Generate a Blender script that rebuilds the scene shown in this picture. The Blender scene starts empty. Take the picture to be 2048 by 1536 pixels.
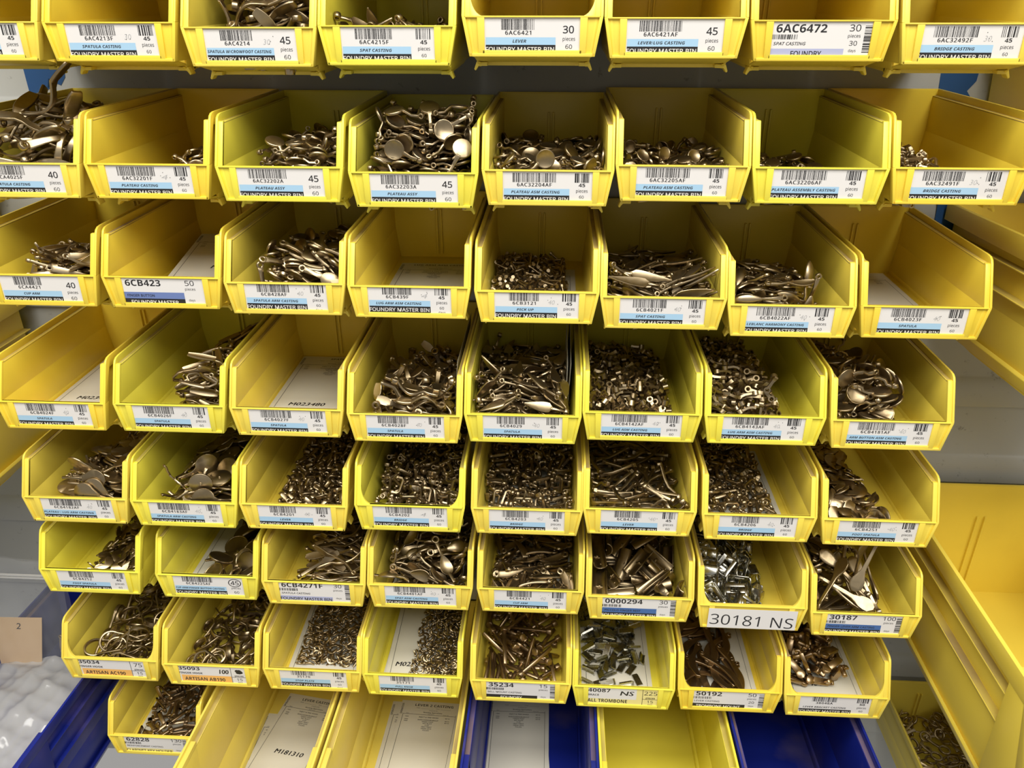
import bpy, bmesh, math, random
from mathutils import Vector, Matrix, Quaternion

SC = bpy.context.scene
COL = SC.collection
MM = 0.001                      # the scene is in metres, the tables below in millimetres

# ------------------------------------------------------------------ camera
cam_d = bpy.data.cameras.new('camera')
cam_d.sensor_width = 36.0
cam_d.lens = 36.0 * 1600.0 / 2048.0
cam_d.clip_start = 0.02
cam = bpy.data.objects.new('camera', cam_d)
COL.objects.link(cam)
_R = Vector((0.99837094, 0.056975, 0.00305155))
_U = Vector((-0.02411627, 0.37290925, 0.92755436))
_F = Vector((-0.05170945, 0.92611691, -0.37367579))
cam.matrix_world = Matrix(((_R.x, _U.x, -_F.x, 0.0), (_R.y, _U.y, -_F.y, -0.65083),
                           (_R.z, _U.z, -_F.z, 0.0), (0, 0, 0, 1)))
SC.camera = cam

# ------------------------------------------------------------------ colour, world, lamps
SC.view_settings.view_transform = 'Standard'
SC.view_settings.look = 'None'
SC.view_settings.gamma = 1.0
SC.view_settings.use_curve_mapping = False
SC.view_settings.exposure = 0.22
SC.cycles.max_bounces = 8
SC.cycles.diffuse_bounces = 4
SC.cycles.glossy_bounces = 4
SC.cycles.transmission_bounces = 6
SC.cycles.caustics_reflective = False
SC.cycles.caustics_refractive = False

world = bpy.data.worlds.new('workshop_air')
SC.world = world
world.use_nodes = True
world.node_tree.nodes['Background'].inputs[0].default_value = (1.0, 0.97, 0.93, 1)
world.node_tree.nodes['Background'].inputs[1].default_value = 0.30

def area(name, loc, target, sx, sy, power, col):
    l = bpy.data.lights.new(name, 'AREA')
    l.shape = 'RECTANGLE'; l.size = sx; l.size_y = sy; l.energy = power; l.color = col
    o = bpy.data.objects.new(name, l)
    COL.objects.link(o)
    o.location = loc
    o.rotation_euler = (Vector(target) - Vector(loc)).to_track_quat('-Z', 'Y').to_euler()
    return o
# three rows of ceiling strip lamps in the workshop behind and above the photographer
WHITE = (1.0, 0.965, 0.90)
area('strip_lamp', (-0.4, -0.95, 1.55), (-0.4, -0.75, 0.0), 2.4, 0.55, 40, WHITE)
area('strip_lamp', (0.2, -2.1, 1.75), (0.2, -0.9, -0.4), 2.6, 0.9, 56, WHITE)
area('strip_lamp', (1.5, -1.4, 1.5), (0.3, -0.2, -0.5), 0.5, 1.8, 14, WHITE)

# ------------------------------------------------------------------ materials
def principled(name, col, rough=0.5, metal=0.0, spec=0.5):
    m = bpy.data.materials.new(name)
    m.use_nodes = True
    b = m.node_tree.nodes['Principled BSDF']
    b.inputs['Base Color'].default_value = (*col, 1)
    b.inputs['Roughness'].default_value = rough
    b.inputs['Metallic'].default_value = metal
    b.inputs['Specular IOR Level'].default_value = spec
    return m

def mixnode(nt, blend, fac=None):
    n = nt.nodes.new('ShaderNodeMix'); n.data_type = 'RGBA'; n.blend_type = blend
    if fac is not None: n.inputs['Factor'].default_value = fac
    return n

def plastic(name, dust=0.0, dustcol=(0.22, 0.145, 0.095), sss=0.0):
    """moulded polypropylene: the tint of the bin comes from the object's own colour, with scuffs and grime"""
    m = principled(name, (0.8, 0.6, 0.05), 0.34, 0.0, 0.42)
    nt = m.node_tree; L = nt.links.new
    b = nt.nodes['Principled BSDF']
    oi = nt.nodes.new('ShaderNodeObjectInfo')
    tc = nt.nodes.new('ShaderNodeTexCoord')
    n1 = nt.nodes.new('ShaderNodeTexNoise'); n1.inputs['Scale'].default_value = 14; n1.inputs['Detail'].default_value = 5
    n2 = nt.nodes.new('ShaderNodeTexNoise'); n2.inputs['Scale'].default_value = 160; n2.inputs['Detail'].default_value = 3
    ad = nt.nodes.new('ShaderNodeVectorMath'); ad.operation = 'ADD'
    L(tc.outputs['Object'], ad.inputs[0]); L(oi.outputs['Location'], ad.inputs[1])
    L(ad.outputs[0], n1.inputs['Vector']); L(ad.outputs[0], n2.inputs['Vector'])
    r1 = nt.nodes.new('ShaderNodeMapRange'); r1.inputs['From Min'].default_value = 0.52; r1.inputs['From Max'].default_value = 0.78
    r1.inputs['To Max'].default_value = 0.16
    L(n1.outputs['Fac'], r1.inputs['Value'])
    mx = mixnode(nt, 'MIX')
    L(r1.outputs[0], mx.inputs['Factor']); L(oi.outputs['Color'], mx.inputs['A'])
    mx.inputs['B'].default_value = (0.50, 0.36, 0.06, 1)
    out = mx.outputs['Result']
    if dust > 0:
        r2 = nt.nodes.new('ShaderNodeMapRange'); r2.inputs['From Min'].default_value = 0.30; r2.inputs['From Max'].default_value = 0.75
        r2.inputs['To Min'].default_value = dust * 0.35; r2.inputs['To Max'].default_value = dust
        L(n1.outputs['Fac'], r2.inputs['Value'])
        m2 = mixnode(nt, 'MIX')
        L(r2.outputs[0], m2.inputs['Factor']); L(out, m2.inputs['A'])
        m2.inputs['B'].default_value = (*dustcol, 1)
        out = m2.outputs['Result']
        b.inputs['Roughness'].default_value = 0.7
    L(out, b.inputs['Base Color'])
    bp = nt.nodes.new('ShaderNodeBump'); bp.inputs['Strength'].default_value = 0.06; bp.inputs['Distance'].default_value = 0.0005
    L(n2.outputs['Fac'], bp.inputs['Height']); L(bp.outputs[0], b.inputs['Normal'])
    return m

M_PLASTIC = plastic('moulded plastic')
M_DUSTY = plastic('dusty moulded plastic', 0.95)

def metal(name, col, dark, rough, scale=220):
    m = principled(name, col, rough, 1.0)
    nt = m.node_tree; L = nt.links.new; b = nt.nodes['Principled BSDF']
    oi = nt.nodes.new('ShaderNodeObjectInfo'); tc = nt.nodes.new('ShaderNodeTexCoord')
    n = nt.nodes.new('ShaderNodeTexNoise'); n.inputs['Scale'].default_value = scale; n.inputs['Detail'].default_value = 4
    L(tc.outputs['Object'], n.inputs['Vector'])
    a = nt.nodes.new('ShaderNodeMath'); a.operation = 'ADD'
    s = nt.nodes.new('ShaderNodeMath'); s.operation = 'MULTIPLY'; s.inputs[1].default_value = 0.7
    L(oi.outputs['Random'], s.inputs[0]); L(s.outputs[0], a.inputs[0])
    t = nt.nodes.new('ShaderNodeMath'); t.operation = 'MULTIPLY_ADD'; t.inputs[1].default_value = 0.5; t.inputs[2].default_value = -0.15
    L(n.outputs['Fac'], t.inputs[0]); L(t.outputs[0], a.inputs[1]); a.use_clamp = True
    mx = mixnode(nt, 'MIX'); L(a.outputs[0], mx.inputs['Factor'])
    mx.inputs['A'].default_value = (*col, 1); mx.inputs['B'].default_value = (*dark, 1)
    L(mx.outputs['Result'], b.inputs['Base Color'])
    rr = nt.nodes.new('ShaderNodeMapRange'); rr.inputs['To Min'].default_value = rough - 0.08; rr.inputs['To Max'].default_value = rough + 0.14
    L(n.outputs['Fac'], rr.inputs['Value']); L(rr.outputs[0], b.inputs['Roughness'])
    return m
M_CAST = metal('tumbled nickel brass', (0.50, 0.40, 0.255), (0.27, 0.205, 0.115), 0.31)
M_WARM = metal('warm cast brass', (0.51, 0.385, 0.24), (0.29, 0.205, 0.115), 0.31)
M_SILVER = metal('stamped nickel silver', (0.62, 0.60, 0.53), (0.36, 0.36, 0.32), 0.24)

M_PAPER = principled('label paper', (0.72, 0.70, 0.68), 0.35)
M_BLUEB = principled('pale blue band', (0.36, 0.56, 0.74), 0.4)
M_SLATE = principled('slate blue band', (0.14, 0.20, 0.43), 0.4)
M_DEEPB = principled('deep blue band', (0.06, 0.14, 0.36), 0.4)
M_LILAC = principled('lilac band', (0.40, 0.42, 0.60), 0.4)
M_ORANGE = principled('orange band', (0.85, 0.46, 0.12), 0.4)
M_PALEY = principled('pale yellow label', (0.80, 0.70, 0.28), 0.4)
M_INK = principled('black print', (0.018, 0.017, 0.018), 0.45)
M_PENCIL = principled('pencil grey', (0.42, 0.42, 0.42), 0.6)
M_CARD = principled('process card stock', (0.62, 0.59, 0.50), 0.6)
M_PRINTG = principled('grey card print', (0.045, 0.045, 0.04), 0.6)
CARD_MATS = [M_PAPER, M_BLUEB, M_SLATE, M_DEEPB, M_LILAC, M_ORANGE, M_PALEY, M_INK, M_PENCIL, M_CARD, M_PRINTG]
MI = {n: i for i, n in enumerate(['paper', 'blue', 'slate', 'deep', 'lilac', 'orange', 'paley', 'ink', 'pencil', 'card', 'grey'])}

# ------------------------------------------------------------------ mesh helpers
class MB:
    """collects closed solids (millimetres) for one mesh"""
    def __init__(s): s.v = []; s.f = []; s.m = []
    def add(s, vs, fs, m=0):
        o = len(s.v); s.v += [tuple(v) for v in vs]
        for f in fs: s.f.append([i + o for i in f]); s.m.append(m)
    def prism(s, poly, axis, a, b, m=0, fn=None):
        """poly: 2D outline, extruded along axis from a to b"""
        n = len(poly)
        def pt(p, t):
            if axis == 'x': return (t, p[0], p[1])
            if axis == 'y': return (p[0], t, p[1])
            return (p[0], p[1], t)
        vs = [pt(p, a) for p in poly] + [pt(p, b) for p in poly]
        if fn: vs = [fn(v) for v in vs]
        fs = [list(range(n))[::-1], list(range(n, 2 * n))] + [[i, (i + 1) % n, n + (i + 1) % n, n + i] for i in range(n)]
        s.add(vs, fs, m)
    def box(s, x0, x1, y0, y1, z0, z1, m=0): s.prism([(x0, y0), (x1, y0), (x1, y1), (x0, y1)], 'z', z0, z1, m)
    def mesh(s, name, mats, bevel=0.0, seg=2, smooth=40, scale=MM):
        me = bpy.data.meshes.new(name)
        me.from_pydata([(x * scale, y * scale, z * scale) for x, y, z in s.v], [], s.f)
        for i, m in enumerate(s.m): me.polygons[i].material_index = m
        for m in mats: me.materials.append(m)
        bm = bmesh.new(); bm.from_mesh(me)
        bmesh.ops.recalc_face_normals(bm, faces=bm.faces[:])
        if bevel > 0:
            es = [e for e in bm.edges if len(e.link_faces) == 2 and e.calc_face_angle(0) > 0.5]
            bmesh.ops.bevel(bm, geom=es, offset=bevel * scale, segments=seg, profile=0.5, affect='EDGES', clamp_overlap=True)
        for f in bm.faces: f.smooth = smooth > 0
        bm.to_mesh(me); bm.free()
        if smooth > 0: me.set_sharp_from_angle(angle=math.radians(smooth))
        me.update()
        return me

def link(name, me, parent=None, mat=None):
    o = bpy.data.objects.new(name, me)
    COL.objects.link(o)
    if parent is not None: o.parent = parent
    if mat is not None: o.matrix_world = mat
    return o

def tag(o, label=None, cat=None, group=None, kind=None):
    if label: o['label'] = label
    if cat: o['category'] = cat
    if group: o['group'] = group
    if kind: o['kind'] = kind
    return o
# ------------------------------------------------------------------ the louvred steel panel
PANEL_Y = 198.0
def build_panel():
    b = MB()
    z, pitch = 305.0 - 95 * 12 - 15, 95.0
    prof = []                                # (y, z) walking up
    k0 = -355 - 95 * 6
    for k in range(12):
        z0 = k0 + pitch * k
        prof += [(PANEL_Y, z0), (PANEL_Y - 5.2, z0 + 0.8), (PANEL_Y - 5.6, z0 + 3), (PANEL_Y - 5.2, z0 + 20),
                 (PANEL_Y - 4.0, z0 + 29), (PANEL_Y - 1.2, z0 + 34), (PANEL_Y, z0 + 36)]
    prof += [(PANEL_Y, 200)]
    back = [(PANEL_Y + 6, prof[-1][1]), (PANEL_Y + 6, prof[0][1])]
    b.prism(prof + back, 'x', -1100, 900)
    m = principled('grey painted steel', (0.40, 0.41, 0.40), 0.38, 0.0, 0.5)
    nt = m.node_tree; L = nt.links.new; bs = nt.nodes['Principled BSDF']
    tc = nt.nodes.new('ShaderNodeTexCoord')
    n = nt.nodes.new('ShaderNodeTexNoise'); n.inputs['Scale'].default_value = 90; n.inputs['Detail'].default_value = 6; n.inputs['Roughness'].default_value = 0.7
    L(tc.outputs['Object'], n.inputs['Vector'])
    r = nt.nodes.new('ShaderNodeMapRange'); r.inputs['From Min'].default_value = 0.62; r.inputs['From Max'].default_value = 0.72
    L(n.outputs['Fac'], r.inputs['Value'])
    mx = mixnode(nt, 'MIX'); L(r.outputs[0], mx.inputs['Factor'])
    mx.inputs['A'].default_value = (0.40, 0.41, 0.40, 1); mx.inputs['B'].default_value = (0.20, 0.20, 0.19, 1)
    L(mx.outputs['Result'], bs.inputs['Base Color'])
    o = link('wall_back', b.mesh('wall_back', [m], 0, 2, 35))
    tag(o, 'grey painted steel louvred panel the bins hang on', 'wall panel', kind='structure')
build_panel()

# ------------------------------------------------------------------ hopper bins
def hopper_mesh(name, W, L, lip, yT, H, wB, drop, round_r=0.0, ribs=False, wall=2.0, foot=True, back_rib=True, pd=60, dusty=1):
    """one moulded open-front bin. Local: x across, y into the panel, z up; origin at the middle of the front's lower edge.
    W outer width, L length, lip height of the front, (yT, H) the front upper corner of the rim, wB half width below, drop of the floor"""
    b = MB(); hw = W / 2; k = W / 105.0
    fl = 2.0 * k                    # thin outer flange
    xi = hw - 6.0 * k               # inner face of the side
    xo = xi + wall
    zl = H - 6 * k                  # the ledge under the rim
    slope = yT / (H - lip)
    def yf(z): return 0.0 if z <= lip else (z - lip) * slope
    tb = wB - 3.0 * k               # half width of the floor outside
    # floor and lower, tapering side walls (drawn from the lip down)
    ramp = 30 if foot else 6
    b.prism([(1.5, 0), (ramp, -drop), (L - 1, -drop), (L - 1, -drop + wall), (ramp, -drop + wall), (1.5, wall)], 'x', -tb, tb)
    for s in (-1, 1):
        mid = tb + (xo - tb) * drop / (lip + drop)
        b.prism([(s * xo, lip), (s * xi, lip), (s * (mid - wall), -.5), (s * mid, -.5)], 'y', 1.5, L - 1.5)
        b.prism([(s * mid, 0), (s * (mid - wall), 0), (s * (tb - wall), -drop), (s * tb, -drop)], 'y', ramp - 4, L - 1.5)
        # upper side wall
        yz = [(yf(lip) + 1.5, lip - 1), (yf(zl - .8) + 2, zl - .8), (L - 1, zl - .8), (L - 1, lip - 1)]
        b.prism(yz, 'x', s * xi, s * xo)
        # ledge, dusty on top
        yz = [(yf(zl) + 2.2, zl - 1.6), (yf(zl) + 2.2, zl), (L, zl), (L, zl - 1.6)]
        b.prism(yz, 'x', s * (xi), s * (hw - 0.2), 1)
        # outer flange: rim band along the top, rounded at the front corner, and the edge running down the front
        r = 5 * k
        c = [(yf(H) + r * 1.5, H), (yf(H) + r * 0.55, H - r * 0.13), (yf(H - r * 0.5) + r * 0.12, H - r * 0.5), (yf(H - r * 1.1), H - r * 1.1)]
        yz = [(L, H)] + c + [(yf(lip), lip), (yf(lip) + 7 * k, lip), (yf(zl - 4 * k) + 7 * k, zl - 4 * k), (L, zl - 2.5 * k)]
        b.prism(yz, 'x', s * (hw - fl), s * hw)
        # front post between the flange and the opening
        yz = [(yf(lip) + 0.9, lip - 0.5), (yf(zl) + 1.1, zl + .5), (yf(zl) + 4.5, zl + .5), (yf(lip) + 4.5, lip - 0.5)]
        b.prism(yz, 'x', s * (xi), s * (hw - fl + 0.2))
        # slanted flange strip beside the front panel
        q = [(s * hw, lip), (s * (hw - 2.6 * k), lip), (s * (wB - 2.4 * k), 0), (s * wB, 0)]
        b.prism(q, 'y', 0, 7 * k)
        if round_r > 0:
            pts = [(s * xi, lip - 0.5)]
            for i in range(9):
                a = i / 8 * math.pi / 2
                pts.append((s * (xi - round_r + round_r * math.sin(a)), lip - 0.5 + 1.5 * round_r * (1 - math.cos(a))))
            pts = [pts[0]] + pts[1:]
            fn = lambda v: (v[0], v[1] + yf(v[2]), v[2])
            b.prism(pts, 'y', 0.9, 3.6, 0, fn)
    # front panel with its label pocket
    b.prism([(-hw + .4, lip), (hw - .4, lip), (wB - .3, 0.2), (-wB + .3, 0.2)], 'y', 1.7, 3.9)
    b.prism([(-wB + .2, 0), (wB - .2, 0), (wB + .1, 2.3 * k), (-wB - .1, 2.3 * k)], 'y', 0, 3)
    for s in (-1, 1):
        b.prism([(s * 35.6 * k, 0.5), (s * 40.0 * k, 0.5), (s * 41.0 * k, lip - 1.0), (s * 35.6 * k, lip - 1.0)], 'y', 0.05, 2.5)
    b.box(-37 * k, 37 * k, 0.05, 2.5, 0.4, 4.4 * k)
    b.box(-hw + 2, hw - 2, 0.0, 4.2, lip - 1.1, lip)
    # back wall, its rim and the pair of ribs
    b.prism([(-tb, -drop), (tb, -drop), (xo, lip), (xo, H - 1), (-xo, H - 1), (-xo, lip)], 'y', L - 2.6, L - 0.6)
    b.box(-hw + .3, hw - .3, L - 1.9, L + 0.3, zl - 2, H - .05)
    if back_rib:
        for s in (-1, 1):
            b.box(s * 2.2 * k - .95, s * 2.2 * k + .95, L - 5.6, L - 2, -drop + 6, H * 0.72)
    # runners and feet underneath
    b.box(-tb + 1, tb - 1, 42, 45, -drop - 3.6, -drop + .5)
    for s in (-1, 1):
        b.prism([(24, -drop + .4), (L * .8, -drop + .4), (L * .7, -drop - 2), (50, -drop - 2.6), (30, -drop - 3.4)], 'x', s * (tb - 1), s * (tb - 3))
        if foot:
            b.prism([(s * (tb - 8), -drop), (s * (tb + .5), -drop), (s * (tb + 2.4), -drop - 5.2), (s * (tb + 1.2), -drop - 6.2), (s * (tb - 1.2), -drop - 2.8), (s * (tb - 8), -drop - 2.8)], 'y', 27, 36)
    if ribs:                                     # big bins: two ledges along the outside of each wall and a heavy front flange
        for s in (-1, 1):
            for dz in (H * .232, H * .44):
                b.prism([(s * xo, H - dz - 3.4), (s * (hw - 1.0), H - dz - 1.4), (s * (hw - 1.0), H - dz), (s * xo, H - dz)], 'y', pd - 1, L - 2, dusty)
            b.prism([(yf(lip), lip * .55), (yT, H - 3), (pd, H - 3), (pd - 2, H * .5), (pd - 4, 0), (4, 0)], 'x', s * (xi), s * (hw - .4))
            b.prism([(s * tb, -drop), (s * (tb - 4), -drop), (s * (tb - 3), -drop + 9), (s * (xo), -drop + 16), (s * (xo + 2.0), -drop + 13)], 'y', 30, L - 2)
    return b.mesh(name, [M_PLASTIC, M_DUSTY], 0.45 * min(k, 1.4), 2, 40)

HOPPER = hopper_mesh('hopper_bin', 105, 191, 28, 18, 66, 47.1, 6)
HOPPER_R = hopper_mesh('hopper_bin_round', 105, 191, 28, 18, 66, 47.1, 6, round_r=11)
BIG = hopper_mesh('deep_bin', 138, 306, 50, 18, 127, 62, 4, ribs=True, pd=70, dusty=0)
LARGE = hopper_mesh('large_bin', 210, 330, 70, 25, 152, 98, 4, ribs=True, pd=58, foot=False)
SHALLOW = hopper_mesh('large_bin_shallow', 210, 276, 50, 30, 124, 98, 4, ribs=True, pd=45, foot=False)
TALL = hopper_mesh('large_bin_tall', 208, 276, 70, 40, 185, 95, 4, ribs=True, pd=70, foot=False)

TILT = math.radians(4.3)
Y1, Y2, Y3, Y4 = (0.82, 0.645, 0.085, 1), (0.78, 0.68, 0.070, 1), (0.82, 0.62, 0.060, 1), (0.80, 0.65, 0.12, 1)
BLUE = (0.010, 0.020, 0.22, 1)

def bin_matrix(x, z, tilt=TILT, y=0.0, yaw=0.0, roll=0.0):
    return (Matrix.Translation(Vector((x, y, z)) * MM) @ Matrix.Rotation(yaw, 4, 'Z') @ Matrix.Rotation(roll, 4, 'Y') @ Matrix.Rotation(tilt, 4, 'X'))

# ------------------------------------------------------------------ printed cards
_txt = {}
LETTERING = bpy.data.scenes.new('lettering')      # a scratch scene for turning words into outlines, removed at the end
# the built-in face draws these letter ranges as a plain grotesque: upright, bold, bold slanted, slanted
FACES = {'sans': (0x1D5A0, 0x1D5BA, 0x1D7E2), 'bold': (0x1D5D4, 0x1D5EE, 0x1D7EC), 'boldslant': (0x1D63C, 0x1D656, 0x1D7EC), 'slant': (0x1D608, 0x1D622, 0x1D7E2)}
def faced(s, st):
    u, l, d = FACES[st]
    return ''.join(chr(u + ord(c) - 65) if 'A' <= c <= 'Z' else chr(l + ord(c) - 97) if 'a' <= c <= 'z' else chr(d + ord(c) - 48) if '0' <= c <= '9' else c for c in s)

def text_geo(s, bold=0.0, shear=0.0, spacing=1.0):
    key = (s, bold, shear, spacing)
    if key in _txt: return _txt[key]
    cu = bpy.data.curves.new('t', 'FONT'); cu.body = s; cu.offset = bold; cu.shear = shear; cu.space_character = spacing
    cu.resolution_u = 2; cu.size = 1.0
    o = bpy.data.objects.new('t', cu); LETTERING.collection.objects.link(o)
    LETTERING.view_layers[0].update()
    dg = LETTERING.view_layers[0].depsgraph
    me = o.evaluated_get(dg).to_mesh()
    vs = [(v.co.x, v.co.y) for v in me.vertices]; fs = [list(p.vertices) for p in me.polygons]
    o.evaluated_get(dg).to_mesh_clear()
    bpy.data.objects.remove(o); bpy.data.curves.remove(cu)
    _txt[key] = (vs, fs)
    return _txt[key]
CAP = 0.73                                        # cap height of the built-in face at size 1

class Card:
    """flat printed sheet in the plane u (across), v (up); print sits on hair-thin layers above the paper"""
    def __init__(s): s.v = []; s.f = []; s.m = []
    def poly(s, pts, m, d):
        o = len(s.v); s.v += [(p[0], p[1], d) for p in pts]; s.f.append(list(range(o, o + len(pts)))); s.m.append(MI[m])
    def rect(s, u0, u1, v0, v1, m, d): s.poly([(u0, v0), (u1, v0), (u1, v1), (u0, v1)], m, d)
    def sheet(s, u0, u1, v0, v1, m='paper', t=0.25):
        o = len(s.v)
        s.v += [(u0, v0, 0), (u1, v0, 0), (u1, v1, 0), (u0, v1, 0), (u0, v0, -t), (u1, v0, -t), (u1, v1, -t), (u0, v1, -t)]
        for f in ([0, 1, 2, 3], [7, 6, 5, 4], [0, 4, 5, 1], [1, 5, 6, 2], [2, 6, 7, 3], [3, 7, 4, 0]):
            s.f.append([i + o for i in f]); s.m.append(MI[m])
    def text(s, t, u, v, cap, width=None, align='c', m='ink', d=0.10, bold=0.0, shear=0.0, spacing=1.0, rot=0.0, stretch=None, st='sans'):
        if st: t = faced(t, st)
        vs, fs = text_geo(t, bold, shear, spacing)
        if not vs: return
        x0 = min(p[0] for p in vs); x1 = max(p[0] for p in vs)
        k = cap / CAP; kx = k if width is None else width / (x1 - x0)
        if stretch: kx = k * stretch
        w = (x1 - x0) * kx
        off = {'c': -w / 2, 'l': 0, 'r': -w}[align]
        c, sn = math.cos(rot), math.sin(rot); o = len(s.v)
        for px, py in vs:
            a = (px - x0) * kx + off; bb = py * k
            s.v.append((u + a * c - bb * sn, v + a * sn + bb * c, d))
        for f in fs: s.f.append([i + o for i in f]); s.m.append(MI[m])
    def bars(s, u0, u1, v0, v1, seed, n=28, d=0.10, vertical=True, m='ink'):
        r = random.Random(seed); ws = [r.choice((1, 1, 2, 3)) for _ in range(2 * n)]
        tot = sum(ws); p = 0
        for i, w in enumerate(ws):
            if i % 2 == 0:
                a, e = p / tot, (p + w) / tot
                if vertical: s.rect(u0 + (u1 - u0) * a, u0 + (u1 - u0) * e, v0, v1, m, d)
                else: s.rect(u0, u1, v0 + (v1 - v0) * a, v0 + (v1 - v0) * e, m, d)
            p += w
    def mesh(s, name, M=None, which=0):
        """which 0: the sheet of paper, 1: what is printed or written on it"""
        me = bpy.data.meshes.new(name)
        keep = [i for i, f in enumerate(s.f) if (max(s.v[v][2] for v in f) > 0.01) == bool(which)]
        used = sorted({v for i in keep for v in s.f[i]}); at = {v: n for n, v in enumerate(used)}
        me.from_pydata([tuple(c * MM for c in s.v[v]) for v in used], [], [[at[v] for v in s.f[i]] for i in keep])
        for n, i in enumerate(keep): me.polygons[n].material_index = s.m[i]
        for m in CARD_MATS: me.materials.append(m)
        if M is not None: me.transform(M)
        me.update()
        return me

def card_std(code, desc, num='45', big=False, du=0.0, dv=0.0, pencil='', seed=0, black='FOUNDRY MASTER BIN', circled=False, band='blue', blob=False, days=False):
    c = Card(); top = 26.8; lo = 1.0
    c.sheet(-36.6, 36.6, lo, top)
    u = du; v = dv
    def cut(a): return max(min(a, top - 0.05), lo)
    n = len(code)
    half = 12.5 + max(0, n - 7) * 1.6
    bars_c = -10.5 + u
    c.bars(bars_c - half, bars_c + half, 18.4 + v, cut(25.7 + v), code, 12 + n * 3)
    for e in (0, .14, .26): c.text(code, bars_c + e, 15.1 + v, 2.8, width=n * 2.75, spacing=1.25, d=.10 + e * .05)
    c.rect(max(-34.8 + u, -36.5), 17.6 + u, 8.1 + v, 13.3 + v, band, 0.05)
    w = min(len(desc) * 2.05, 50.0)
    if desc: c.text(desc, -9.5 + u, 9.6 + v, 2.15, width=w, st='boldslant')
    c.rect(max(-34.8 + u, -36.5), 17.6 + u, lo + .02, 8.1 + v, 'ink', 0.05)
    if black:
        c.text(black, -9.2 + u, 3.4 + v, 3.2, width=(51.5 if len(black) > 12 else 40), m='paper', d=0.10, bold=0.012)
    if big:
        c.text(num, 27 + u, 16.2 + v, 5.0, bold=0.012, width=8.2)
        c.text('pieces', 27.5 + u, 11.0 + v, 2.6, width=9.2)
        c.text('60', 27.5 + u, 5.4 + v, 3.0, width=5)
        if circled:
            pts = [(27 + u + 6.6 * math.cos(a), 18.6 + v + 5.0 * math.sin(a)) for a in [i * math.pi / 14 for i in range(28)]]
            for i in range(28):
                a, b_ = pts[i], pts[(i + 1) % 28]
                k = 0.86
                ctr = (27 + u, 18.6 + v)
                ai = (ctr[0] + (a[0] - ctr[0]) * k, ctr[1] + (a[1] - ctr[1]) * k); bi = (ctr[0] + (b_[0] - ctr[0]) * k, ctr[1] + (b_[1] - ctr[1]) * k)
                c.poly([ai, bi, b_, a], 'ink', 0.10)
    else:
        c.bars(21.6 + u, 33.3 + u, 18.4 + v, cut(25.7 + v), code + 'q', 9)
        c.text(num, 27.4 + u, 15.0 + v, 2.8, width=5.2, st='bold')
        c.text('pieces', 27.5 + u, 10.6 + v, 2.6, width=9.2)
        c.text('60', 27.3 + u, 5.9 + v, 2.3, width=3.7)
    if days and 2.4 + v > lo: c.text('days', 27.3 + u, 2.0 + v, 2.0, width=6)
    if pencil:
        c.text(pencil, 12.6 + u, 15.6 + v, 4.2, width=5.4, m='pencil', bold=-0.012, shear=0.2, st=None)
        r = random.Random(code)
        for _ in range(3):
            a, bq = 9 + u + r.random() * 9, 15 + v + r.random() * 7
            c.rect(a, a + .5, bq, bq + .5, 'ink', 0.12)
    return c

def card_bold(code, num, desc, band, bandcol, bandtext, second='', barcode=True, inband='', vbar=True, du=0.0, dv=0.0, italic=True):
    c = Card(); top = 27.6; lo = 1.0
    c.sheet(-36.6, 36.6, lo, top)
    u, v = du, dv
    c.text(code, -33 + u, 19.6 + v, 5.6, width=len(code) * 5.2, align='l', st='bold')
    if barcode: c.bars(-35.5 + u, -17 + u, 15.0 + v, 18.2 + v, code, 18)
    if desc: c.text(desc, -34 + u, 11.0 + v, 2.1, width=len(desc) * 1.95, align='l', st='slant' if italic else 'sans', bold=0.012)
    if inband: 
        c.rect(-36 + u, 17.5 + u, 8.2 + v, 14.0 + v, bandcol, 0.05)
        c.text(inband, -33 + u, 9.8 + v, 2.3, width=len(inband) * 1.85, align='l', bold=0.02)
        c.rect(-36 + u, 17.5 + u, lo + .02, 8.2 + v, 'ink', 0.05)
        c.text(bandtext, -9.5 + u, 3.2 + v, 3.4, width=min(52, len(bandtext) * 3.0), m='paper', bold=0.02)
    else:
        c.rect(-36 + u, 17.5 + u, lo + .02, 8.6 + v, bandcol, 0.05)
        c.text(bandtext, -9.5 + u, 3.6 + v, 3.4, width=min(52, len(bandtext) * 3.2), m='paper' if bandcol == 'ink' else 'ink', bold=0.02)
    c.text(num, 23.6 + u, 20.4 + v, 4.6, width=len(num) * 4.0)
    c.text('pieces', 23.6 + u, 16.2 + v, 2.3, width=9)
    if second: c.text(second, 23.6 + u, 10.8 + v, 3.2, width=len(second) * 2.8)
    c.text('days', 23.6 + u, 6.4 + v, 1.9, width=5.4)
    if vbar: c.bars(30.6 + u, 35.6 + u, 6.0 + v, 24.5 + v, code + 'v', 16, vertical=False)
    return c

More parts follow.
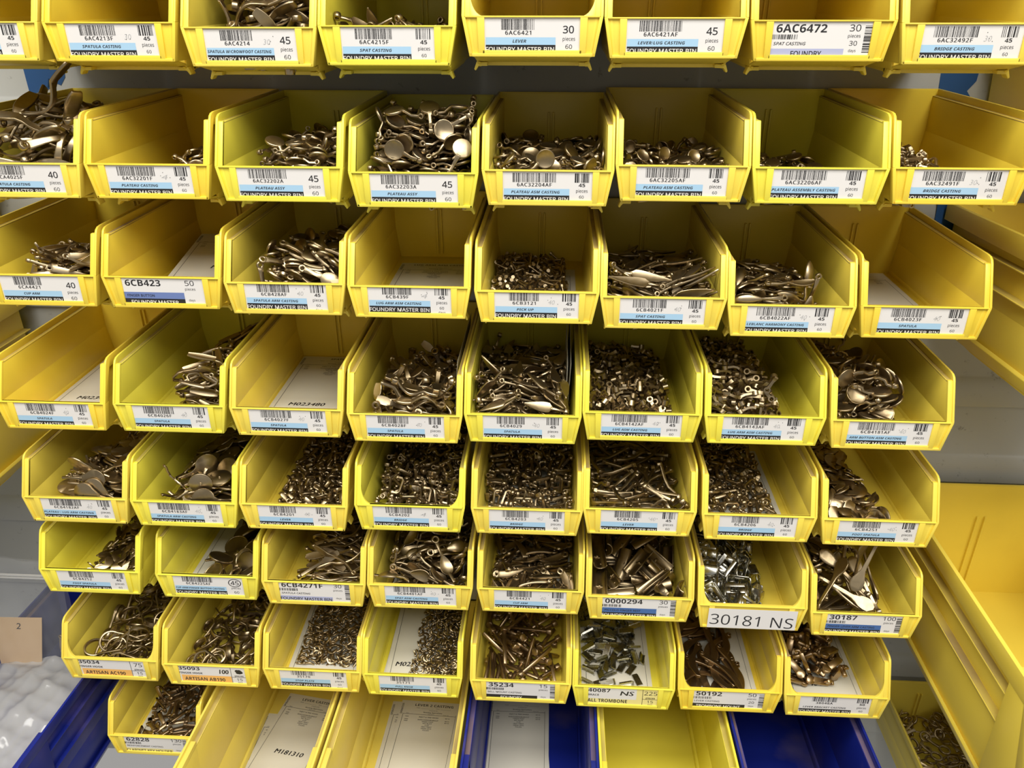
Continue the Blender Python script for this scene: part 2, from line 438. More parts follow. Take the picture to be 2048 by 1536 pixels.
def card_table(code, desc, band, qty, n2, bandcol, hand='', blotted=False, paper='paper'):
    c = Card(); top = 27.4; lo = 1.0
    c.sheet(-36.6, 36.6, lo, top, paper)
    if paper == 'paley': c.rect(-36.4, 14, 11.0, top - .1, 'paper', 0.04)
    c.text(code, -36, 20.2, 4.8, width=len(code) * 4.6, align='l', st='bold')
    c.text(desc, -36, 14.8, 2.6, width=len(desc) * 2.3, align='l', st='bold')
    if bandcol:
        c.rect(-34, 19.8, lo + .02, 13.2, bandcol, 0.05)
    c.text(band, -31 if bandcol else -36, 5.8 if bandcol else 6.0, 4.6, width=len(band) * (3.35 if bandcol else 3.4), align='l', st='bold')
    c.rect(20.0, 20.5, lo, top - .1, 'ink', 0.06); c.rect(20.4, 36.5, 12.0, 12.5, 'ink', 0.06)
    if blotted:
        r = random.Random(code)
        for _ in range(7):
            a, q = 25 + r.random() * 6, 18 + r.random() * 4
            c.poly([(a + 2.4 * math.cos(t * .785), q + 1.9 * math.sin(t * .785)) for t in range(8)], 'ink', 0.10 + _ * .01)
    else:
        c.text(qty, 28.4, 18.2, 5.2, width=len(qty) * 4.4)
    c.text('pieces', 28.4, 13.2, 2.3, width=9.4, bold=0.02)
    c.text(n2, 28.4, 7.2, 3.6, width=6)
    c.text('days', 28.4, 4.6, 1.3, width=5)
    for e in (0, .25, .5):
        if hand: c.text(hand, (12.5 if len(hand) == 3 else 4) + e, 16.5, 6.2, width=10 if len(hand) == 3 else 14, shear=0.15, st=None, d=.1 + e * .05)
    return c
# ------------------------------------------------------------------ small castings (one mesh per kind, shared by its copies)
def arc(cx, cy, r, a0, a1, n):
    return [(cx + r * math.cos(math.radians(a0 + (a1 - a0) * i / n)), cy + r * math.sin(math.radians(a0 + (a1 - a0) * i / n))) for i in range(n + 1)]

def ribbon(b, path, widths, thick, m=0, shear=None):
    """rectangular section swept along path [(x, z)], width across y; widths/thick are lists or numbers"""
    n = len(path)
    W = widths if isinstance(widths, (list, tuple)) else [widths] * n
    T = thick if isinstance(thick, (list, tuple)) else [thick] * n
    vs = []
    for i, (x, z) in enumerate(path):
        a = path[max(i - 1, 0)]; c = path[min(i + 1, n - 1)]
        tx, tz = c[0] - a[0], c[1] - a[1]; l = math.hypot(tx, tz) or 1
        nx, nz = -tz / l, tx / l
        y0 = shear[i] if shear else 0.0
        for sy, st in ((-1, -1), (1, -1), (1, 1), (-1, 1)):
            vs.append((x + nx * st * T[i] / 2, y0 + sy * W[i] / 2, z + nz * st * T[i] / 2))
    fs = [[0, 1, 2, 3], [4 * n - 1, 4 * n - 2, 4 * n - 3, 4 * n - 4]]
    for i in range(n - 1):
        for k in range(4):
            a, c = 4 * i + k, 4 * i + (k + 1) % 4
            fs.append([a, a + 4, c + 4, c])
    b.add(vs, fs, m)

def plate(b, outline, t, zf=lambda x, y: 0.0):
    """flat outline in x,y, thickness t, draped over zf"""
    n = len(outline)
    vs = [(x, y, zf(x, y) - t / 2) for x, y in outline] + [(x, y, zf(x, y) + t / 2) for x, y in outline]
    cx = sum(p[0] for p in outline) / n; cy = sum(p[1] for p in outline) / n
    vs += [(cx, cy, zf(cx, cy) - t / 2), (cx, cy, zf(cx, cy) + t / 2)]
    fs = [[i, (i + 1) % n, n + (i + 1) % n, n + i] for i in range(n)]
    fs += [[(i + 1) % n, i, 2 * n] for i in range(n)] + [[n + i, n + (i + 1) % n, 2 * n + 1] for i in range(n)]
    b.add(vs, fs)

def strip_plate(b, xs, ws, t, zs, y0=None, crown=0.0):
    """a plate given by its half widths along x, with heights zs and a domed crown across it"""
    n = len(xs); vs = []
    y0 = y0 or [0.0] * n
    for i in range(n):
        for j, q in enumerate((-1, -0.55, 0, 0.55, 1)):
            z = zs[i] + crown * ws[i] * (1 - q * q)
            vs.append((xs[i], y0[i] + ws[i] * q, z + t / 2))
        for j, q in enumerate((-1, -0.55, 0, 0.55, 1)):
            z = zs[i] + crown * ws[i] * (1 - q * q)
            vs.append((xs[i], y0[i] + ws[i] * q, z - t / 2))
    fs = []
    for i in range(n - 1):
        a, c = 10 * i, 10 * i + 10
        for j in range(4):
            fs.append([a + j, c + j, c + j + 1, a + j + 1]); fs.append([a + 5 + j, a + 6 + j, c + 6 + j, c + 5 + j])
        fs.append([a, a + 5, c + 5, c]); fs.append([a + 4, c + 4, c + 9, a + 9])
    for a in (0, 10 * (n - 1)):
        fs.append([a, a + 1, a + 2, a + 3, a + 4, a + 9, a + 8, a + 7, a + 6, a + 5])
    b.add(vs, fs)

def ring(b, c, R, r, h, axis='z', n=16, a0=0, a1=360):
    full = abs(a1 - a0) >= 359.9
    k = n if full else n + 1
    vs = []
    for i in range(k):
        a = math.radians(a0 + (a1 - a0) * i / n)
        for rr, hh in ((R, -h / 2), (R, h / 2), (r, h / 2), (r, -h / 2)):
            p, q = rr * math.cos(a), rr * math.sin(a)
            if axis == 'z': vs.append((c[0] + p, c[1] + q, c[2] + hh))
            elif axis == 'y': vs.append((c[0] + p, c[1] + hh, c[2] + q))
            else: vs.append((c[0] + hh, c[1] + p, c[2] + q))
    fs = []
    for i in range(n if full else n):
        j = (i + 1) % k
        for e in range(4): fs.append([4 * i + e, 4 * i + (e + 1) % 4, 4 * j + (e + 1) % 4, 4 * j + e])
    if not full: fs += [[0, 1, 2, 3], [4 * n + 3, 4 * n + 2, 4 * n + 1, 4 * n]]
    b.add(vs, fs)

def disc(b, c, R, h, axis='z', n=22, lip=0.0):
    prof = [(R, -h / 2), (R, h / 2)]
    if lip: prof = [(R * .94, -h / 2), (R, -h / 4), (R, h / 2), (R - lip, h / 2), (R - lip, h / 2 - lip * .35)]
    vs = []
    for i in range(n):
        a = 2 * math.pi * i / n
        for rr, hh in prof:
            p, q = rr * math.cos(a), rr * math.sin(a)
            vs.append((c[0] + p, c[1] + q, c[2] + hh) if axis == 'z' else ((c[0] + p, c[1] + hh, c[2] + q) if axis == 'y' else (c[0] + hh, c[1] + p, c[2] + q)))
    m = len(prof)
    fs = [[m * i for i in range(n)][::-1], [m * i + m - 1 for i in range(n)]]
    for i in range(n):
        j = (i + 1) % n
        for e in range(m - 1): fs.append([m * i + e, m * j + e, m * j + e + 1, m * i + e + 1])
    b.add(vs, fs)

def hexrod(b, p0, p1, r, n=6, rot=0.0):
    p0, p1 = Vector(p0), Vector(p1); d = (p1 - p0).normalized()
    u = d.orthogonal().normalized(); w = d.cross(u)
    vs = [p + (u * math.cos(2 * math.pi * i / n + rot) + w * math.sin(2 * math.pi * i / n + rot)) * r for p in (p0, p1) for i in range(n)]
    b.add(vs, [list(range(n))[::-1], list(range(n, 2 * n))] + [[i, (i + 1) % n, n + (i + 1) % n, n + i] for i in range(n)])

def leaf(L, W, n=9, nose=0.5):
    xs = [L * (i / n) for i in range(n + 1)]
    ws = []
    for i in range(n + 1):
        t = i / n
        ws.append(max(0.5, W * (math.sin(math.pi * min(1, t ** nose)) ** 0.75)))
    return xs, ws

def k_plateau(R=7.6, arm=9, ringr=2.3, rise=3.5, th=2.0):
    b = MB(); disc(b, (0, 0, 0), R, th, lip=0.9)
    p = [(R - 2, -0.4), (R + 1, 0.6), (R + arm * .5, rise), (R + arm, rise + .8)]
    ribbon(b, p, [4.2, 3.2, 2.6, 2.6], [1.8, 1.6, 1.6, 1.8])
    ring(b, (R + arm + ringr, 0, rise + .8), ringr, ringr * .52, 3.4, 'y', 12)
    return b

def k_lever_large(L=58, bend=10, w=7.5, pw=9.0):
    b = MB(); n = 14
    xs = [L * i / n for i in range(n + 1)]
    z = [bend * math.sin(min(1, x / (L * .62)) * math.pi * .95) for x in xs]
    ws = [(w / 2 * (0.9 - .35 * math.sin(math.pi * min(1, i / 8)))) if i < 8 else (w / 2 * .55 + (pw / 2 - w * .27) * math.sin(math.pi * ((i - 7.5) / 7.6))) for i in range(n + 1)]
    strip_plate(b, xs, ws, 2.4, z, crown=0.05)
    ring(b, (-3.2, 0, z[0]), 4.0, 1.7, 4.6, 'z', 16)
    return b

def k_paddle(L=27, W=4.6, neck=8, rr=2.2, bend=2.0, crown=0.12):
    b = MB(); xs, ws = leaf(L, W)
    strip_plate(b, xs, ws, 1.5, [bend * math.sin(math.pi * i / 9) * .4 for i in range(10)], crown=crown)
    ribbon(b, [(1.5, 0.2), (-neck * .5, 0.8), (-neck, 1.6)], [3.0, 2.2, 2.4], [1.6, 1.7, 2.0])
    ring(b, (-neck - rr, 0, 1.6), rr, rr * .5, 4.2, 'y', 12)
    return b

def k_arm_eye(R=6.6, L=17, eye=3.4, bend=2.5, oval=1.25):
    b = MB()
    plate(b, [(x * oval, y) for x, y in arc(0, 0, R, 0, 360, 22)[:-1]], 2.0)
    p = [(R * oval - 2, 0), (R * oval + L * .3, bend * .7), (R * oval + L * .75, bend), (R * oval + L, bend)]
    ribbon(b, p, [4.8, 3.6, 4.2, 5.4], [2.2, 2.6, 2.8, 2.8])
    ring(b, (R * oval + L + eye * .6, 0, bend), eye, 1.5, 2.8, 'z', 16)
    return b

def k_spoon(L=22, W=4.6, arm=15, eye=2.7):
    b = MB(); xs, ws = leaf(L, W, 10, 0.8)
    strip_plate(b, xs, ws, 1.5, [1.8 * math.sin(math.pi * i / 10) for i in range(11)], crown=0.32)
    p = [(L - 2, 0.2), (L + arm * .4, 1.2), (L + arm, 0.4)]
    ribbon(b, p, [2.4, 2.6, 3.6], [1.8, 1.9, 2.0])
    ring(b, (L + arm + eye * .7, 0, 0.4), eye, 1.35, 2.4, 'z', 14)
    return b

def k_pin():
    b = MB(); hexrod(b, (-4.5, 0, 0), (4.2, 0, 0), 0.85, 8); hexrod(b, (3.6, 0, 0), (5.4, 0, 0), 1.45, 8)
    ribbon(b, [(-4.6, 0), (-5.6, .6), (-6.2, 1.8)], 1.5, 1.1)
    return b

def k_blade(L=25, w=3.2, eye=2.9, curve=5):
    b = MB(); n = 9
    xs = [L * i / n for i in range(n + 1)]
    ws = [w * (1 - (i / n) ** 1.6) * (0.8 + .35 * math.sin(math.pi * i / n)) + .18 for i in range(n + 1)]
    y0 = [curve * (i / n) ** 2 for i in range(n + 1)]
    strip_plate(b, xs, ws, 1.9, [1.6 * math.sin(math.pi * i / n) for i in range(n + 1)], y0, crown=0.1)
    ring(b, (-eye * .5, 0, 0), eye, 1.35, 2.4, 'z', 14)
    return b

def k_tube_spatula(L=26, W=4.0, arm=14):
    b = MB(); n = 8
    xs = [L * i / n for i in range(n + 1)]
    ws = [W * (.72 + .28 * math.sin(math.pi * min(1, i / n * 1.1))) if i < n else W * .6 for i in range(n + 1)]
    strip_plate(b, xs, ws, 1.6, [0] * (n + 1), crown=0.55)
    p = [(1, 1.2), (-4, 2.2), (-arm * .7, 6.5), (-arm * .75, 9.5), (-arm * .4, 12)]
    ribbon(b, p, [4, 3, 2.8, 2.8, 3.2], 1.9)
    ring(b, (-arm * .4 + 1.6, 0, 13.2), 2.4, 1.2, 3.6, 'y', 12)
    return b

def k_lug(r=2.3, tab=6, h=3.6):
    b = MB(); ring(b, (0, 0, 0), r, r * .58, h, 'z', 14)
    ribbon(b, [(r * .75, 0), (r + tab * .6, 0), (r + tab, .4)], [2.2, 2.2, 2.8], [1.5, 1.4, 1.6])
    return b

def k_lug_arm(r=2.5, tab=9):
    b = MB(); ring(b, (0, 0, 0), r, r * .6, 3.0, 'z', 14)
    ribbon(b, [(r * .8, 0), (r + tab * .5, .2), (r + tab * .8, 1.2), (r + tab, 2.8)], [2.4, 2.0, 2.6, 2.6], 1.6)
    return b

def k_arm_button(R=7.6):
    b = MB(); disc(b, (0, 0, 0), R, 1.7, lip=.7)
    ribbon(b, [(R - 2.5, -.8), (R + 2, -1.2), (R + 6.5, -4), (R + 7.5, -8), (R + 12, -10)], [5, 3.8, 3.4, 3.4, 4.2], 2.0)
    ring(b, (R + 13.5, 0, -10), 2.9, 1.4, 3.2, 'z', 14)
    return b

def k_teardrop(R=8.6, arm=19):
    b = MB()
    o = arc(0, 0, R, 42, 318, 18) + [(R * 1.55, -2.4), (R * 1.55, 2.4)]
    plate(b, o, 1.9)
    ribbon(b, [(R * 1.3, 0), (R * 1.5 + arm * .5, .8), (R * 1.5 + arm, 1.0)], [3.4, 2.4, 2.2], 2.2)
    ring(b, (R * 1.5 + arm * .55, 3.0, 1.0), 2.2, 1.25, 2.2, 'z', 14)
    return b

def k_disc_arm(R=9.0, arm=15):
    b = MB(); disc(b, (0, 0, 0), R, 1.8, lip=0)
    ring(b, (0, 0, 1.1), 1.5, .8, .8, 'z', 10)
    plate(b, [(R * .7, -5), (R * 1.2, -1.8), (R * 1.5, -1.5), (R * 1.5, 1.5), (R * 1.2, 1.8), (R * .7, 5)], 1.7)
    ribbon(b, [(R * 1.35, 0), (R + arm * .7, 1.8), (R + arm, 3.6), (R + arm + 3, 3.6)], [3, 2.4, 2.6, 3.4], 2)
    return b

def k_bent_bit(a=7, c=6, w=3.4, hole=True):
    b = MB()
    ribbon(b, [(-a, 0.0), (-1.2, 0), (0, -.5), (.5, -1.8), (.6, -c)], [w, w, w * .9, w * .8, w * .8], 1.9)
    if hole: ring(b, (-a - 1.2, 0, 0), w * .62, w * .3, 2.0, 'z', 12)
    return b

def k_bridge(w=12, h=5):
    b = MB()
    ribbon(b, [(-w / 2, -h), (-w / 2, -1.4), (-w / 2 + 1.4, 0), (w / 2 - 1.4, 0), (w / 2, -1.4), (w / 2, -h)], [3.8, 3.2, 2.6, 2.6, 3.2, 3.8], 1.8)
    ring(b, (w / 2, 0, -h - 1), 2.3, 1.1, 3.0, 'x', 12)
    b.box(-w / 2 - 1.6, -w / 2 + 1.3, -1.9, 1.9, -h - 2.2, -h)
    return b

def k_bent_rod(L=34):
    b = MB()
    ribbon(b, [(-L * .5, 0), (-L * .1, 0), (L * .12, 1.0), (L * .3, 5), (L * .42, 6.4), (L * .5, 4.2)], [2.8, 2.6, 2.6, 3.0, 3.4, 3.0], [2.4, 2.4, 2.4, 2.4, 2.2, 2.0])
    b.box(-L * .5 - 1.5, -L * .5 + 1.5, -1.8, 1.8, -3.2, 1.2)
    return b

def k_foot_plate(s=1.0):
    b = MB()
    o = arc(0, 0, 8.5 * s, 20, 160, 10) + [(-10 * s, 1 * s), (-7.4 * s, -.5 * s)] + arc(0, -1.8 * s, 5.2 * s, 160, 80, 6) + [(2.5 * s, -2.2 * s), (5.5 * s, -3 * s), (8.8 * s, .4 * s)]
    plate(b, o, 1.3, lambda x, y: 0.012 * x * x)
    return b

def k_button(R=9.2):
    b = MB(); disc(b, (0, 0, 0), R, 2.6, lip=1.0)
    ribbon(b, [(R - 3, -1.2), (R + 2.5, -2.0), (R + 6, -2.6)], [4.4, 3.2, 2.2], 1.7)
    return b

def k_long_strip(L=38):
    b = MB(); n = 12
    xs = [L * i / n for i in range(n + 1)]
    ws = [1.5 + 2.7 * max(0, math.sin(math.pi * (i / n - .55) / .5)) if i > 6 else 1.5 for i in range(n + 1)]
    strip_plate(b, xs, ws, 1.8, [4.5 * math.sin(math.pi * min(1, i / 8)) for i in range(n + 1)], crown=.08)
    ring(b, (-1.5, 0, 0), 2.5, 1.1, 3.6, 'y', 12)
    return b

def k_spat_asm(L=20, W=5.2, arm=14):
    b = MB(); xs, ws = leaf(L, W, 9, .7)
    strip_plate(b, xs, ws, 1.5, [2.4 * math.sin(math.pi * i / 9) for i in range(10)], crown=.22)
    ribbon(b, [(L - 2, .5), (L + arm * .45, 2.2), (L + arm, 1.2)], [2.8, 2.6, 4.4], 1.9)
    ring(b, (L + arm + 1.6, 0, 1.2), 4.0, 2.2, 2.6, 'z', 14)
    ribbon(b, [(2, -.2), (-5, -2.0), (-9, -5)], [3, 2.4, 2.6], 1.8)
    return b

def k_halfpipe(L=25, R=6.2):
    b = MB()
    prof = arc(0, 0, R, 12, 168, 10); inner = arc(0, 0, R - 1.2, 168, 12, 10)
    b.prism(prof + inner, 'x', -L / 2, L / 2)
    disc(b, (-L / 2, 0, 1.0), R * .0 + 1.0, 1.0)
    b.box(-1.6, 1.6, -5.4, 5.4, R - 2.2, R - 1.2)
    disc(b, (0, 0, R - 2.6), 1.5, 1.6, n=10)
    return b

def k_clip():
    b = MB()
    # base with a square window, two ears, a rounded tab folded over
    b.box(-6.2, 6.2, -5, -2.4, -.45, .45); b.box(-6.2, 6.2, 2.4, 5, -.45, .45)
    b.box(-6.2, -3, -2.4, 2.4, -.45, .45); b.box(3, 6.2, -2.4, 2.4, -.45, .45)
    ribbon(b, [(6.0, 0), (7.4, .5), (7.9, 2), (7.9, 4.4), (7.3, 5.8), (5.6, 6.3), (1.6, 6.3)], [10, 10, 10, 9.4, 5.6, 5.2, 4.6], .9)
    o = arc(1.4, 0, 2.3, 90, 270, 8)
    plate(b, o, .9, lambda x, y: 6.3)
    ribbon(b, [(-6.0, 0), (-7.0, .5), (-7.3, 2.0), (-7.3, 4)], [8, 8, 7, 6], .9)
    return b

def k_lever_arm(L=42):
    b = MB(); n = 12
    xs = [L * i / n for i in range(n + 1)]
    ws = [1.6 + 2.2 * (i / n) ** 2 + (3.4 * math.sin(math.pi * (i / n - .6) / .45) if i / n > .6 else 0) for i in range(n + 1)]
    ws[-1] = 1.6
    strip_plate(b, xs, ws, 2.0, [1.5 * math.sin(2.2 * i / n) for i in range(n + 1)])
    ribbon(b, [(0.5, 0), (-4, 1.2), (-6, 3.5)], [3, 3.6, 3.6], 2.2)
    ring(b, (-6.6, 0, 5.2), 2.3, 1.1, 4.4, 'y', 12)
    return b

def k_hook(R=8.4, leg=27, w=4.2):
    b = MB()
    a = arc(0, 0, R, 20, 300, 20)
    # open loop, a straight leg running off it, and a small foot
    end = a[-1]
    path = [(a[0][0] + 1.2, a[0][1] - 3.0)] + a + [(end[0] + leg * .35, end[1] - leg * .0 + 1.5), (end[0] + leg * .95, end[1] + 7.0)]
    path = [(p[0], p[1]) for p in path]
    n = len(path)
    ribbon(b, path, [w * (0.62 + .38 * math.sin(math.pi * i / (n - 1))) for i in range(n)], [1.5 + .5 * math.sin(math.pi * i / (n - 1)) for i in range(n)])
    hexrod(b, (path[0][0] - 1.2, 0, path[0][1] + 1), (path[0][0] + .6, 0, path[0][1] - 3.4), 1.5, 10)
    return b

def k_hook_leaf(R=6.6, leg=24, w=4.8):
    b = MB()
    a = arc(0, 0, R, -30, 200, 16)
    path = [(a[0][0] - 1.5, a[0][1] - 4)] + a + [(a[-1][0] + 2.0, a[-1][1] - 5), (a[-1][0] + leg * .5, a[-1][1] - 9), (a[-1][0] + leg, a[-1][1] - 6.5)]
    n = len(path)
    ribbon(b, path, [w * (0.45 + .55 * math.sin(math.pi * (i + .4) / n)) for i in range(n)], [1.5 + .8 * math.sin(math.pi * i / (n - 1)) for i in range(n)])
    return b

def k_crescent(R=4.3, t=1.3):
    b = MB()
    o = arc(0, 0, R, 10, 170, 10) + arc(0, -1.3, R * .74, 158, 22, 8)
    plate_pts = o
    n = len(o)
    b.prism(o, 'z', -t / 2, t / 2)
    return b

def k_rod_foot(L=33, head=True):
    b = MB(); hexrod(b, (-L / 2, 0, 0), (L / 2, 0, 0), 2.5, 4, .78)
    if head: hexrod(b, (L / 2 - 1, 0, 0), (L / 2 + 4.5, 0, 0), 4.2, 6)
    return b

def k_channel(L=9, w=3.6):
    b = MB()
    ribbon(b, [(-L * .5, 0), (L * .35, 0), (L * .5, .8), (L * .55, 2.6)], w, .8)
    for s in (-1, 1): b.box(-L * .5, L * .4, s * w / 2 - .4, s * w / 2 + .4, 0, 1.8)
    return b

def k_wave_lever(L=50):
    b = MB(); n = 14
    xs = [L * (i / n - .5) for i in range(n + 1)]
    ws = [2.0 + 2.2 * abs(math.sin(math.pi * (i / n) * 1.35 + .2)) for i in range(n + 1)]
    y0 = [5.5 * math.sin(math.pi * (i / n) * 1.3) for i in range(n + 1)]
    strip_plate(b, xs, ws, 2.4, [0.0] * (n + 1), y0)
    ring(b, (L * .5 + 1.5, y0[-1], 0), 2.8, 1.3, 3.2, 'z', 12)
    return b

def k_bracket():
    b = MB(); b.box(-6.5, 5, -2.4, 2.4, -1.6, 1.4)
    disc(b, (7.2, 0, -.2), 3.2, 2.6, n=14)
    hexrod(b, (-4.4, 0, 0), (-4.4, 0, 6.5), 1.8, 10)
    ribbon(b, [(-6.2, 0), (-8.2, .5), (-9, 3.2)], 3.2, 1.8)
    return b

def k_step_bar(L=19):
    b = MB(); b.box(-L / 2, L / 2, -2.2, 2.2, -1, 1); b.box(-L / 2, -L / 2 + 4.5, -2.9, 2.9, -1, 2.4)
    b.box(L / 2 - 3, L / 2, -2.2, 3.6, -1, 1)
    return b

def k_ring_lever(R=8):
    b = MB(); ring(b, (0, 0, 0), R, R - 2.2, 2.4, 'z', 22)
    ribbon(b, [(R - 1, 0), (R + 8, .6), (R + 14, 3)], [4, 3, 4.5], 2)
    return b

def scaled(b, k):
    b.v = [(v[0] * k, v[1] * k, v[2] * k) for v in b.v]
    return b

# bin key: (kind name, builder, bevel, material, how many, label words)
CAST = {
 (1, 2): ('flat_spatula_casting', lambda: k_paddle(24, 4.4), 'small flat paddle-shaped brown metal casting'),
 (1, 3): ('crowfoot_spatula_casting', lambda: k_lever_large(50, 9, 7, 9), 'large curved brown metal lever casting'),
 (1, 4): ('ring_spat_casting', lambda: k_paddle(20, 4.0, 7, 3.0), 'small brown metal casting with a ring end'),
 (2, 1): ('long_spatula_lever', lambda: k_lever_large(66, 12, 9, 13), 'long curved polished metal lever with a broad paddle'),
 (2, 2): ('plateau_casting', lambda: k_plateau(7.2, 8, 2.2), 'disc-headed brown metal key casting'),
 (2, 3): ('plateau_key_casting', lambda: k_plateau(7.8, 9, 2.3), 'disc-headed brown metal key with a short arm'),
 (2, 4): ('plateau_arm_casting', lambda: k_plateau(8.2, 12, 2.4, 4.5), 'disc-headed brown metal key with a long arm'),
 (2, 5): ('plateau_ring_casting', lambda: k_plateau(7.8, 7, 2.8, 3.0), 'disc-headed brown metal key with a ring'),
 (2, 6): ('small_plateau_casting', lambda: k_plateau(6.0, 8, 2.2, 3.0), 'little disc-headed metal key casting'),
 (2, 7): ('low_plateau_casting', lambda: k_plateau(7.0, 7, 2.2, 2.5), 'disc-headed metal casting lying on the bin floor'),
 (2, 8): ('bridge_casting', lambda: k_bridge(13, 5), 'bridge-shaped brown metal casting'),
 (3, 1): ('pointed_cup_casting', lambda: k_blade(27, 3.4, 2.9, 4), 'pointed metal blade casting with an eye'),
 (3, 2): ('finger_button_casting', lambda: k_button(7), 'round button casting on a process card'),
 (3, 3): ('spatula_arm_casting', lambda: k_arm_eye(6.8, 15, 3.3), 'oval-headed metal arm casting with a drilled eye'),
 (3, 5): ('pick_up_pin', lambda: scaled(k_pin(), 1.25), 'tiny headed brown metal pin'),
 (3, 6): ('long_spat_casting', lambda: k_paddle(36, 5.0, 10, 2.5, 2.5), 'long leaf-shaped brown metal casting'),
 (3, 7): ('domed_spoon_casting', lambda: k_spoon(25, 5.0, 15), 'domed spoon-shaped metal casting with an eye'),
 (4, 2): ('rounded_spatula_casting', lambda: k_tube_spatula(25, 4.0), 'rounded trough-shaped metal spatula with a bent arm'),
 (4, 4): ('bowed_spatula_casting', lambda: k_lever_large(38, 9, 6, 8.5), 'bowed dark metal spatula with a tube end'),
 (4, 5): ('leaf_spatula_casting', lambda: k_paddle(26, 5.2, 10, 2.6), 'leaf-shaped metal spatula with a ring end'),
 (4, 6): ('lug_casting', lambda: scaled(k_lug(), 1.3), 'tiny metal lug with a ring'),
 (4, 7): ('lug_arm_casting', lambda: scaled(k_lug_arm(), 1.2), 'tiny metal lug with a short bent arm'),
 (4, 8): ('arm_button_casting', lambda: k_arm_button(9.2), 'round metal button on a cranked arm'),
 (5, 1): ('plateau_lug_casting', lambda: k_teardrop(10, 19), 'teardrop metal plate with a long stem'),
 (5, 2): ('disc_spatula_casting', lambda: k_disc_arm(11.2, 15), 'flat round metal plate on an arm'),
 (5, 3): ('lever_casting', lambda: scaled(k_bent_bit(7, 6, 3.6), 1.2), 'small bent metal lever with a hole'),
 (5, 4): ('drilled_bridge_casting', lambda: scaled(k_bridge(12.5, 4.8), 1.25), 'small bridge-shaped metal casting with a drilled foot'),
 (5, 5): ('broad_bridge_casting', lambda: scaled(k_bridge(15, 4.6), 1.15), 'broad bridge-shaped metal casting'),
 (5, 6): ('bent_lever_casting', lambda: scaled(k_bent_rod(32), 1.2), 'bent square-section metal lever'),
 (5, 7): ('scattered_bridge_casting', lambda: scaled(k_bridge(12, 4.0), 1.2), 'bridge-shaped metal casting scattered round a card'),
 (5, 8): ('flat_foot_spatula', lambda: k_foot_plate(1.3), 'flat crescent-shaped metal plate'),
 (6, 1): ('foot_spatula_casting', lambda: k_foot_plate(1.05), 'small curved metal foot plate'),
 (6, 2): ('cup_arm_button', lambda: k_button(12.6), 'thick round metal button'),
 (6, 3): ('strap_spatula_casting', lambda: k_long_strip(46), 'long strap-shaped metal spatula'),
 (6, 4): ('spat_eye_casting', lambda: k_spat_asm(22, 6.2, 15), 'leaf-shaped dark metal casting with a drilled eye'),
 (6, 5): ('curved_blade_casting', lambda: k_blade(28, 3.9, 3.8, 7), 'curved claw-shaped metal casting with a drilled eye'),
 (6, 6): ('half_pipe_rest', lambda: k_halfpipe(36, 8.0), 'half-pipe shaped satin metal rest'),
 (6, 7): ('folded_clip', lambda: scaled(k_clip(), 1.55), 'folded silvery metal clip with a square window'),
 (6, 8): ('tapered_lever_casting', lambda: k_lever_arm(52), 'long tapering metal lever arm'),
 (7, 1): ('looped_finger_hook', lambda: k_hook(10.5, 32, 4.6), 'looped shiny metal finger hook'),
 (7, 2): ('leaf_finger_hook', lambda: k_hook_leaf(8.2, 30, 5.6), 'curled leaf-shaped metal finger hook'),
 (7, 3): ('stop_plate_crescent', lambda: k_crescent(5.8, 1.5), 'tiny crescent-shaped metal stop plate'),
 (7, 4): ('pull_knob_crescent', lambda: k_crescent(5.0, 1.8), 'tiny crescent-shaped metal piece'),
 (7, 5): ('footed_rod', lambda: k_rod_foot(43), 'square metal rod with a hexagonal foot'),
 (7, 6): ('brace_channel', lambda: k_channel(15, 6), 'small silvery channel-shaped brace'),
 (7, 7): ('wavy_lever_casting', lambda: k_wave_lever(58), 'long wavy brass-coloured lever plate'),
 (7, 8): ('lever_bracket_casting', lambda: scaled(k_bracket(), 1.5), 'blocky brass-coloured bracket with a post'),
 (8, 1): ('stepped_bar_casting', lambda: k_step_bar(24), 'flat stepped brown metal bar'),
 (8, 2): ('ring_lever_casting', lambda: k_ring_lever(7), 'dark metal ring with an arm'),
}
BEVEL = {(7, 3): .25, (7, 4): .25, (3, 5): 0, (4, 6): 0, (4, 7): 0, (5, 3): .35, (5, 4): .3, (5, 5): .3, (5, 7): .3, (7, 6): 0, (6, 7): .25, (7, 5): .25}
def cast_builder(key):
    b = CAST[key][1]()
    lo = [min(v[i] for v in b.v) for i in range(3)]; hi = [max(v[i] for v in b.v) for i in range(3)]
    c = [(lo[i] + hi[i]) / 2 for i in range(3)]
    b.v = [(v[0] - c[0], v[1] - c[1], v[2] - c[2]) for v in b.v]
    return b
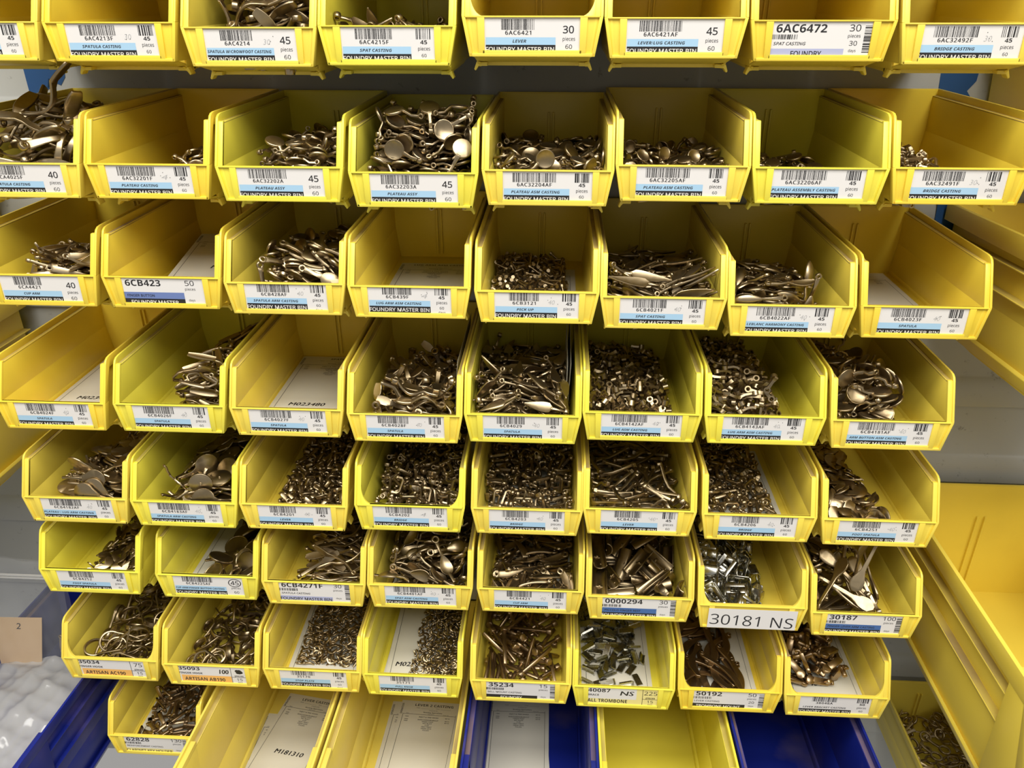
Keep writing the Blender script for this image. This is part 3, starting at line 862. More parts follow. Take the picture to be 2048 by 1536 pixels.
# ------------------------------------------------------------------ table of the small bins: (x, z) of each front's lower edge
POS = {
 1: [(-453.0, -0.5), (-345.1, -0.8), (-237.0, -4.2), (-131.3, -3.0), (-22.2, 3.6), (83.4, 2.6), (189.9, 0.9), (297.8, -1.0)],
 2: [(-441.5, -106.0), (-333.3, -105.8), (-224.5, -106.8), (-116.0, -110.2), (-8.6, -107.4), (96.9, -102.8), (202.7, -103.4), (309.2, -102.7)],
 3: [(-446.0, -199.3), (-337.0, -199.5), (-230.2, -202.9), (-123.7, -203.9), (-15.9, -206.3), (89.5, -209.3), (195.1, -214.1), (303.0, -213.1)],
 4: [(-460.8, -319.2), (-349.1, -318.8), (-240.7, -319.7), (-133.0, -322.3), (-26.8, -319.8), (78.6, -314.8), (185.4, -314.8), (294.0, -316.3)],
 5: [(-458.5, -419.6), (-351.1, -420.3), (-244.1, -419.6), (-132.7, -416.5), (-22.1, -416.2), (82.6, -412.7), (192.0, -414.6), (300.9, -416.0)],
 6: [(-460.4, -502.9), (-340.5, -504.1), (-232.8, -507.3), (-126.5, -506.7), (-17.8, -506.5), (88.6, -510.7), (197.2, -515.7), (305.4, -519.8)],
 7: [(-460.5, -614.4), (-352.4, -617.2), (-244.2, -617.6), (-139.0, -619.0), (-26.5, -620.8), (79.2, -622.6), (186.5, -620.6), (293.4, -621.7)],
 8: [(-430.5, -720.0), (480.5, -814.0)],
}
ROUND = {(1, 5), (5, 4), (6, 7), (7, 1), (7, 7), (7, 8)}
def std(code, desc, **k): return lambda: card_std(code, desc, **k)
L40 = dict(pencil='40')
CARDS = {
 (1, 1): std('6AC4212F', '', pencil='30'), (1, 2): std('6AC4213F', 'SPATULA CASTING', pencil='30'),
 (1, 3): std('6AC4214', 'SPATULA W/CROWFOOT CASTING', big=True, pencil='30'), (1, 4): std('6AC4215F', 'SPAT CASTING', pencil=''),
 (1, 5): std('6AC6421', 'LEVER', num='30', big=True), (1, 6): std('6AC6421AF', 'LEVER/LUG CASTING', big=True),
 (1, 7): lambda: card_bold('6AC6472', '30', 'SPAT CASTING', 'lilac', 'lilac', 'FOUNDRY', second='30'),
 (1, 8): std('6AC32492F', 'BRIDGE CASTING', pencil='30', du=-1.6),
 (2, 1): std('6CA4025F', 'SPATULA CASTING', num='40', big=True), (2, 2): std('6AC32201F', 'PLATEAU CASTING', pencil='4'),
 (2, 3): std('6AC32202A', 'PLATEAU ASSY', big=True, pencil=''), (2, 4): std('6AC32203A', 'PLATEAU ASSY', big=True),
 (2, 5): std('6AC32204AF', 'PLATEAU ASM CASTING'), (2, 6): std('6AC32205AF', 'PLATEAU ASM CASTING', du=-.6),
 (2, 7): std('6AC32206AF', 'PLATEAU ASSEMBLY CASTING', du=-1), (2, 8): std('6AC32491F', 'BRIDGE CASTING', pencil='30', du=-1.6, dv=-.3),
 (3, 1): std('6CA4421', 'CUP ARM', num='40', big=True), (3, 2): lambda: card_bold('6CB423', '50', '', 'slate', 'slate', 'FOUNDRY MASTER', inband='FINGER BUTTON', barcode=False, vbar=False),
 (3, 3): std('6CB428AF', 'SPATULA ARM CASTING', dv=1.2, days=True, **L40), (3, 4): std('6CB439F', 'LUG ARM ASM CASTING', dv=2.0, days=True, pencil='4'),
 (3, 5): std('6CB3121', 'PICK UP', dv=1.0, **L40), (3, 6): std('6CB4021F', 'SPAT CASTING', **L40),
 (3, 7): std('6CB4022AF', 'LEBLANC HARMONY CASTING', du=-1.4, **L40), (3, 8): std('6CB4023F', 'SPATULA', du=-1.4, **L40),
 (4, 1): std('6CB4024F', 'SPATULA', du=-.6, **L40), (4, 2): std('6CB4026F', 'SPATULA', du=-.6, **L40), (4, 3): std('6CB4027F', 'SPATULA', **L40),
 (4, 4): std('6CB4028F', 'SPATULA', **L40), (4, 5): std('6CB4029', 'SPATULA', **L40), (4, 6): std('6CB4142AF', 'LUG ASM CASTING', **L40),
 (4, 7): std('6CB4143AF', 'LUG ARM ASM CASTING', du=-1.2, dv=.5, **L40), (4, 8): std('6CB4181AF', 'ARM BUTTON ASM CASTING', du=-1.2, **L40),
 (5, 1): std('6CB4182AF', 'PLATEAU / LUG ARM CASTING', du=-.6, **L40), (5, 2): std('6CB4183AF', 'SPATULA ARM CASTING', du=-.6, **L40),
 (5, 3): std('6CB4201', 'LEVER', du=-.6, **L40), (5, 4): std('6CB4202', 'BRIDGE', dv=.6, pencil='4'), (5, 5): std('6CB4203', 'BRIDGE', **L40),
 (5, 6): std('6CB4205', 'LEVER', **L40), (5, 7): std('6CB4206', 'BRIDGE', du=-1, dv=.4, **L40), (5, 8): std('6CB4251', 'FOOT SPATULA', dv=.8, **L40),
 (6, 1): std('6CB4252', 'FOOT SPATULA'), (6, 2): std('6CB4225AF', 'CUP ARM/FINGER BUTTON CASTING', big=True, circled=True, dv=1.0),
 (6, 3): lambda: card_bold('6CB4271F', '30', 'SPATULA CASTING', 'lilac', 'lilac', 'FOUNDRY MASTER BIN', dv=1.2),
 (6, 4): std('6CB4401AF', 'SPAT ASM CASTING', dv=.8, **L40), (6, 5): std('6CB4421', 'CUP ARM', **L40),
 (6, 6): lambda: card_bold('0000294', '30', '', 'deep', 'deep', 'FOUNDRY MASTER BIN', inband='PICCOLO FINGER REST'),
 (6, 8): lambda: card_bold('30187', '100', '', 'deep', 'deep', 'FOUNDRY MASTER BIN', inband='FINGER LEVER ARM CASTING'),
 (7, 1): lambda: card_table('35034', 'FINGER HOOK', 'ARTISAN AC190', '75', '15', 'orange'),
 (7, 2): lambda: card_table('35093', 'FINGER HOOK', 'ARTISAN AB190', '', '15', 'orange', hand='100', blotted=True),
 (7, 3): std('35170', 'STOP PLATE', dv=1.6, days=True), (7, 4): std('35171', 'PULL KNOB', dv=.8),
 (7, 5): lambda: card_bold('35234', '15', 'BELL MOUNT CASTING', 'ink', 'ink', 'FOUNDRY', italic=False),
 (7, 6): lambda: card_table('40087', 'BRACE', 'ALL TROMBONE', '225', '15', None, hand='NS', paper='paley'),
 (7, 7): lambda: card_bold('50192', '50', 'LEVER CASTING', 'ink', 'ink', 'TROMBONE MOUNT', second='20', italic=False),
 (7, 8): std('38048A', 'LEVER BRACKET CASTING', num='50', band='paper', dv=.8),
 (8, 1): lambda: card_bold('62828', '130', 'REINFORCEMENT CASTING', 'paley', 'paley', 'CLARINET KEY HOLDER', italic=False),
}
def card_tape():
    c = Card(); c.sheet(-41, 44, 0.6, 24.5, 'paper', .12)
    c.text('30181 NS', -39, 5.2, 13.0, width=80, align='l', bold=-0.005, rot=-0.035)
    return c
CARDS[(6, 7)] = card_tape

GREENISH = {(2, 3), (2, 4), (2, 7), (4, 2), (4, 5), (4, 6), (4, 7), (5, 2), (5, 4), (6, 1), (6, 2), (1, 4), (7, 4), (7, 6)}
WARM = {(1, 2), (1, 7), (2, 2), (2, 8), (3, 1), (3, 2), (4, 1), (7, 7), (3, 8)}
FRONT = Matrix(((1, 0, 0, 0), (0, 0, -1, 1.35 * MM), (0, 1, 0, 0), (0, 0, 0, 1)))      # card plane onto the bin front
WHAT = {}          # key -> words that single the bin out
WRITTEN = {(6, 7): '30181 NS', (6, 6): '0000294', (6, 8): '30187', (7, 1): '35034', (7, 2): '35093', (7, 3): '35170', (7, 4): '35171', (7, 5): '35234', (7, 6): '40087', (7, 7): '50192', (7, 8): '38048A', (8, 1): '62828', (3, 2): '6CB423', (1, 7): '6AC6472', (6, 3): '6CB4271F', (1, 1): ''}
import re as _re
CODE = {(1, 2): '6AC4213F', (1, 3): '6AC4214', (1, 4): '6AC4215F', (1, 5): '6AC6421', (1, 6): '6AC6421AF', (1, 8): '6AC32492F', (2, 1): '6CA4025F', (2, 2): '6AC32201F', (2, 3): '6AC32202A',
 (2, 4): '6AC32203A', (2, 5): '6AC32204AF', (2, 6): '6AC32205AF', (2, 7): '6AC32206AF', (2, 8): '6AC32491F', (3, 1): '6CA4421', (3, 3): '6CB428AF', (3, 4): '6CB439F', (3, 5): '6CB3121',
 (3, 6): '6CB4021F', (3, 7): '6CB4022AF', (3, 8): '6CB4023F', (4, 1): '6CB4024F', (4, 2): '6CB4026F', (4, 3): '6CB4027F', (4, 4): '6CB4028F', (4, 5): '6CB4029', (4, 6): '6CB4142AF',
 (4, 7): '6CB4143AF', (4, 8): '6CB4181AF', (5, 1): '6CB4182AF', (5, 2): '6CB4183AF', (5, 3): '6CB4201', (5, 4): '6CB4202', (5, 5): '6CB4203', (5, 6): '6CB4205', (5, 7): '6CB4206',
 (5, 8): '6CB4251', (6, 1): '6CB4252', (6, 2): '6CB4225AF', (6, 4): '6CB4401AF', (6, 5): '6CB4421'}
CODE.update(WRITTEN)
HOLDS = {(1, 1): 'at the clipped end of the top row', (1, 5): 'empty, rounded opening', (1, 6): 'empty', (1, 7): 'empty, bold lettering', (1, 8): 'empty', (3, 2): 'holding a folded card', (3, 4): 'holding only a printed card', (3, 8): 'holding only a blank-looking card',
 (4, 1): 'holding only a handwritten card', (4, 3): 'holding only a spatula card'}
WORDS = {(1, 2): 'almost empty', (1, 3): 'full of big curved levers', (1, 4): 'with a few ring ends showing', (2, 1): 'overfull of long levers', (2, 2): 'with few disc keys', (2, 3): 'half full of disc keys', (2, 4): 'full of disc keys',
 (2, 5): 'with a level layer of disc keys', (2, 6): 'with a shallow layer of little keys', (2, 7): 'with few castings on its floor', (2, 8): 'with few bridge castings', (3, 1): 'with pointed blades', (3, 3): 'of eyed arms', (3, 5): 'of tiny pins', (3, 6): 'of long leaf castings',
 (3, 7): 'of domed spoons', (4, 2): 'of trough-shaped spatulas', (4, 4): 'of bowed spatulas beside a standing card', (4, 5): 'of leaf-shaped spatulas', (4, 6): 'full of tiny lugs', (4, 7): 'of tiny lugs heaped to one side', (4, 8): 'of buttons on arms',
 (5, 1): 'of teardrop plates', (5, 2): 'of round plates on arms', (5, 3): 'of small bent levers', (5, 4): 'with rounded opening, of bridges', (5, 5): 'of broad bridges', (5, 6): 'of bent square levers', (5, 7): 'of bridges round a bare card', (5, 8): 'of flat crescent plates',
 (6, 1): 'of small foot plates', (6, 2): 'of thick round buttons', (6, 3): 'of strap-shaped spatulas', (6, 4): 'of eyed leaf castings', (6, 5): 'of claw-shaped castings', (6, 6): 'of half-pipe rests', (6, 7): 'of silvery clips', (6, 8): 'of long tapering levers',
 (7, 1): 'of looped hooks', (7, 2): 'of curled hooks', (7, 3): 'of crescents over loose cards', (7, 4): 'of crescents beside stacked cards', (7, 5): 'of square rods', (7, 6): 'of silvery braces', (7, 7): 'of wavy levers', (7, 8): 'of blocky brackets', (8, 1): 'of flat stepped bars', (8, 2): 'of dark ring levers tucked low in the corner'}
WORDS.update(HOLDS)
BINM = {}
rj = random.Random(5)
for r, row in POS.items():
    for ci, (x, z) in enumerate(row):
        k = (r, ci + 1)
        M = bin_matrix(x, z)
        BINM[k] = M
        root = link('hopper_bin', None, mat=M); root.empty_display_size = .02
        o = link('bin_tub', HOPPER_R if k in ROUND else HOPPER, root)
        c = Y2 if k in GREENISH else (Y3 if k in WARM else Y1)
        j = 1 + rj.uniform(-.04, .04)
        o.color = (c[0] * j, c[1] * j, c[2], 1)
        lab = ('small yellow hopper bin marked %s, %s' % (CODE[k], WORDS[k])) if CODE.get(k) else 'small yellow hopper bin %s' % WORDS[k]
        tag(root, lab, 'bin', 'yellow hopper bins on the louvred panel')
        if k not in CARDS: continue
        fm = FRONT if k != (6, 7) else FRONT @ Matrix.Translation((0, 0, 1.7 * MM))
        cd = CARDS[k]()
        card = link('label_card', cd.mesh('label_card', fm), root)
        link('label_print', cd.mesh('label_print', fm, 1), card)
# the row hung above the labelled top row
for i in range(8):
    root = link('hopper_bin', None, mat=bin_matrix(-453 + 107.3 * i, 102.0)); link('bin_tub', HOPPER, root).color = Y1
    tag(root, 'plain yellow hopper bin hung above the top row', 'bin', 'plain bins above the top row')
bpy.context.view_layer.update()

# ------------------------------------------------------------------ the bigger bins round them
def big_bin(mesh, name, x, z, y, tilt, col, label, cat='bin', group=None, yaw=0.0):
    M = bin_matrix(x, z, math.radians(tilt), y, yaw)
    o = link(name, None, mat=M); o.empty_display_size = .02; link('bin_tub', mesh, o).color = col
    tag(o, label, cat, group)
    return M
GB = 'deep bins along the bottom row'
DEEP = {}
for n, x, col, lab in (('A', -297.5, Y4, 'deep yellow bin beside the 62828 bin, holding a card marked M181310'),
                       ('B', -155.5, Y4, 'deep yellow bin holding the lever 2 casting card'),
                       ('C', -14.5, BLUE, 'deep blue bin holding a greyish printed card'),
                       ('D', 124.0, Y2, 'deep yellow bin standing empty between two blue bins'),
                       ('E', 264.5, BLUE, 'deep blue empty bin below the bin marked 50192'),
                       ('H', -587.0, BLUE, 'deep blue bin under the clear plastic bag')):
    DEEP[n] = big_bin(BIG, 'deep_bin', x, -645 - 127 - 4 + (2 if n == 'H' else 0) , -110, 1.6, col, lab, group=GB)
GL = 'large bins flanking the small ones'
LARGE_M = {}
for n, me, x, z, y, t, lab in (('G', LARGE, 496, -622, -139, 5.0, 'large yellow bin with ribbed side below the bare steel strip'),
                     ('G2', SHALLOW, 496, -263, -85, 2.0, 'large yellow bin with ribbed side beside the 6CB4023F bin'),
                     ('G1', SHALLOW, 504, -62, -85, 2.0, 'large yellow bin beside the 6AC32492F bin in the top corner'),
                     ('G3', TALL, -590 - 104, -442, -85, 4.0, 'large yellow bin with ribbed side beside the 6CB4024F bin'),
                     ('G4', TALL, -590 - 104, -245, -85, 4.0, 'large yellow bin glimpsed beside the 6CA4421 bin')):
    LARGE_M[n] = big_bin(me, 'large_bin', x, z, y, t, Y1, lab, group=GL)
# ------------------------------------------------------------------ where each casting came to rest in its bin:
# across, deep, up (millimetres), three turns (steps of five degrees)
HEAPS = {
(1, 2):(76,89,30,34,1,35,75,89,34,38,2,35,76,91,25,33,71,41,92,132,25,49,66,56,94,155,30,20,0,17,76,94,37,39,2,38,
84,117,9,0,0,58,90,139,34,43,0,57,89,126,21,38,4,20,66,86,7,35,1,34,89,161,24,38,71,19,85,107,17,69,68,20,
83,101,7,37,1,59,64,85,20,18,6,68,78,101,39,32,0,4,77,98,17,33,2,29,81,100,30,1,69,26,70,98,19,25,71,25,
85,123,29,42,71,60,86,108,31,64,68,61,75,116,40,67,3,61,80,139,32,62,69,60,64,91,12,37,71,3,68,95,10,67,0,32,
87,165,23,69,1,57,65,95,18,45,70,64,73,157,9,0,0,40,74,145,15,40,68,35,77,111,12,36,70,6,81,174,17,0,66,9,
76,99,27,8,2,3,76,131,17,39,1,30,73,128,14,38,71,33,78,99,35,0,70,31,52,101,25,27,9,54,71,112,38,70,68,47,
75,146,19,1,67,41,83,150,29,40,71,21,73,162,12,31,2,34,68,144,14,41,69,32,61,96,23,31,8,49,67,112,22,4,4,66,
72,107,25,31,68,33,83,150,27,4,69,20,75,162,22,36,4,69,66,182,11,18,71,1,71,138,25,28,68,41,76,162,28,3,67,24,
65,121,34,41,0,14,73,179,21,1,9,39,66,128,12,34,1,67,62,110,7,37,1,44,49,106,14,19,1,18,76,158,17,33,1,67,
71,137,7,36,1,14,71,112,24,42,2,1,61,169,21,32,0,60,64,138,10,35,0,68,64,117,11,35,3,38,66,126,28,31,4,7,
66,121,17,37,4,54,75,129,22,31,5,11,65,144,26,37,4,8,62,160,13,5,1,65,66,119,20,40,71,5,58,128,19,71,68,16,
63,170,14,69,4,38,65,151,13,5,70,2,52,143,16,38,2,17,54,134,23,37,71,16,
),
(1, 3):(91,76,56,33,1,54,91,122,35,42,61,56,44,33,73,33,67,37,49,25,51,7,67,0,87,72,26,26,8,54,21,53,48,56,2,21,
85,85,18,49,70,51,83,70,40,71,5,22,75,35,60,28,8,34,73,77,61,42,1,50,32,58,58,38,2,13,71,52,59,42,0,48,
54,28,42,28,68,71,18,31,34,35,15,35,84,145,11,66,0,52,59,43,52,19,5,70,59,35,37,36,1,31,78,110,29,33,0,25,
74,38,21,40,1,46,71,41,34,2,3,26,82,123,23,43,4,22,62,51,43,34,70,6,25,62,44,49,5,23,62,116,9,0,0,34,
85,119,51,39,69,52,40,40,47,4,69,66,82,72,53,32,1,18,46,65,61,42,1,25,52,90,55,34,5,7,70,24,29,17,63,39,
67,167,18,44,71,29,68,65,31,40,2,37,67,116,17,35,2,31,70,148,9,0,0,49,69,68,42,33,1,44,73,50,25,34,66,65,
22,78,57,18,0,53,86,130,39,33,4,15,79,42,9,0,0,15,83,158,28,32,9,17,68,97,57,1,4,15,64,89,22,33,0,3,
79,163,31,28,9,12,67,55,37,68,70,2,71,92,49,71,4,6,37,125,48,31,4,16,31,131,51,38,2,13,19,73,28,39,69,54,
51,67,38,32,0,11,55,77,48,3,3,2,53,136,49,38,69,51,65,18,17,17,3,37,67,92,10,36,1,27,23,62,16,32,3,23,
43,60,44,38,5,36,63,45,9,0,0,47,49,27,28,2,2,40,55,88,47,32,2,0,67,158,18,49,71,66,40,36,30,4,0,42,
27,138,45,66,60,23,56,56,10,23,0,45,20,45,19,0,4,20,68,80,53,32,0,9,33,162,26,35,7,43,56,79,22,5,4,38,
65,101,38,67,2,41,29,69,44,56,67,59,47,132,42,36,4,28,48,89,16,2,1,40,66,164,31,5,8,19,58,149,17,23,0,26,
50,68,45,70,68,71,44,110,47,71,69,42,48,30,19,2,4,38,66,76,35,45,0,47,36,60,12,41,2,42,57,136,40,61,70,64,
47,163,42,27,70,40,41,156,19,4,1,62,62,67,22,38,70,46,37,40,19,4,4,36,51,97,29,51,71,35,39,83,35,66,68,8,
46,102,44,71,71,4,57,122,24,37,1,46,46,71,24,40,2,37,36,64,31,29,71,48,49,88,9,36,2,25,46,154,36,26,71,67,
),
(1, 4):(91,114,19,20,71,16,89,140,23,48,1,18,18,32,39,46,4,5,88,74,11,18,2,54,91,81,36,23,63,13,82,129,30,46,0,26,
32,39,39,1,63,53,62,30,34,38,7,65,87,159,10,18,0,16,38,27,33,31,66,67,6,54,34,21,69,52,50,104,33,66,68,18,
83,150,25,68,71,48,21,27,34,67,3,33,74,89,33,35,1,27,70,49,33,3,67,31,69,105,27,7,11,38,78,151,28,40,2,48,
86,43,32,32,1,23,81,92,30,42,70,27,86,84,17,39,5,51,81,54,19,37,3,26,79,63,22,2,70,44,15,125,24,41,5,24,
72,68,34,70,70,58,78,68,24,38,3,33,50,79,32,31,3,6,47,54,34,35,3,22,33,119,27,55,10,42,62,45,33,3,67,27,
82,34,27,41,67,62,53,73,30,36,4,31,81,42,9,0,0,48,81,55,27,53,68,7,22,129,27,9,0,68,60,118,28,55,69,52,
78,103,13,29,71,44,79,65,29,35,70,2,86,124,16,52,2,16,76,165,16,37,1,34,85,29,21,31,65,8,9,94,24,17,7,17,
18,34,22,33,4,25,76,126,28,3,1,65,34,35,33,66,66,65,44,32,24,36,2,28,78,111,27,35,2,61,61,32,28,69,5,7,
53,159,24,30,4,10,18,37,30,36,0,62,36,77,31,35,0,43,78,37,13,47,3,42,77,69,16,34,1,67,32,83,31,23,3,5,
58,159,24,14,71,44,76,93,10,66,0,43,81,88,27,4,2,16,52,38,32,32,2,70,79,24,24,38,69,2,77,31,13,5,3,39,
61,145,25,34,5,11,79,95,19,32,10,67,26,157,23,24,2,44,21,141,24,45,6,4,33,94,28,43,3,70,41,119,25,20,2,10,
26,50,35,62,0,41,78,135,15,34,2,43,23,71,27,34,4,64,78,113,10,35,71,45,12,122,21,34,5,16,61,95,28,30,2,49,
53,51,31,38,69,10,12,59,18,53,1,54,12,39,24,40,71,50,57,58,30,36,5,61,33,148,25,37,71,47,78,44,17,36,8,31,
62,90,22,35,6,31,25,87,25,28,7,67,55,38,28,69,1,6,43,127,30,35,1,61,11,171,15,24,67,50,52,57,26,36,4,5,
42,92,22,68,6,58,25,41,19,44,3,26,31,140,23,15,4,39,16,94,21,36,3,21,16,110,21,35,4,24,76,110,23,35,1,68,
38,50,24,36,0,49,81,62,9,0,0,14,12,55,11,32,71,53,76,85,22,15,2,62,55,126,25,61,67,54,71,141,13,38,69,34,
78,65,12,38,2,21,53,145,24,64,68,47,46,121,21,70,1,15,23,159,22,58,69,46,79,156,23,2,0,9,27,132,20,23,70,33,
78,177,18,54,0,67,72,122,23,71,1,29,33,176,17,40,0,30,73,141,20,1,2,28,56,66,27,36,0,38,54,90,23,35,68,15,
16,147,16,0,0,58,81,166,11,36,0,51,64,86,19,0,0,11,59,36,21,71,1,19,19,161,20,59,71,48,25,77,13,37,0,3,
57,86,15,1,71,32,58,100,20,58,65,24,54,116,20,46,9,8,42,83,24,32,1,30,74,78,24,71,0,70,53,161,11,37,3,20,
51,37,13,36,69,18,24,59,20,22,11,63,51,165,17,39,1,54,46,148,22,5,71,17,72,112,20,1,0,28,22,144,22,12,1,5,
75,69,8,37,1,15,13,43,8,36,1,19,25,86,14,38,0,0,24,121,20,0,2,39,28,53,27,26,4,45,68,79,8,36,1,8,
73,125,10,51,0,10,80,160,8,36,1,14,14,117,10,0,71,20,50,70,11,32,71,51,24,102,17,45,3,37,70,36,18,34,68,66,
22,84,18,35,1,30,69,120,16,1,2,43,18,69,25,6,1,11,70,135,23,13,70,63,40,75,25,27,2,69,21,166,8,36,1,12,
58,46,8,36,1,47,
),
(2, 1):(82,149,11,29,1,21,87,153,35,8,5,21,85,59,10,0,0,53,49,21,48,29,68,71,24,45,65,40,67,16,69,35,87,37,64,71,
65,41,46,44,0,42,57,25,66,33,71,35,74,157,31,32,64,48,86,72,20,36,0,18,67,42,36,66,2,10,62,73,75,70,69,33,
72,76,62,34,69,46,73,97,54,71,3,57,77,29,39,58,11,43,54,10,35,50,1,0,54,36,57,70,3,34,55,42,67,69,69,7,
62,66,40,71,1,31,60,56,62,0,0,5,76,136,16,13,70,19,51,74,65,68,4,45,63,52,32,39,71,45,72,47,59,33,62,67,
74,102,23,38,1,52,38,59,68,19,71,16,58,86,30,71,0,39,62,51,10,37,2,50,48,47,17,47,3,33,20,44,54,36,4,54,
60,62,29,45,0,8,46,25,25,32,1,41,58,17,32,70,71,34,62,105,24,36,70,16,28,100,52,42,7,19,61,95,56,0,3,57,
57,86,14,36,71,6,53,108,31,36,5,50,48,138,27,70,71,4,60,77,58,35,69,15,64,77,33,35,67,7,52,104,10,0,0,64,
20,88,55,23,61,15,50,67,45,33,0,15,48,96,50,39,0,8,41,166,30,6,65,44,55,111,18,33,1,46,50,37,15,24,70,70,
36,97,37,34,3,20,39,76,56,37,4,47,26,63,31,71,71,21,51,9,12,19,71,71,38,157,23,36,6,25,39,125,18,21,0,44,
52,102,39,37,3,52,47,57,18,55,70,69,50,137,10,0,0,59,38,139,17,35,70,8,22,102,26,69,5,56,41,114,19,2,1,44,
32,144,27,36,64,61,16,46,20,36,71,17,29,79,41,41,70,56,
),
(2, 2):(93,109,29,19,66,20,91,64,23,46,2,52,89,130,27,16,71,58,76,52,38,68,71,9,83,43,33,38,68,63,84,93,14,37,2,20,
86,152,10,45,0,14,79,100,33,41,65,30,86,32,12,36,70,15,87,96,21,39,8,14,88,123,20,35,2,16,74,24,36,67,70,34,
86,64,13,1,3,57,82,60,35,68,2,30,63,32,35,69,68,11,88,72,31,32,69,17,83,50,27,39,69,25,77,79,34,35,69,7,
63,51,33,39,6,34,64,70,34,27,0,25,77,49,19,0,0,35,80,31,29,31,68,34,83,67,23,28,69,19,83,132,14,3,70,15,
78,32,18,37,69,71,79,67,15,34,71,30,79,147,19,35,71,49,80,32,8,36,69,13,77,105,17,63,3,2,80,38,25,65,3,67,
78,111,31,4,5,7,78,87,14,2,1,33,82,116,19,71,71,55,66,100,31,71,0,54,79,90,22,43,4,26,72,119,28,32,69,39,
77,113,9,33,69,70,75,49,26,66,6,0,74,134,8,35,69,42,73,23,22,32,70,0,61,127,25,42,69,47,63,61,28,71,70,39,
54,32,19,49,56,33,70,99,10,0,0,43,52,75,19,25,56,12,72,70,30,68,2,51,52,25,18,31,58,53,72,53,8,36,69,4,
56,149,13,42,0,57,74,18,17,24,70,4,62,62,15,34,0,34,65,143,20,1,0,15,72,39,11,3,1,7,71,87,10,0,0,38,
58,98,27,4,4,17,77,129,24,39,70,10,71,73,8,39,70,69,68,117,11,39,1,32,57,157,14,1,69,9,68,33,23,28,70,70,
72,126,20,38,71,8,52,51,10,2,2,52,69,141,10,44,0,43,67,151,13,36,3,45,67,77,20,29,1,40,60,167,8,34,70,19,
64,47,13,38,69,49,73,98,27,3,0,49,74,158,8,36,69,44,53,120,14,33,0,51,62,59,20,35,70,38,60,108,16,23,66,5,
60,69,23,66,5,42,70,31,12,35,0,46,56,117,18,31,70,49,
),
(2, 3):(91,34,51,44,0,54,68,31,54,35,67,54,94,127,38,54,71,51,57,15,48,38,70,39,67,12,39,30,70,71,44,24,48,36,5,64,
87,26,57,49,64,61,94,87,35,20,5,21,72,17,44,8,2,35,89,40,47,69,0,17,65,25,50,35,0,7,90,113,33,35,68,58,
84,21,45,65,6,6,90,63,39,38,71,57,86,144,16,42,5,15,76,72,51,64,3,0,34,28,48,4,3,51,40,24,41,37,70,50,
42,23,36,36,70,38,75,141,41,71,71,62,89,59,32,36,70,15,85,105,41,31,71,59,86,66,17,1,0,14,86,100,15,33,71,16,
87,170,22,38,67,13,52,37,48,38,0,55,58,144,43,7,2,15,92,144,35,13,67,18,49,65,51,69,4,2,81,109,9,36,69,62,
86,68,10,37,68,14,87,42,26,11,66,54,86,38,37,40,70,16,67,88,49,33,69,34,66,63,48,59,2,2,80,173,33,40,70,32,
34,111,42,33,62,7,78,26,32,32,70,17,88,19,14,56,1,15,83,57,40,35,5,41,84,103,24,6,7,46,85,18,22,35,67,12,
79,115,16,36,2,40,80,75,29,0,2,68,37,174,37,21,2,64,85,28,16,44,70,50,80,132,19,1,70,28,76,81,34,38,71,36,
32,28,33,69,1,20,60,10,34,40,71,38,83,24,27,36,5,30,43,96,44,2,7,70,79,88,23,45,0,35,66,28,42,42,69,70,
77,52,46,39,67,7,76,48,15,37,3,0,81,123,23,39,3,38,52,156,38,57,4,67,54,110,46,37,69,46,57,46,47,69,5,42,
44,44,30,36,0,67,75,127,11,4,3,33,69,38,46,67,4,35,72,97,45,34,71,66,79,174,20,31,71,43,69,142,33,8,4,34,
81,156,15,66,4,46,53,170,37,37,66,44,74,122,38,70,70,53,38,81,39,58,7,43,73,153,31,31,4,40,83,71,22,36,71,58,
79,154,25,6,4,33,80,170,29,2,71,63,79,157,27,42,70,33,63,78,40,1,2,36,36,55,39,27,63,7,77,103,32,38,0,28,
78,79,42,35,70,24,78,97,10,3,3,27,65,123,39,31,0,19,76,77,10,0,1,44,37,27,23,12,63,3,33,140,34,9,5,51,
83,43,24,48,69,47,55,168,31,35,71,24,65,30,36,30,71,31,41,147,35,6,68,63,41,116,39,34,0,25,77,112,24,70,8,31,
43,66,40,29,0,37,78,39,8,34,70,64,76,59,24,34,71,38,34,63,26,4,0,60,42,91,37,3,7,0,42,18,30,71,71,3,
80,171,8,35,70,21,33,38,21,67,66,22,30,173,27,11,65,55,74,139,10,0,3,38,31,161,33,62,64,6,52,43,40,4,4,70,
63,91,28,38,0,39,59,88,41,24,70,8,68,91,37,2,5,40,30,121,18,4,5,23,33,91,32,33,71,50,73,44,37,41,71,56,
50,123,38,38,68,60,76,128,26,39,1,45,34,109,29,37,70,48,27,85,12,20,3,18,70,150,19,41,3,30,71,56,12,20,3,67,
43,34,25,65,70,32,78,63,30,37,0,51,70,110,35,37,64,57,38,95,15,0,71,36,78,73,20,68,1,49,67,33,15,38,67,46,
57,17,28,4,0,69,30,8,23,20,11,39,61,174,27,33,71,28,52,71,39,45,1,65,51,138,35,70,3,19,56,110,32,2,6,25,
29,126,10,0,3,51,38,92,26,37,69,63,70,37,30,38,70,10,42,110,35,36,71,28,76,165,15,69,2,41,39,179,12,35,2,35,
30,159,20,3,0,52,64,129,20,43,2,50,51,46,26,0,1,38,55,76,33,33,69,69,53,165,14,0,1,15,37,69,15,66,7,29,
62,100,21,6,5,29,37,71,22,70,70,6,49,22,23,71,70,13,56,156,24,71,71,51,39,74,28,35,68,65,57,107,27,5,71,43,
51,165,25,36,68,67,40,64,32,40,68,70,48,154,19,0,3,6,40,122,24,33,69,39,
),
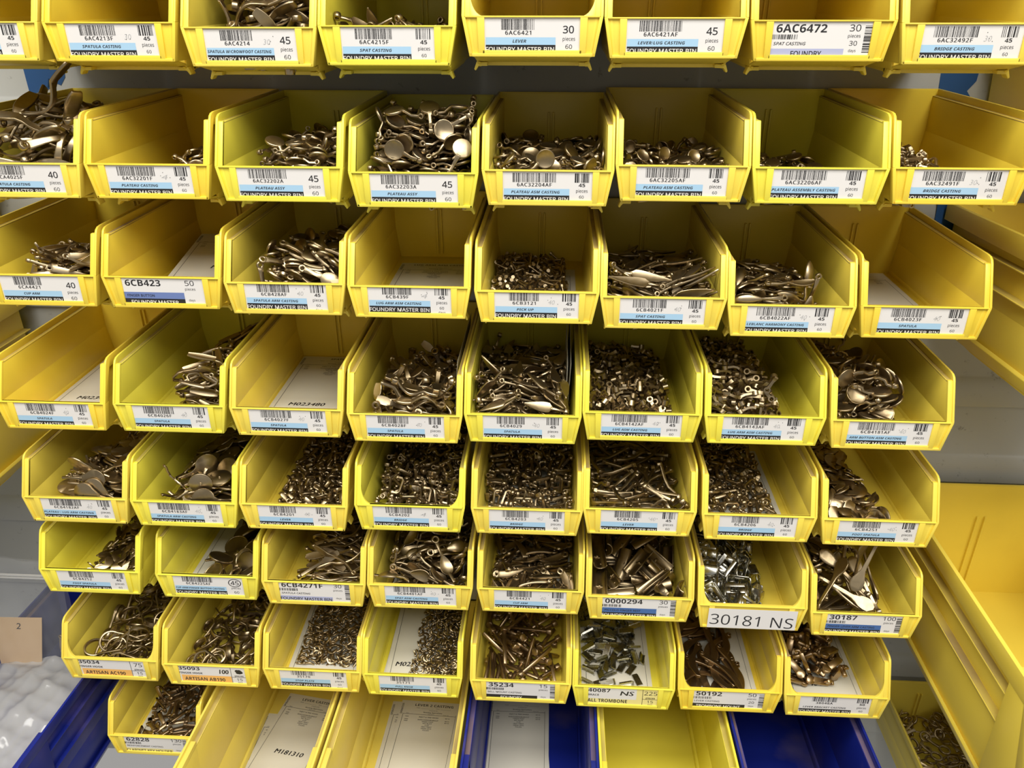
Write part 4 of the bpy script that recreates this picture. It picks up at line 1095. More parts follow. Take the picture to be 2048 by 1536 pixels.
(2, 4):(41,13,50,18,4,0,41,28,79,39,71,69,77,35,81,36,71,44,20,28,70,24,7,59,42,26,62,37,68,36,42,26,72,5,6,0,
61,31,76,36,6,56,78,21,42,3,3,39,81,22,72,15,67,5,74,17,54,47,4,39,94,34,68,19,62,21,17,25,37,71,0,51,
82,24,36,70,4,8,32,22,41,4,4,28,92,96,38,17,69,57,94,61,67,51,3,52,84,13,47,27,9,47,64,31,50,39,69,48,
32,19,56,51,1,33,27,12,38,30,4,69,43,68,74,33,66,53,89,133,49,58,6,17,80,44,67,70,4,19,80,23,48,69,70,70,
51,38,79,4,69,17,68,25,56,38,69,42,88,54,71,67,62,8,69,36,72,67,68,63,51,31,48,41,68,20,26,73,77,28,65,55,
90,63,38,29,1,58,28,29,43,38,66,43,90,94,65,26,69,58,80,49,75,1,69,0,60,34,42,2,2,15,19,41,59,55,69,52,
90,180,23,30,15,35,90,55,46,3,5,58,89,134,32,65,67,13,88,85,55,2,2,59,79,39,79,2,3,66,85,46,34,26,69,51,
83,90,65,34,63,42,89,42,48,68,71,14,69,12,33,31,1,0,87,138,21,4,71,15,90,72,75,50,60,56,87,126,40,37,0,19,
39,32,33,0,1,49,81,161,47,2,5,5,50,27,36,38,69,34,76,33,63,68,3,4,48,30,58,71,1,40,41,48,63,68,5,1,
88,158,26,28,2,22,37,36,59,38,68,42,33,40,72,29,67,31,83,173,36,53,68,25,76,32,50,5,4,43,85,53,22,39,2,13,
30,33,56,0,0,42,54,14,33,65,3,65,77,42,38,44,71,50,26,68,58,40,1,13,83,76,10,34,68,60,85,96,20,36,66,13,
88,30,27,38,69,14,83,95,42,64,4,22,83,77,18,36,66,10,35,50,31,40,68,48,86,62,56,0,0,59,76,85,65,70,3,58,
53,53,50,4,0,57,75,45,43,28,65,11,55,56,74,0,71,20,15,91,54,16,5,55,64,50,76,69,3,50,13,143,26,51,0,51,
79,68,35,34,68,42,77,45,52,39,0,33,78,61,8,36,70,47,12,66,29,9,3,54,71,133,54,33,71,11,76,149,16,3,4,41,
38,52,76,0,3,66,79,127,13,39,66,23,80,104,15,33,70,25,10,158,13,18,3,57,85,105,35,55,70,19,80,64,58,39,70,46,
22,68,71,50,71,56,82,144,46,33,4,19,25,120,61,44,70,50,58,56,45,5,0,54,75,170,18,36,69,34,36,44,43,2,71,38,
14,98,27,0,70,50,85,63,31,3,2,15,19,78,43,26,70,16,58,39,64,5,0,39,18,77,59,20,1,54,27,50,39,45,0,4,
76,111,48,39,68,0,80,95,57,31,68,19,18,147,37,69,3,50,80,76,24,37,70,63,53,168,43,14,9,34,27,16,32,0,0,43,
78,113,28,39,67,4,17,170,28,7,4,24,44,98,62,22,3,38,51,55,59,64,11,42,72,95,12,3,1,38,9,40,17,51,3,15,
58,64,33,6,7,27,28,84,51,2,3,16,20,125,49,34,64,21,80,167,10,71,3,19,75,172,42,63,6,64,30,61,50,4,3,39,
36,127,56,31,0,41,35,89,64,7,3,30,35,108,65,65,7,40,85,26,10,36,0,57,82,132,32,10,69,60,39,107,42,36,68,23,
55,103,65,12,0,2,77,52,18,35,69,64,73,68,50,1,4,18,16,124,11,0,0,23,82,29,18,36,69,61,65,61,53,41,69,50,
39,177,40,34,70,71,36,70,69,2,4,25,51,88,63,51,69,32,30,145,44,71,3,33,31,59,67,70,5,11,74,143,12,6,3,40,
25,33,28,35,69,43,23,103,17,68,3,41,76,165,33,46,1,19,80,88,49,2,2,54,70,123,51,42,70,38,42,116,60,36,3,56,
24,62,13,45,68,36,23,88,36,35,71,59,76,71,42,38,70,15,61,152,48,66,69,62,52,51,64,35,1,0,74,68,66,32,64,67,
61,75,65,42,59,51,60,58,26,35,66,66,28,80,44,3,3,50,48,73,63,19,2,32,28,139,13,27,0,67,25,80,16,1,1,1,
70,152,20,2,70,55,77,86,32,0,2,69,22,114,28,36,0,59,72,137,31,70,1,15,21,171,35,36,6,18,24,112,12,42,71,65,
30,125,37,67,3,1,76,31,23,36,69,31,28,65,33,40,0,3,29,59,36,42,1,3,41,32,46,38,0,10,71,62,61,39,67,55,
44,130,51,33,0,42,74,176,12,35,71,30,34,72,25,65,3,70,27,111,36,1,2,6,73,80,38,1,0,46,28,102,40,34,65,40,
38,80,42,69,6,20,21,134,46,0,71,18,48,73,56,71,3,58,62,140,44,39,67,51,31,136,49,41,1,68,71,26,28,38,68,13,
70,180,24,35,0,33,34,49,46,37,1,12,69,52,15,0,2,32,76,11,11,36,0,40,47,35,23,13,6,36,73,87,18,41,64,3,
24,172,22,2,1,65,70,121,44,36,67,70,35,57,57,1,2,16,72,138,41,38,1,28,17,91,8,33,70,21,76,119,22,2,4,29,
26,71,18,59,3,2,33,134,37,36,70,1,66,159,38,70,71,19,71,122,38,33,67,61,21,50,22,69,68,17,25,151,16,6,7,27,
64,158,22,41,3,37,51,48,30,16,3,28,56,107,28,36,70,30,41,81,35,1,5,16,47,87,48,42,66,36,66,94,48,22,7,26,
62,100,17,38,68,70,18,35,21,33,4,51,
),
(2, 5):(22,109,41,38,70,35,86,46,41,42,70,57,16,63,41,43,67,28,43,87,41,35,70,31,70,18,39,7,70,46,43,9,41,53,7,37,
61,91,41,30,69,24,16,16,37,34,9,34,92,45,41,55,1,18,31,30,40,31,68,44,14,47,38,33,1,14,79,96,41,33,71,40,
82,77,42,66,1,57,34,142,39,3,7,60,28,15,35,40,66,1,71,137,35,36,5,24,21,43,34,37,2,23,10,78,31,53,0,51,
81,36,35,37,3,71,92,81,36,45,11,47,70,51,37,32,9,61,53,51,41,0,4,49,65,37,38,2,1,21,9,108,34,55,0,54,
8,124,37,20,3,59,62,141,35,44,66,47,81,15,33,66,15,22,21,160,35,35,0,12,36,156,35,38,69,12,94,134,35,54,1,51,
81,127,37,37,3,15,36,59,36,3,8,58,17,77,36,26,70,48,16,133,38,67,3,23,16,23,33,63,70,26,33,81,38,63,5,8,
89,147,35,63,67,51,44,119,33,37,64,22,18,91,36,1,5,50,82,101,37,38,0,58,20,34,33,63,3,60,12,158,17,16,6,20,
66,180,27,3,4,4,11,33,21,11,57,25,80,25,33,71,68,0,90,15,24,28,59,15,56,42,31,33,71,2,52,97,38,0,3,10,
57,14,36,4,7,64,62,58,35,31,1,43,36,103,38,69,2,49,54,112,35,36,1,46,15,58,24,34,0,18,29,48,28,35,67,24,
80,167,27,30,71,68,14,99,11,36,67,22,82,147,29,32,4,64,87,61,18,41,67,13,49,159,29,33,70,67,50,27,37,33,65,25,
86,95,12,39,66,57,20,78,22,42,4,39,91,124,24,48,67,53,87,104,17,33,70,16,13,105,27,28,71,20,86,38,23,65,1,17,
38,33,32,68,6,9,34,41,36,68,1,7,46,92,27,29,65,58,86,162,8,34,70,15,14,83,26,64,2,15,83,105,30,23,67,29,
34,71,32,40,71,44,51,71,37,0,1,16,88,63,32,42,66,11,84,53,31,31,5,49,18,153,31,37,71,43,82,42,30,28,0,44,
82,133,12,66,3,21,84,52,8,34,70,59,76,76,34,60,68,23,15,49,10,0,0,22,25,125,35,1,71,58,86,26,15,0,1,58,
61,117,32,11,4,48,76,131,30,34,65,55,86,76,20,46,67,15,73,92,35,67,71,23,20,127,18,2,4,63,82,94,32,69,1,28,
44,126,30,59,6,33,50,57,27,3,4,18,77,112,8,36,70,4,72,154,18,0,71,57,82,109,27,60,9,34,78,153,11,36,0,35,
20,49,24,69,1,6,79,158,22,4,2,34,70,60,30,39,67,7,58,28,31,66,2,63,41,14,33,1,2,65,84,24,8,36,70,55,
44,80,21,38,67,44,80,59,25,40,71,1,27,146,30,1,4,40,20,109,10,71,2,61,14,165,23,11,5,17,62,85,34,1,0,59,
77,82,10,0,2,38,20,130,10,38,0,61,21,158,8,36,70,61,16,76,10,38,68,18,80,70,14,4,71,28,43,163,22,3,6,49,
83,30,24,41,63,68,50,134,33,6,1,66,79,166,19,24,2,2,15,129,22,34,71,54,25,123,30,68,3,12,45,64,30,37,69,68,
20,50,16,68,0,27,21,70,19,70,5,41,21,102,24,0,71,64,67,106,26,44,7,48,27,97,33,0,0,26,19,133,26,36,0,5,
67,42,24,34,3,7,46,153,25,34,71,66,56,163,19,35,69,18,37,146,23,38,0,22,24,174,23,36,70,27,51,103,27,69,9,8,
27,158,18,43,70,22,20,158,25,36,2,53,69,151,24,37,66,8,29,108,24,59,6,24,24,111,16,4,0,33,47,10,23,36,3,40,
64,47,18,37,65,41,26,30,13,16,2,0,44,83,28,68,71,58,17,26,22,33,71,47,71,40,15,21,70,40,66,27,21,37,69,23,
57,140,29,4,1,31,21,142,8,34,70,25,26,94,16,3,0,25,
),
(2, 6):(38,59,30,29,70,57,40,73,34,21,1,28,22,97,36,19,71,2,27,52,32,71,10,60,7,67,27,20,64,56,85,42,30,36,68,13,
48,57,31,4,4,50,61,40,31,40,2,60,12,87,34,14,64,24,77,81,31,36,1,34,80,82,27,38,1,39,9,83,29,19,12,20,
78,120,32,30,68,27,8,138,27,16,2,56,83,101,35,67,3,20,70,57,30,2,12,61,73,75,34,39,2,50,62,130,30,4,66,5,
63,119,27,36,71,30,31,151,27,40,71,28,17,136,26,39,61,68,87,96,30,33,3,24,17,56,30,35,68,6,63,105,29,0,6,71,
82,65,29,67,4,31,19,83,30,70,8,22,84,184,18,36,15,54,45,86,31,39,5,9,66,23,30,29,68,28,13,75,25,19,7,24,
15,37,25,5,8,60,48,116,29,65,10,34,32,103,29,51,71,32,52,67,29,1,9,40,89,147,20,38,9,55,48,75,28,6,7,47,
45,98,28,44,11,5,82,49,27,41,0,68,40,106,31,51,5,29,78,91,29,7,11,0,41,36,29,65,4,26,19,112,33,4,3,9,
11,56,13,25,68,55,22,66,28,71,2,25,64,44,29,43,69,69,89,34,26,25,67,15,58,158,19,31,3,23,51,36,28,27,69,21,
38,90,28,33,0,63,65,78,32,40,69,54,18,29,24,40,70,2,18,128,15,39,71,62,32,87,22,59,7,13,12,105,13,40,1,19,
32,146,24,40,1,25,18,151,25,40,71,22,15,128,10,37,0,54,14,57,19,35,68,56,89,78,19,56,71,17,37,65,25,61,6,62,
18,98,27,68,2,34,31,124,26,43,66,18,20,106,8,34,69,7,16,111,25,3,9,70,89,104,22,8,69,16,36,31,25,24,71,28,
26,54,22,39,71,52,19,102,20,28,69,70,93,20,26,21,3,21,20,120,20,71,1,3,17,52,26,71,1,60,16,72,12,35,2,23,
29,92,23,11,0,47,17,48,12,6,0,47,71,162,18,34,68,69,17,146,21,35,68,61,36,75,22,12,12,52,65,144,22,64,6,33,
87,168,17,69,71,56,23,131,27,64,3,6,19,161,22,71,5,38,39,112,24,26,64,25,73,128,27,31,71,27,12,27,19,32,67,22,
81,115,21,40,67,35,16,75,19,69,69,58,38,150,22,70,69,16,54,179,9,44,71,37,79,27,24,34,71,57,20,145,19,1,3,36,
85,78,26,69,1,11,81,40,23,65,0,32,29,73,18,71,59,36,71,78,21,70,1,4,16,86,15,41,6,21,20,114,14,35,70,66,
48,137,17,0,14,56,53,16,24,63,70,9,40,130,21,43,2,36,28,16,23,35,5,39,49,153,19,40,5,13,17,14,24,51,71,62,
79,136,11,39,1,0,25,128,22,30,2,13,44,54,23,40,71,5,62,105,21,58,71,54,20,27,17,6,7,40,43,35,21,34,66,17,
81,53,8,36,69,9,19,160,9,0,3,49,19,15,9,0,3,25,87,93,11,40,67,55,46,111,19,2,3,32,85,131,23,26,70,63,
20,39,18,41,71,69,24,108,26,1,6,68,71,151,19,37,0,31,77,61,18,37,15,49,83,152,15,35,68,50,81,128,19,40,0,66,
77,98,25,42,65,18,24,85,13,2,69,53,22,143,12,36,69,65,24,55,19,71,71,7,89,25,16,56,1,15,42,39,17,68,7,67,
81,65,21,49,69,29,52,37,24,64,5,22,48,118,24,64,6,28,85,58,16,61,4,22,26,136,8,36,69,5,27,42,8,36,69,2,
29,124,10,0,2,42,80,79,11,67,1,29,22,147,8,36,69,43,72,115,18,34,1,11,48,86,20,38,71,13,59,58,27,35,68,11,
24,162,14,1,2,5,84,169,9,31,70,22,42,51,18,71,8,66,24,41,15,5,0,7,20,97,17,35,2,11,80,106,20,35,63,30,
61,131,20,38,67,29,79,124,26,4,71,68,60,109,13,1,69,48,46,82,11,34,1,60,72,121,12,33,67,42,51,75,17,5,2,34,
29,159,19,2,0,1,63,29,18,24,12,32,62,47,19,5,5,53,57,42,22,5,5,53,64,71,25,70,2,18,83,50,22,42,67,7,
26,31,10,70,3,38,34,55,11,40,67,58,72,67,10,36,0,48,43,98,15,24,1,13,83,30,10,33,0,12,59,83,18,5,10,6,
44,163,11,41,67,47,71,91,20,29,71,46,71,101,13,17,6,14,24,72,8,33,70,15,
),
(2, 7):(17,85,28,39,68,61,59,110,27,33,69,16,20,68,27,2,4,14,66,113,22,42,71,32,13,121,12,10,4,21,46,110,23,37,70,51,
12,52,24,37,68,22,12,49,19,34,2,52,14,61,19,67,71,22,29,86,24,31,71,29,14,40,12,0,2,20,30,104,25,38,0,58,
69,66,21,38,4,59,49,86,22,2,2,7,20,104,20,33,71,2,17,82,17,35,2,26,16,116,17,33,3,61,19,158,10,71,2,60,
16,124,13,40,65,26,22,166,13,5,1,20,16,84,25,2,5,46,22,39,24,3,5,68,32,63,20,38,7,4,21,135,13,34,69,37,
55,146,17,35,3,27,16,99,10,0,1,23,68,81,21,5,0,30,29,177,9,0,2,69,33,133,20,40,3,20,70,43,18,30,67,47,
60,59,20,33,2,67,69,107,15,37,6,5,41,114,17,70,6,27,19,63,16,5,1,63,58,127,17,38,3,4,64,99,16,7,66,39,
20,80,13,39,65,68,25,57,21,30,69,56,21,99,15,1,71,3,21,93,19,67,3,27,40,55,22,71,69,42,78,118,11,51,3,18,
51,73,18,38,71,40,31,116,22,38,69,26,21,68,12,0,69,5,65,173,8,36,70,27,52,169,9,41,71,22,55,54,20,2,7,5,
54,39,19,48,3,0,37,33,22,50,0,22,73,127,11,24,2,20,19,23,23,32,71,42,77,60,13,20,5,57,65,49,16,0,69,41,
36,152,12,7,0,7,20,135,9,0,2,62,76,91,14,28,2,58,16,16,17,3,5,57,59,114,15,37,0,11,28,114,19,69,5,64,
26,28,20,33,67,32,63,146,14,36,3,19,37,86,14,38,70,15,62,67,17,71,2,1,56,93,15,4,69,69,36,143,9,43,71,1,
36,46,16,32,70,24,41,88,17,33,71,57,70,88,13,0,69,45,71,34,12,32,66,45,60,117,9,0,2,25,60,139,13,69,4,4,
60,79,13,67,71,65,54,149,8,37,70,23,18,11,23,68,9,41,25,43,12,39,3,7,22,30,8,37,70,55,54,126,14,1,69,43,
35,130,15,41,67,34,23,19,13,40,71,67,57,47,13,1,3,63,28,54,9,29,71,2,50,110,12,36,70,42,40,42,13,2,4,53,
50,63,14,0,0,43,23,10,8,35,70,71,26,33,18,2,4,70,27,75,9,31,71,20,63,54,10,0,0,16,42,79,10,0,0,33,
56,101,8,36,70,23,32,98,12,58,4,11,
),
(2, 8):(6,55,37,68,60,20,22,21,40,55,70,69,10,45,15,33,11,15,7,88,33,34,68,18,9,34,19,14,16,67,7,106,34,5,13,58,
13,149,13,35,8,11,7,67,33,69,4,17,10,77,42,22,65,13,24,74,43,53,68,54,16,61,40,49,1,53,9,91,21,30,15,10,
24,56,41,20,71,15,10,128,14,27,15,9,7,12,32,36,1,18,8,58,25,4,3,55,15,65,19,62,3,35,11,113,22,18,12,13,
10,102,18,47,57,47,17,65,8,54,0,33,10,28,39,13,7,50,13,81,37,67,65,24,11,26,23,21,63,19,14,54,24,65,66,17,
18,41,39,58,71,16,21,25,36,53,70,10,15,116,26,29,8,29,33,35,38,49,67,48,15,34,31,18,70,27,13,89,10,53,2,54,
11,37,37,50,0,51,17,78,12,55,5,44,39,50,39,24,4,14,16,38,10,59,0,49,15,83,24,13,0,42,33,65,40,66,3,17,
25,13,30,20,60,11,10,17,13,37,66,53,17,47,34,19,70,28,17,54,8,53,0,31,42,35,33,64,7,52,36,50,36,52,5,70,
13,62,35,20,67,19,14,103,21,68,7,19,38,26,32,9,71,21,16,54,16,51,70,31,16,98,32,51,1,11,15,46,24,30,70,13,
17,11,33,47,2,27,36,99,33,49,70,59,15,71,20,49,0,1,16,116,12,54,69,62,23,55,32,18,67,64,41,149,13,60,69,26,
30,18,33,26,6,62,26,65,38,17,1,53,14,18,25,58,69,2,18,40,14,57,70,52,14,84,20,62,70,9,31,111,27,9,71,10,
23,92,34,21,69,47,21,58,12,54,71,36,17,38,19,50,2,15,32,24,25,18,69,1,16,86,15,65,1,7,27,33,34,19,4,57,
36,136,16,47,63,52,21,141,16,22,69,68,30,20,28,46,70,30,23,22,16,52,65,26,18,71,27,60,70,12,14,21,30,49,0,27,
31,92,25,27,70,26,16,72,14,58,0,62,21,125,12,53,70,62,20,143,8,53,0,4,38,47,31,13,70,46,37,82,30,24,1,42,
38,41,27,51,71,1,32,159,8,54,0,47,20,119,8,20,0,51,21,98,8,19,0,70,16,41,29,15,3,51,40,69,33,59,71,61,
43,103,26,17,0,15,23,26,8,52,0,23,15,78,27,24,69,15,18,103,22,10,60,50,33,38,18,60,0,0,17,132,16,23,61,52,
24,29,13,19,0,43,21,106,24,30,67,26,34,50,29,50,69,43,23,79,8,19,0,53,28,35,30,53,4,53,21,122,25,56,70,66,
44,40,21,43,70,50,30,62,33,16,4,30,18,70,31,49,69,39,34,103,26,27,4,13,43,125,17,28,66,55,35,87,32,14,3,11,
38,10,28,12,69,3,20,89,28,45,70,65,37,149,8,20,0,11,24,73,35,15,1,47,18,119,18,33,69,59,29,62,28,14,4,32,
32,25,16,18,3,60,17,12,8,18,0,55,25,130,18,24,63,51,41,30,19,23,8,28,23,144,13,19,70,64,48,87,12,68,69,54,
24,49,26,18,70,12,23,36,26,53,4,52,35,131,14,48,64,54,41,114,10,26,0,16,36,68,15,67,71,22,19,12,13,52,1,24,
44,61,24,3,69,52,30,115,21,17,1,62,29,34,22,52,0,33,42,82,26,58,67,54,39,86,8,20,0,26,26,60,19,57,68,45,
),
(3, 1):(89,87,19,5,1,53,93,70,32,56,71,18,85,18,43,35,66,46,91,125,24,19,3,17,78,38,52,2,70,57,92,93,36,1,71,54,
89,35,12,54,1,54,89,137,11,51,70,53,69,12,37,14,5,4,84,25,44,20,5,45,82,23,34,1,4,28,68,27,53,11,0,57,
91,33,22,16,6,53,89,79,15,37,71,19,90,53,20,70,70,17,89,57,30,20,4,22,78,57,49,0,71,69,50,25,44,37,4,14,
89,119,16,11,3,17,87,45,35,3,70,57,50,15,42,30,4,4,87,18,32,40,70,50,91,20,24,19,71,19,86,102,25,35,68,51,
57,24,48,41,5,10,50,36,51,5,2,10,60,55,46,10,9,17,78,26,47,15,3,9,80,22,38,7,0,48,87,83,36,68,69,48,
64,28,48,7,1,18,69,28,44,40,70,13,76,168,12,18,70,53,78,107,36,17,4,10,74,34,50,41,67,57,44,26,42,63,11,7,
83,65,23,70,4,25,76,155,13,41,0,36,80,43,38,1,2,37,85,49,43,32,0,47,84,98,8,37,71,62,56,19,34,34,6,11,
79,99,16,55,66,42,85,105,35,37,71,17,81,51,13,21,3,47,91,83,28,10,0,17,83,44,8,38,0,50,79,95,37,4,69,6,
79,41,29,28,2,33,65,30,31,41,2,28,83,124,26,34,70,51,76,30,38,4,3,40,91,43,44,70,1,12,90,70,38,32,63,63,
72,81,38,38,69,61,82,68,10,18,1,48,79,52,41,69,70,36,79,109,13,31,70,46,77,36,29,4,5,28,64,52,45,6,66,56,
80,57,14,21,68,49,36,14,31,32,12,47,86,79,24,39,70,53,50,9,35,10,0,2,72,59,43,41,4,29,49,66,40,11,7,4,
52,44,46,69,2,13,79,63,46,10,0,68,82,27,11,0,2,58,82,119,31,38,71,23,87,124,21,34,71,52,75,64,35,0,0,38,
47,96,34,5,5,8,81,37,47,8,0,11,78,11,20,0,69,38,59,130,25,6,67,59,42,148,20,40,65,67,51,58,44,32,5,14,
48,148,18,37,69,60,50,78,39,16,2,31,50,20,39,9,1,71,42,34,44,31,61,49,65,37,26,18,4,30,80,99,28,52,69,48,
79,12,28,46,2,33,54,38,44,10,0,51,54,23,36,43,71,42,74,22,39,71,69,4,67,99,33,6,2,65,82,144,8,38,0,51,
85,40,13,22,7,55,78,40,20,70,2,38,79,25,22,29,1,26,67,148,19,67,71,37,78,145,13,50,3,23,32,163,9,14,2,50,
86,30,23,8,4,54,73,90,14,69,71,22,72,59,30,33,0,65,73,125,27,1,70,7,79,17,24,40,66,2,79,93,11,36,69,9,
79,25,28,36,3,18,73,83,30,33,0,8,55,44,37,28,6,35,78,103,15,53,4,7,48,116,27,4,2,18,76,24,13,29,71,30,
76,64,40,17,4,60,72,76,21,41,2,3,72,35,37,28,69,38,44,155,10,20,5,37,54,133,17,34,0,67,74,47,34,0,71,10,
78,16,16,37,69,30,75,93,24,2,2,4,50,83,35,36,69,17,76,78,27,2,0,44,48,9,29,39,71,41,58,52,26,6,0,31,
72,69,34,27,1,46,83,122,17,10,0,20,55,30,36,7,66,57,60,114,27,7,2,23,72,76,11,19,6,32,54,38,39,67,63,2,
74,70,14,48,67,71,77,62,21,40,70,66,56,72,33,34,1,54,70,97,10,1,71,11,78,127,12,69,2,60,78,40,16,38,0,62,
75,61,25,3,69,9,83,58,28,35,3,57,45,149,12,30,1,4,47,129,20,38,71,32,63,85,33,14,5,22,36,49,41,52,70,17,
45,55,40,16,6,14,43,81,35,35,69,58,58,127,12,2,71,22,70,33,21,4,1,57,73,76,32,25,1,45,76,126,17,32,1,58,
69,14,10,71,71,41,72,82,18,41,3,67,75,48,28,12,1,66,49,17,32,34,0,70,38,45,35,40,0,22,60,148,15,37,0,43,
44,107,23,28,71,64,59,98,8,37,0,45,56,36,25,1,71,66,59,19,26,30,3,38,52,81,27,2,2,54,69,45,40,37,70,66,
73,117,13,54,2,69,65,86,15,34,68,9,
),
(3, 2):(79,70,9,36,0,69,81,109,8,69,71,46,85,89,9,36,0,12,70,88,8,0,71,9,76,122,10,35,5,56,79,142,9,36,0,13,
),
(3, 3):(89,158,14,56,4,19,90,132,39,41,4,16,91,27,44,7,8,18,86,28,50,34,7,12,30,41,50,34,3,20,79,42,55,65,5,69,
56,33,57,68,68,35,78,10,42,24,67,36,81,26,46,41,63,32,88,143,24,8,0,56,29,50,54,24,4,19,90,60,53,70,5,56,
39,23,37,29,67,61,89,69,30,32,1,17,64,23,44,28,1,2,90,94,36,71,1,56,75,147,41,38,69,36,78,39,52,31,6,3,
90,52,17,16,3,53,63,26,46,28,2,3,40,25,49,62,69,43,48,37,52,31,2,69,46,91,48,36,68,38,78,116,43,41,0,29,
84,115,38,35,2,11,69,56,55,3,68,20,65,11,37,26,4,70,77,168,31,33,2,7,44,53,49,24,2,28,41,28,29,40,70,38,
67,118,40,71,69,54,44,18,31,31,8,2,88,66,35,36,1,19,89,29,28,0,1,16,44,37,42,37,71,46,85,61,8,37,71,55,
80,79,40,1,71,7,79,150,13,70,1,62,27,12,34,41,56,21,74,106,17,35,1,8,75,112,25,71,1,70,32,95,47,0,2,54,
79,134,15,4,1,62,79,127,41,33,5,8,62,30,39,28,2,42,81,96,46,39,0,24,86,59,27,4,71,53,63,21,40,44,70,35,
79,92,17,37,68,47,71,101,24,36,71,1,77,16,38,28,1,71,45,103,42,11,8,60,83,169,26,38,2,23,66,66,49,33,0,41,
79,19,12,32,69,10,85,69,20,69,4,16,72,126,23,71,0,69,44,118,44,69,0,65,52,72,50,36,68,0,70,137,39,40,3,3,
75,59,49,9,3,0,54,52,52,9,2,62,66,174,28,60,11,2,78,125,8,0,1,49,24,85,33,52,69,53,37,47,42,39,67,49,
78,68,43,43,0,64,29,85,37,58,69,53,74,156,17,33,71,64,79,148,29,33,70,60,73,78,42,69,2,33,75,147,36,4,2,5,
64,26,32,37,0,47,73,181,15,52,70,33,43,35,35,41,69,36,80,41,24,36,68,26,76,37,30,2,71,68,38,153,31,2,1,54,
45,147,35,0,71,31,79,75,23,27,69,14,76,94,13,1,0,27,78,23,30,36,0,30,55,162,32,43,1,24,63,106,39,36,70,34,
76,35,11,34,69,28,73,172,13,68,70,63,49,56,44,38,0,28,42,138,38,38,1,4,31,62,39,68,5,17,41,151,28,70,1,13,
42,131,35,62,71,2,71,170,19,8,3,33,40,42,29,39,0,30,82,123,32,38,71,24,82,39,35,35,71,56,70,76,12,37,0,33,
75,143,20,39,70,27,76,48,45,69,69,33,78,93,40,38,71,40,73,84,8,0,1,39,70,55,13,69,4,37,63,23,17,3,2,20,
59,24,26,33,69,65,42,108,36,68,1,37,35,67,30,37,4,43,51,156,25,0,0,52,73,132,27,31,70,66,28,147,32,35,1,20,
42,44,38,36,0,35,42,19,22,38,69,27,28,159,19,17,1,14,43,78,43,37,70,61,71,151,9,34,0,54,67,130,14,2,2,26,
35,48,13,0,0,29,80,18,18,70,6,27,42,54,22,35,1,11,26,22,20,71,5,52,71,104,31,36,0,6,39,103,41,24,69,28,
31,86,11,71,71,10,35,98,17,71,1,29,70,85,30,65,3,45,73,23,23,38,0,34,39,82,28,1,0,43,60,119,35,37,71,32,
45,49,31,71,1,68,60,110,10,2,71,71,32,130,8,35,71,61,70,52,18,2,70,67,35,127,19,30,71,28,36,73,24,36,71,64,
71,71,26,39,68,11,32,101,26,38,2,57,68,62,28,2,70,7,33,169,25,2,71,47,70,80,35,70,0,20,63,32,9,0,0,49,
36,109,14,37,67,68,
),
(3, 5):(34,87,22,57,71,59,59,70,22,0,68,38,45,91,23,4,71,33,34,63,24,9,2,63,11,70,26,26,0,52,60,144,20,37,4,24,
63,107,19,53,2,59,57,111,19,60,66,57,52,53,22,52,3,29,48,72,21,25,2,50,53,88,22,53,3,13,63,89,18,53,2,4,
13,73,23,22,67,56,56,71,18,55,67,55,12,60,23,18,67,60,56,136,20,57,0,59,17,71,25,30,1,22,12,113,24,65,4,69,
28,72,21,71,2,20,36,66,24,53,1,64,27,97,24,56,69,3,29,91,21,55,1,20,21,61,19,4,64,56,76,101,11,25,0,54,
16,152,21,22,70,47,39,84,22,14,71,57,44,170,15,22,3,18,29,145,20,46,4,12,17,164,19,56,69,63,9,75,20,6,66,53,
74,90,14,7,66,20,56,104,20,7,65,36,46,107,22,9,66,32,20,130,20,57,68,51,22,74,24,7,65,50,13,134,21,57,70,24,
46,115,21,10,66,58,65,182,12,3,65,32,25,148,21,61,3,36,13,125,22,67,66,10,44,87,20,52,65,59,37,47,23,11,0,56,
23,92,23,34,9,26,29,129,22,58,71,39,48,162,16,2,71,7,64,125,18,0,69,64,39,158,19,15,70,22,9,114,21,55,7,56,
27,151,21,38,3,34,13,53,21,60,2,46,55,113,21,11,0,9,14,92,23,71,0,49,40,145,19,15,61,16,13,83,24,53,0,48,
42,121,21,10,65,57,61,159,15,63,67,35,26,114,21,38,65,27,19,63,22,28,4,32,70,157,12,67,62,12,24,72,21,12,64,56,
50,136,19,51,71,27,71,127,13,37,63,14,73,73,12,67,61,23,27,46,22,49,68,11,59,76,17,36,71,59,63,76,17,70,69,61,
74,164,8,12,71,18,13,58,20,45,4,10,34,112,20,70,71,66,58,97,18,50,9,70,30,154,21,38,0,69,26,88,19,58,65,54,
62,123,17,17,2,62,68,148,15,59,5,4,36,155,19,15,68,23,52,78,20,5,70,54,69,131,13,47,10,9,37,142,19,65,3,62,
57,62,19,63,1,3,31,62,20,68,1,19,67,171,12,38,1,36,21,105,20,46,1,56,68,139,15,5,6,5,46,123,19,51,60,11,
64,84,16,22,69,56,39,54,20,5,3,64,18,67,22,53,2,33,47,62,19,63,67,46,14,179,14,71,64,55,26,145,19,16,66,43,
56,53,20,54,71,16,30,124,20,46,71,3,14,141,20,45,71,31,52,76,17,13,1,14,40,65,21,43,69,10,34,75,20,70,5,38,
51,123,19,22,69,59,33,120,20,14,66,64,25,50,21,58,3,46,15,117,21,12,1,68,51,173,13,5,9,14,60,183,10,11,66,36,
53,87,19,16,1,65,11,94,20,59,70,19,33,172,16,54,2,2,42,148,17,8,69,70,34,116,20,3,6,67,26,110,19,10,63,27,
64,93,15,6,66,38,18,49,20,20,7,11,73,149,8,6,71,19,20,92,17,43,59,54,68,98,14,67,66,6,32,72,22,58,2,60,
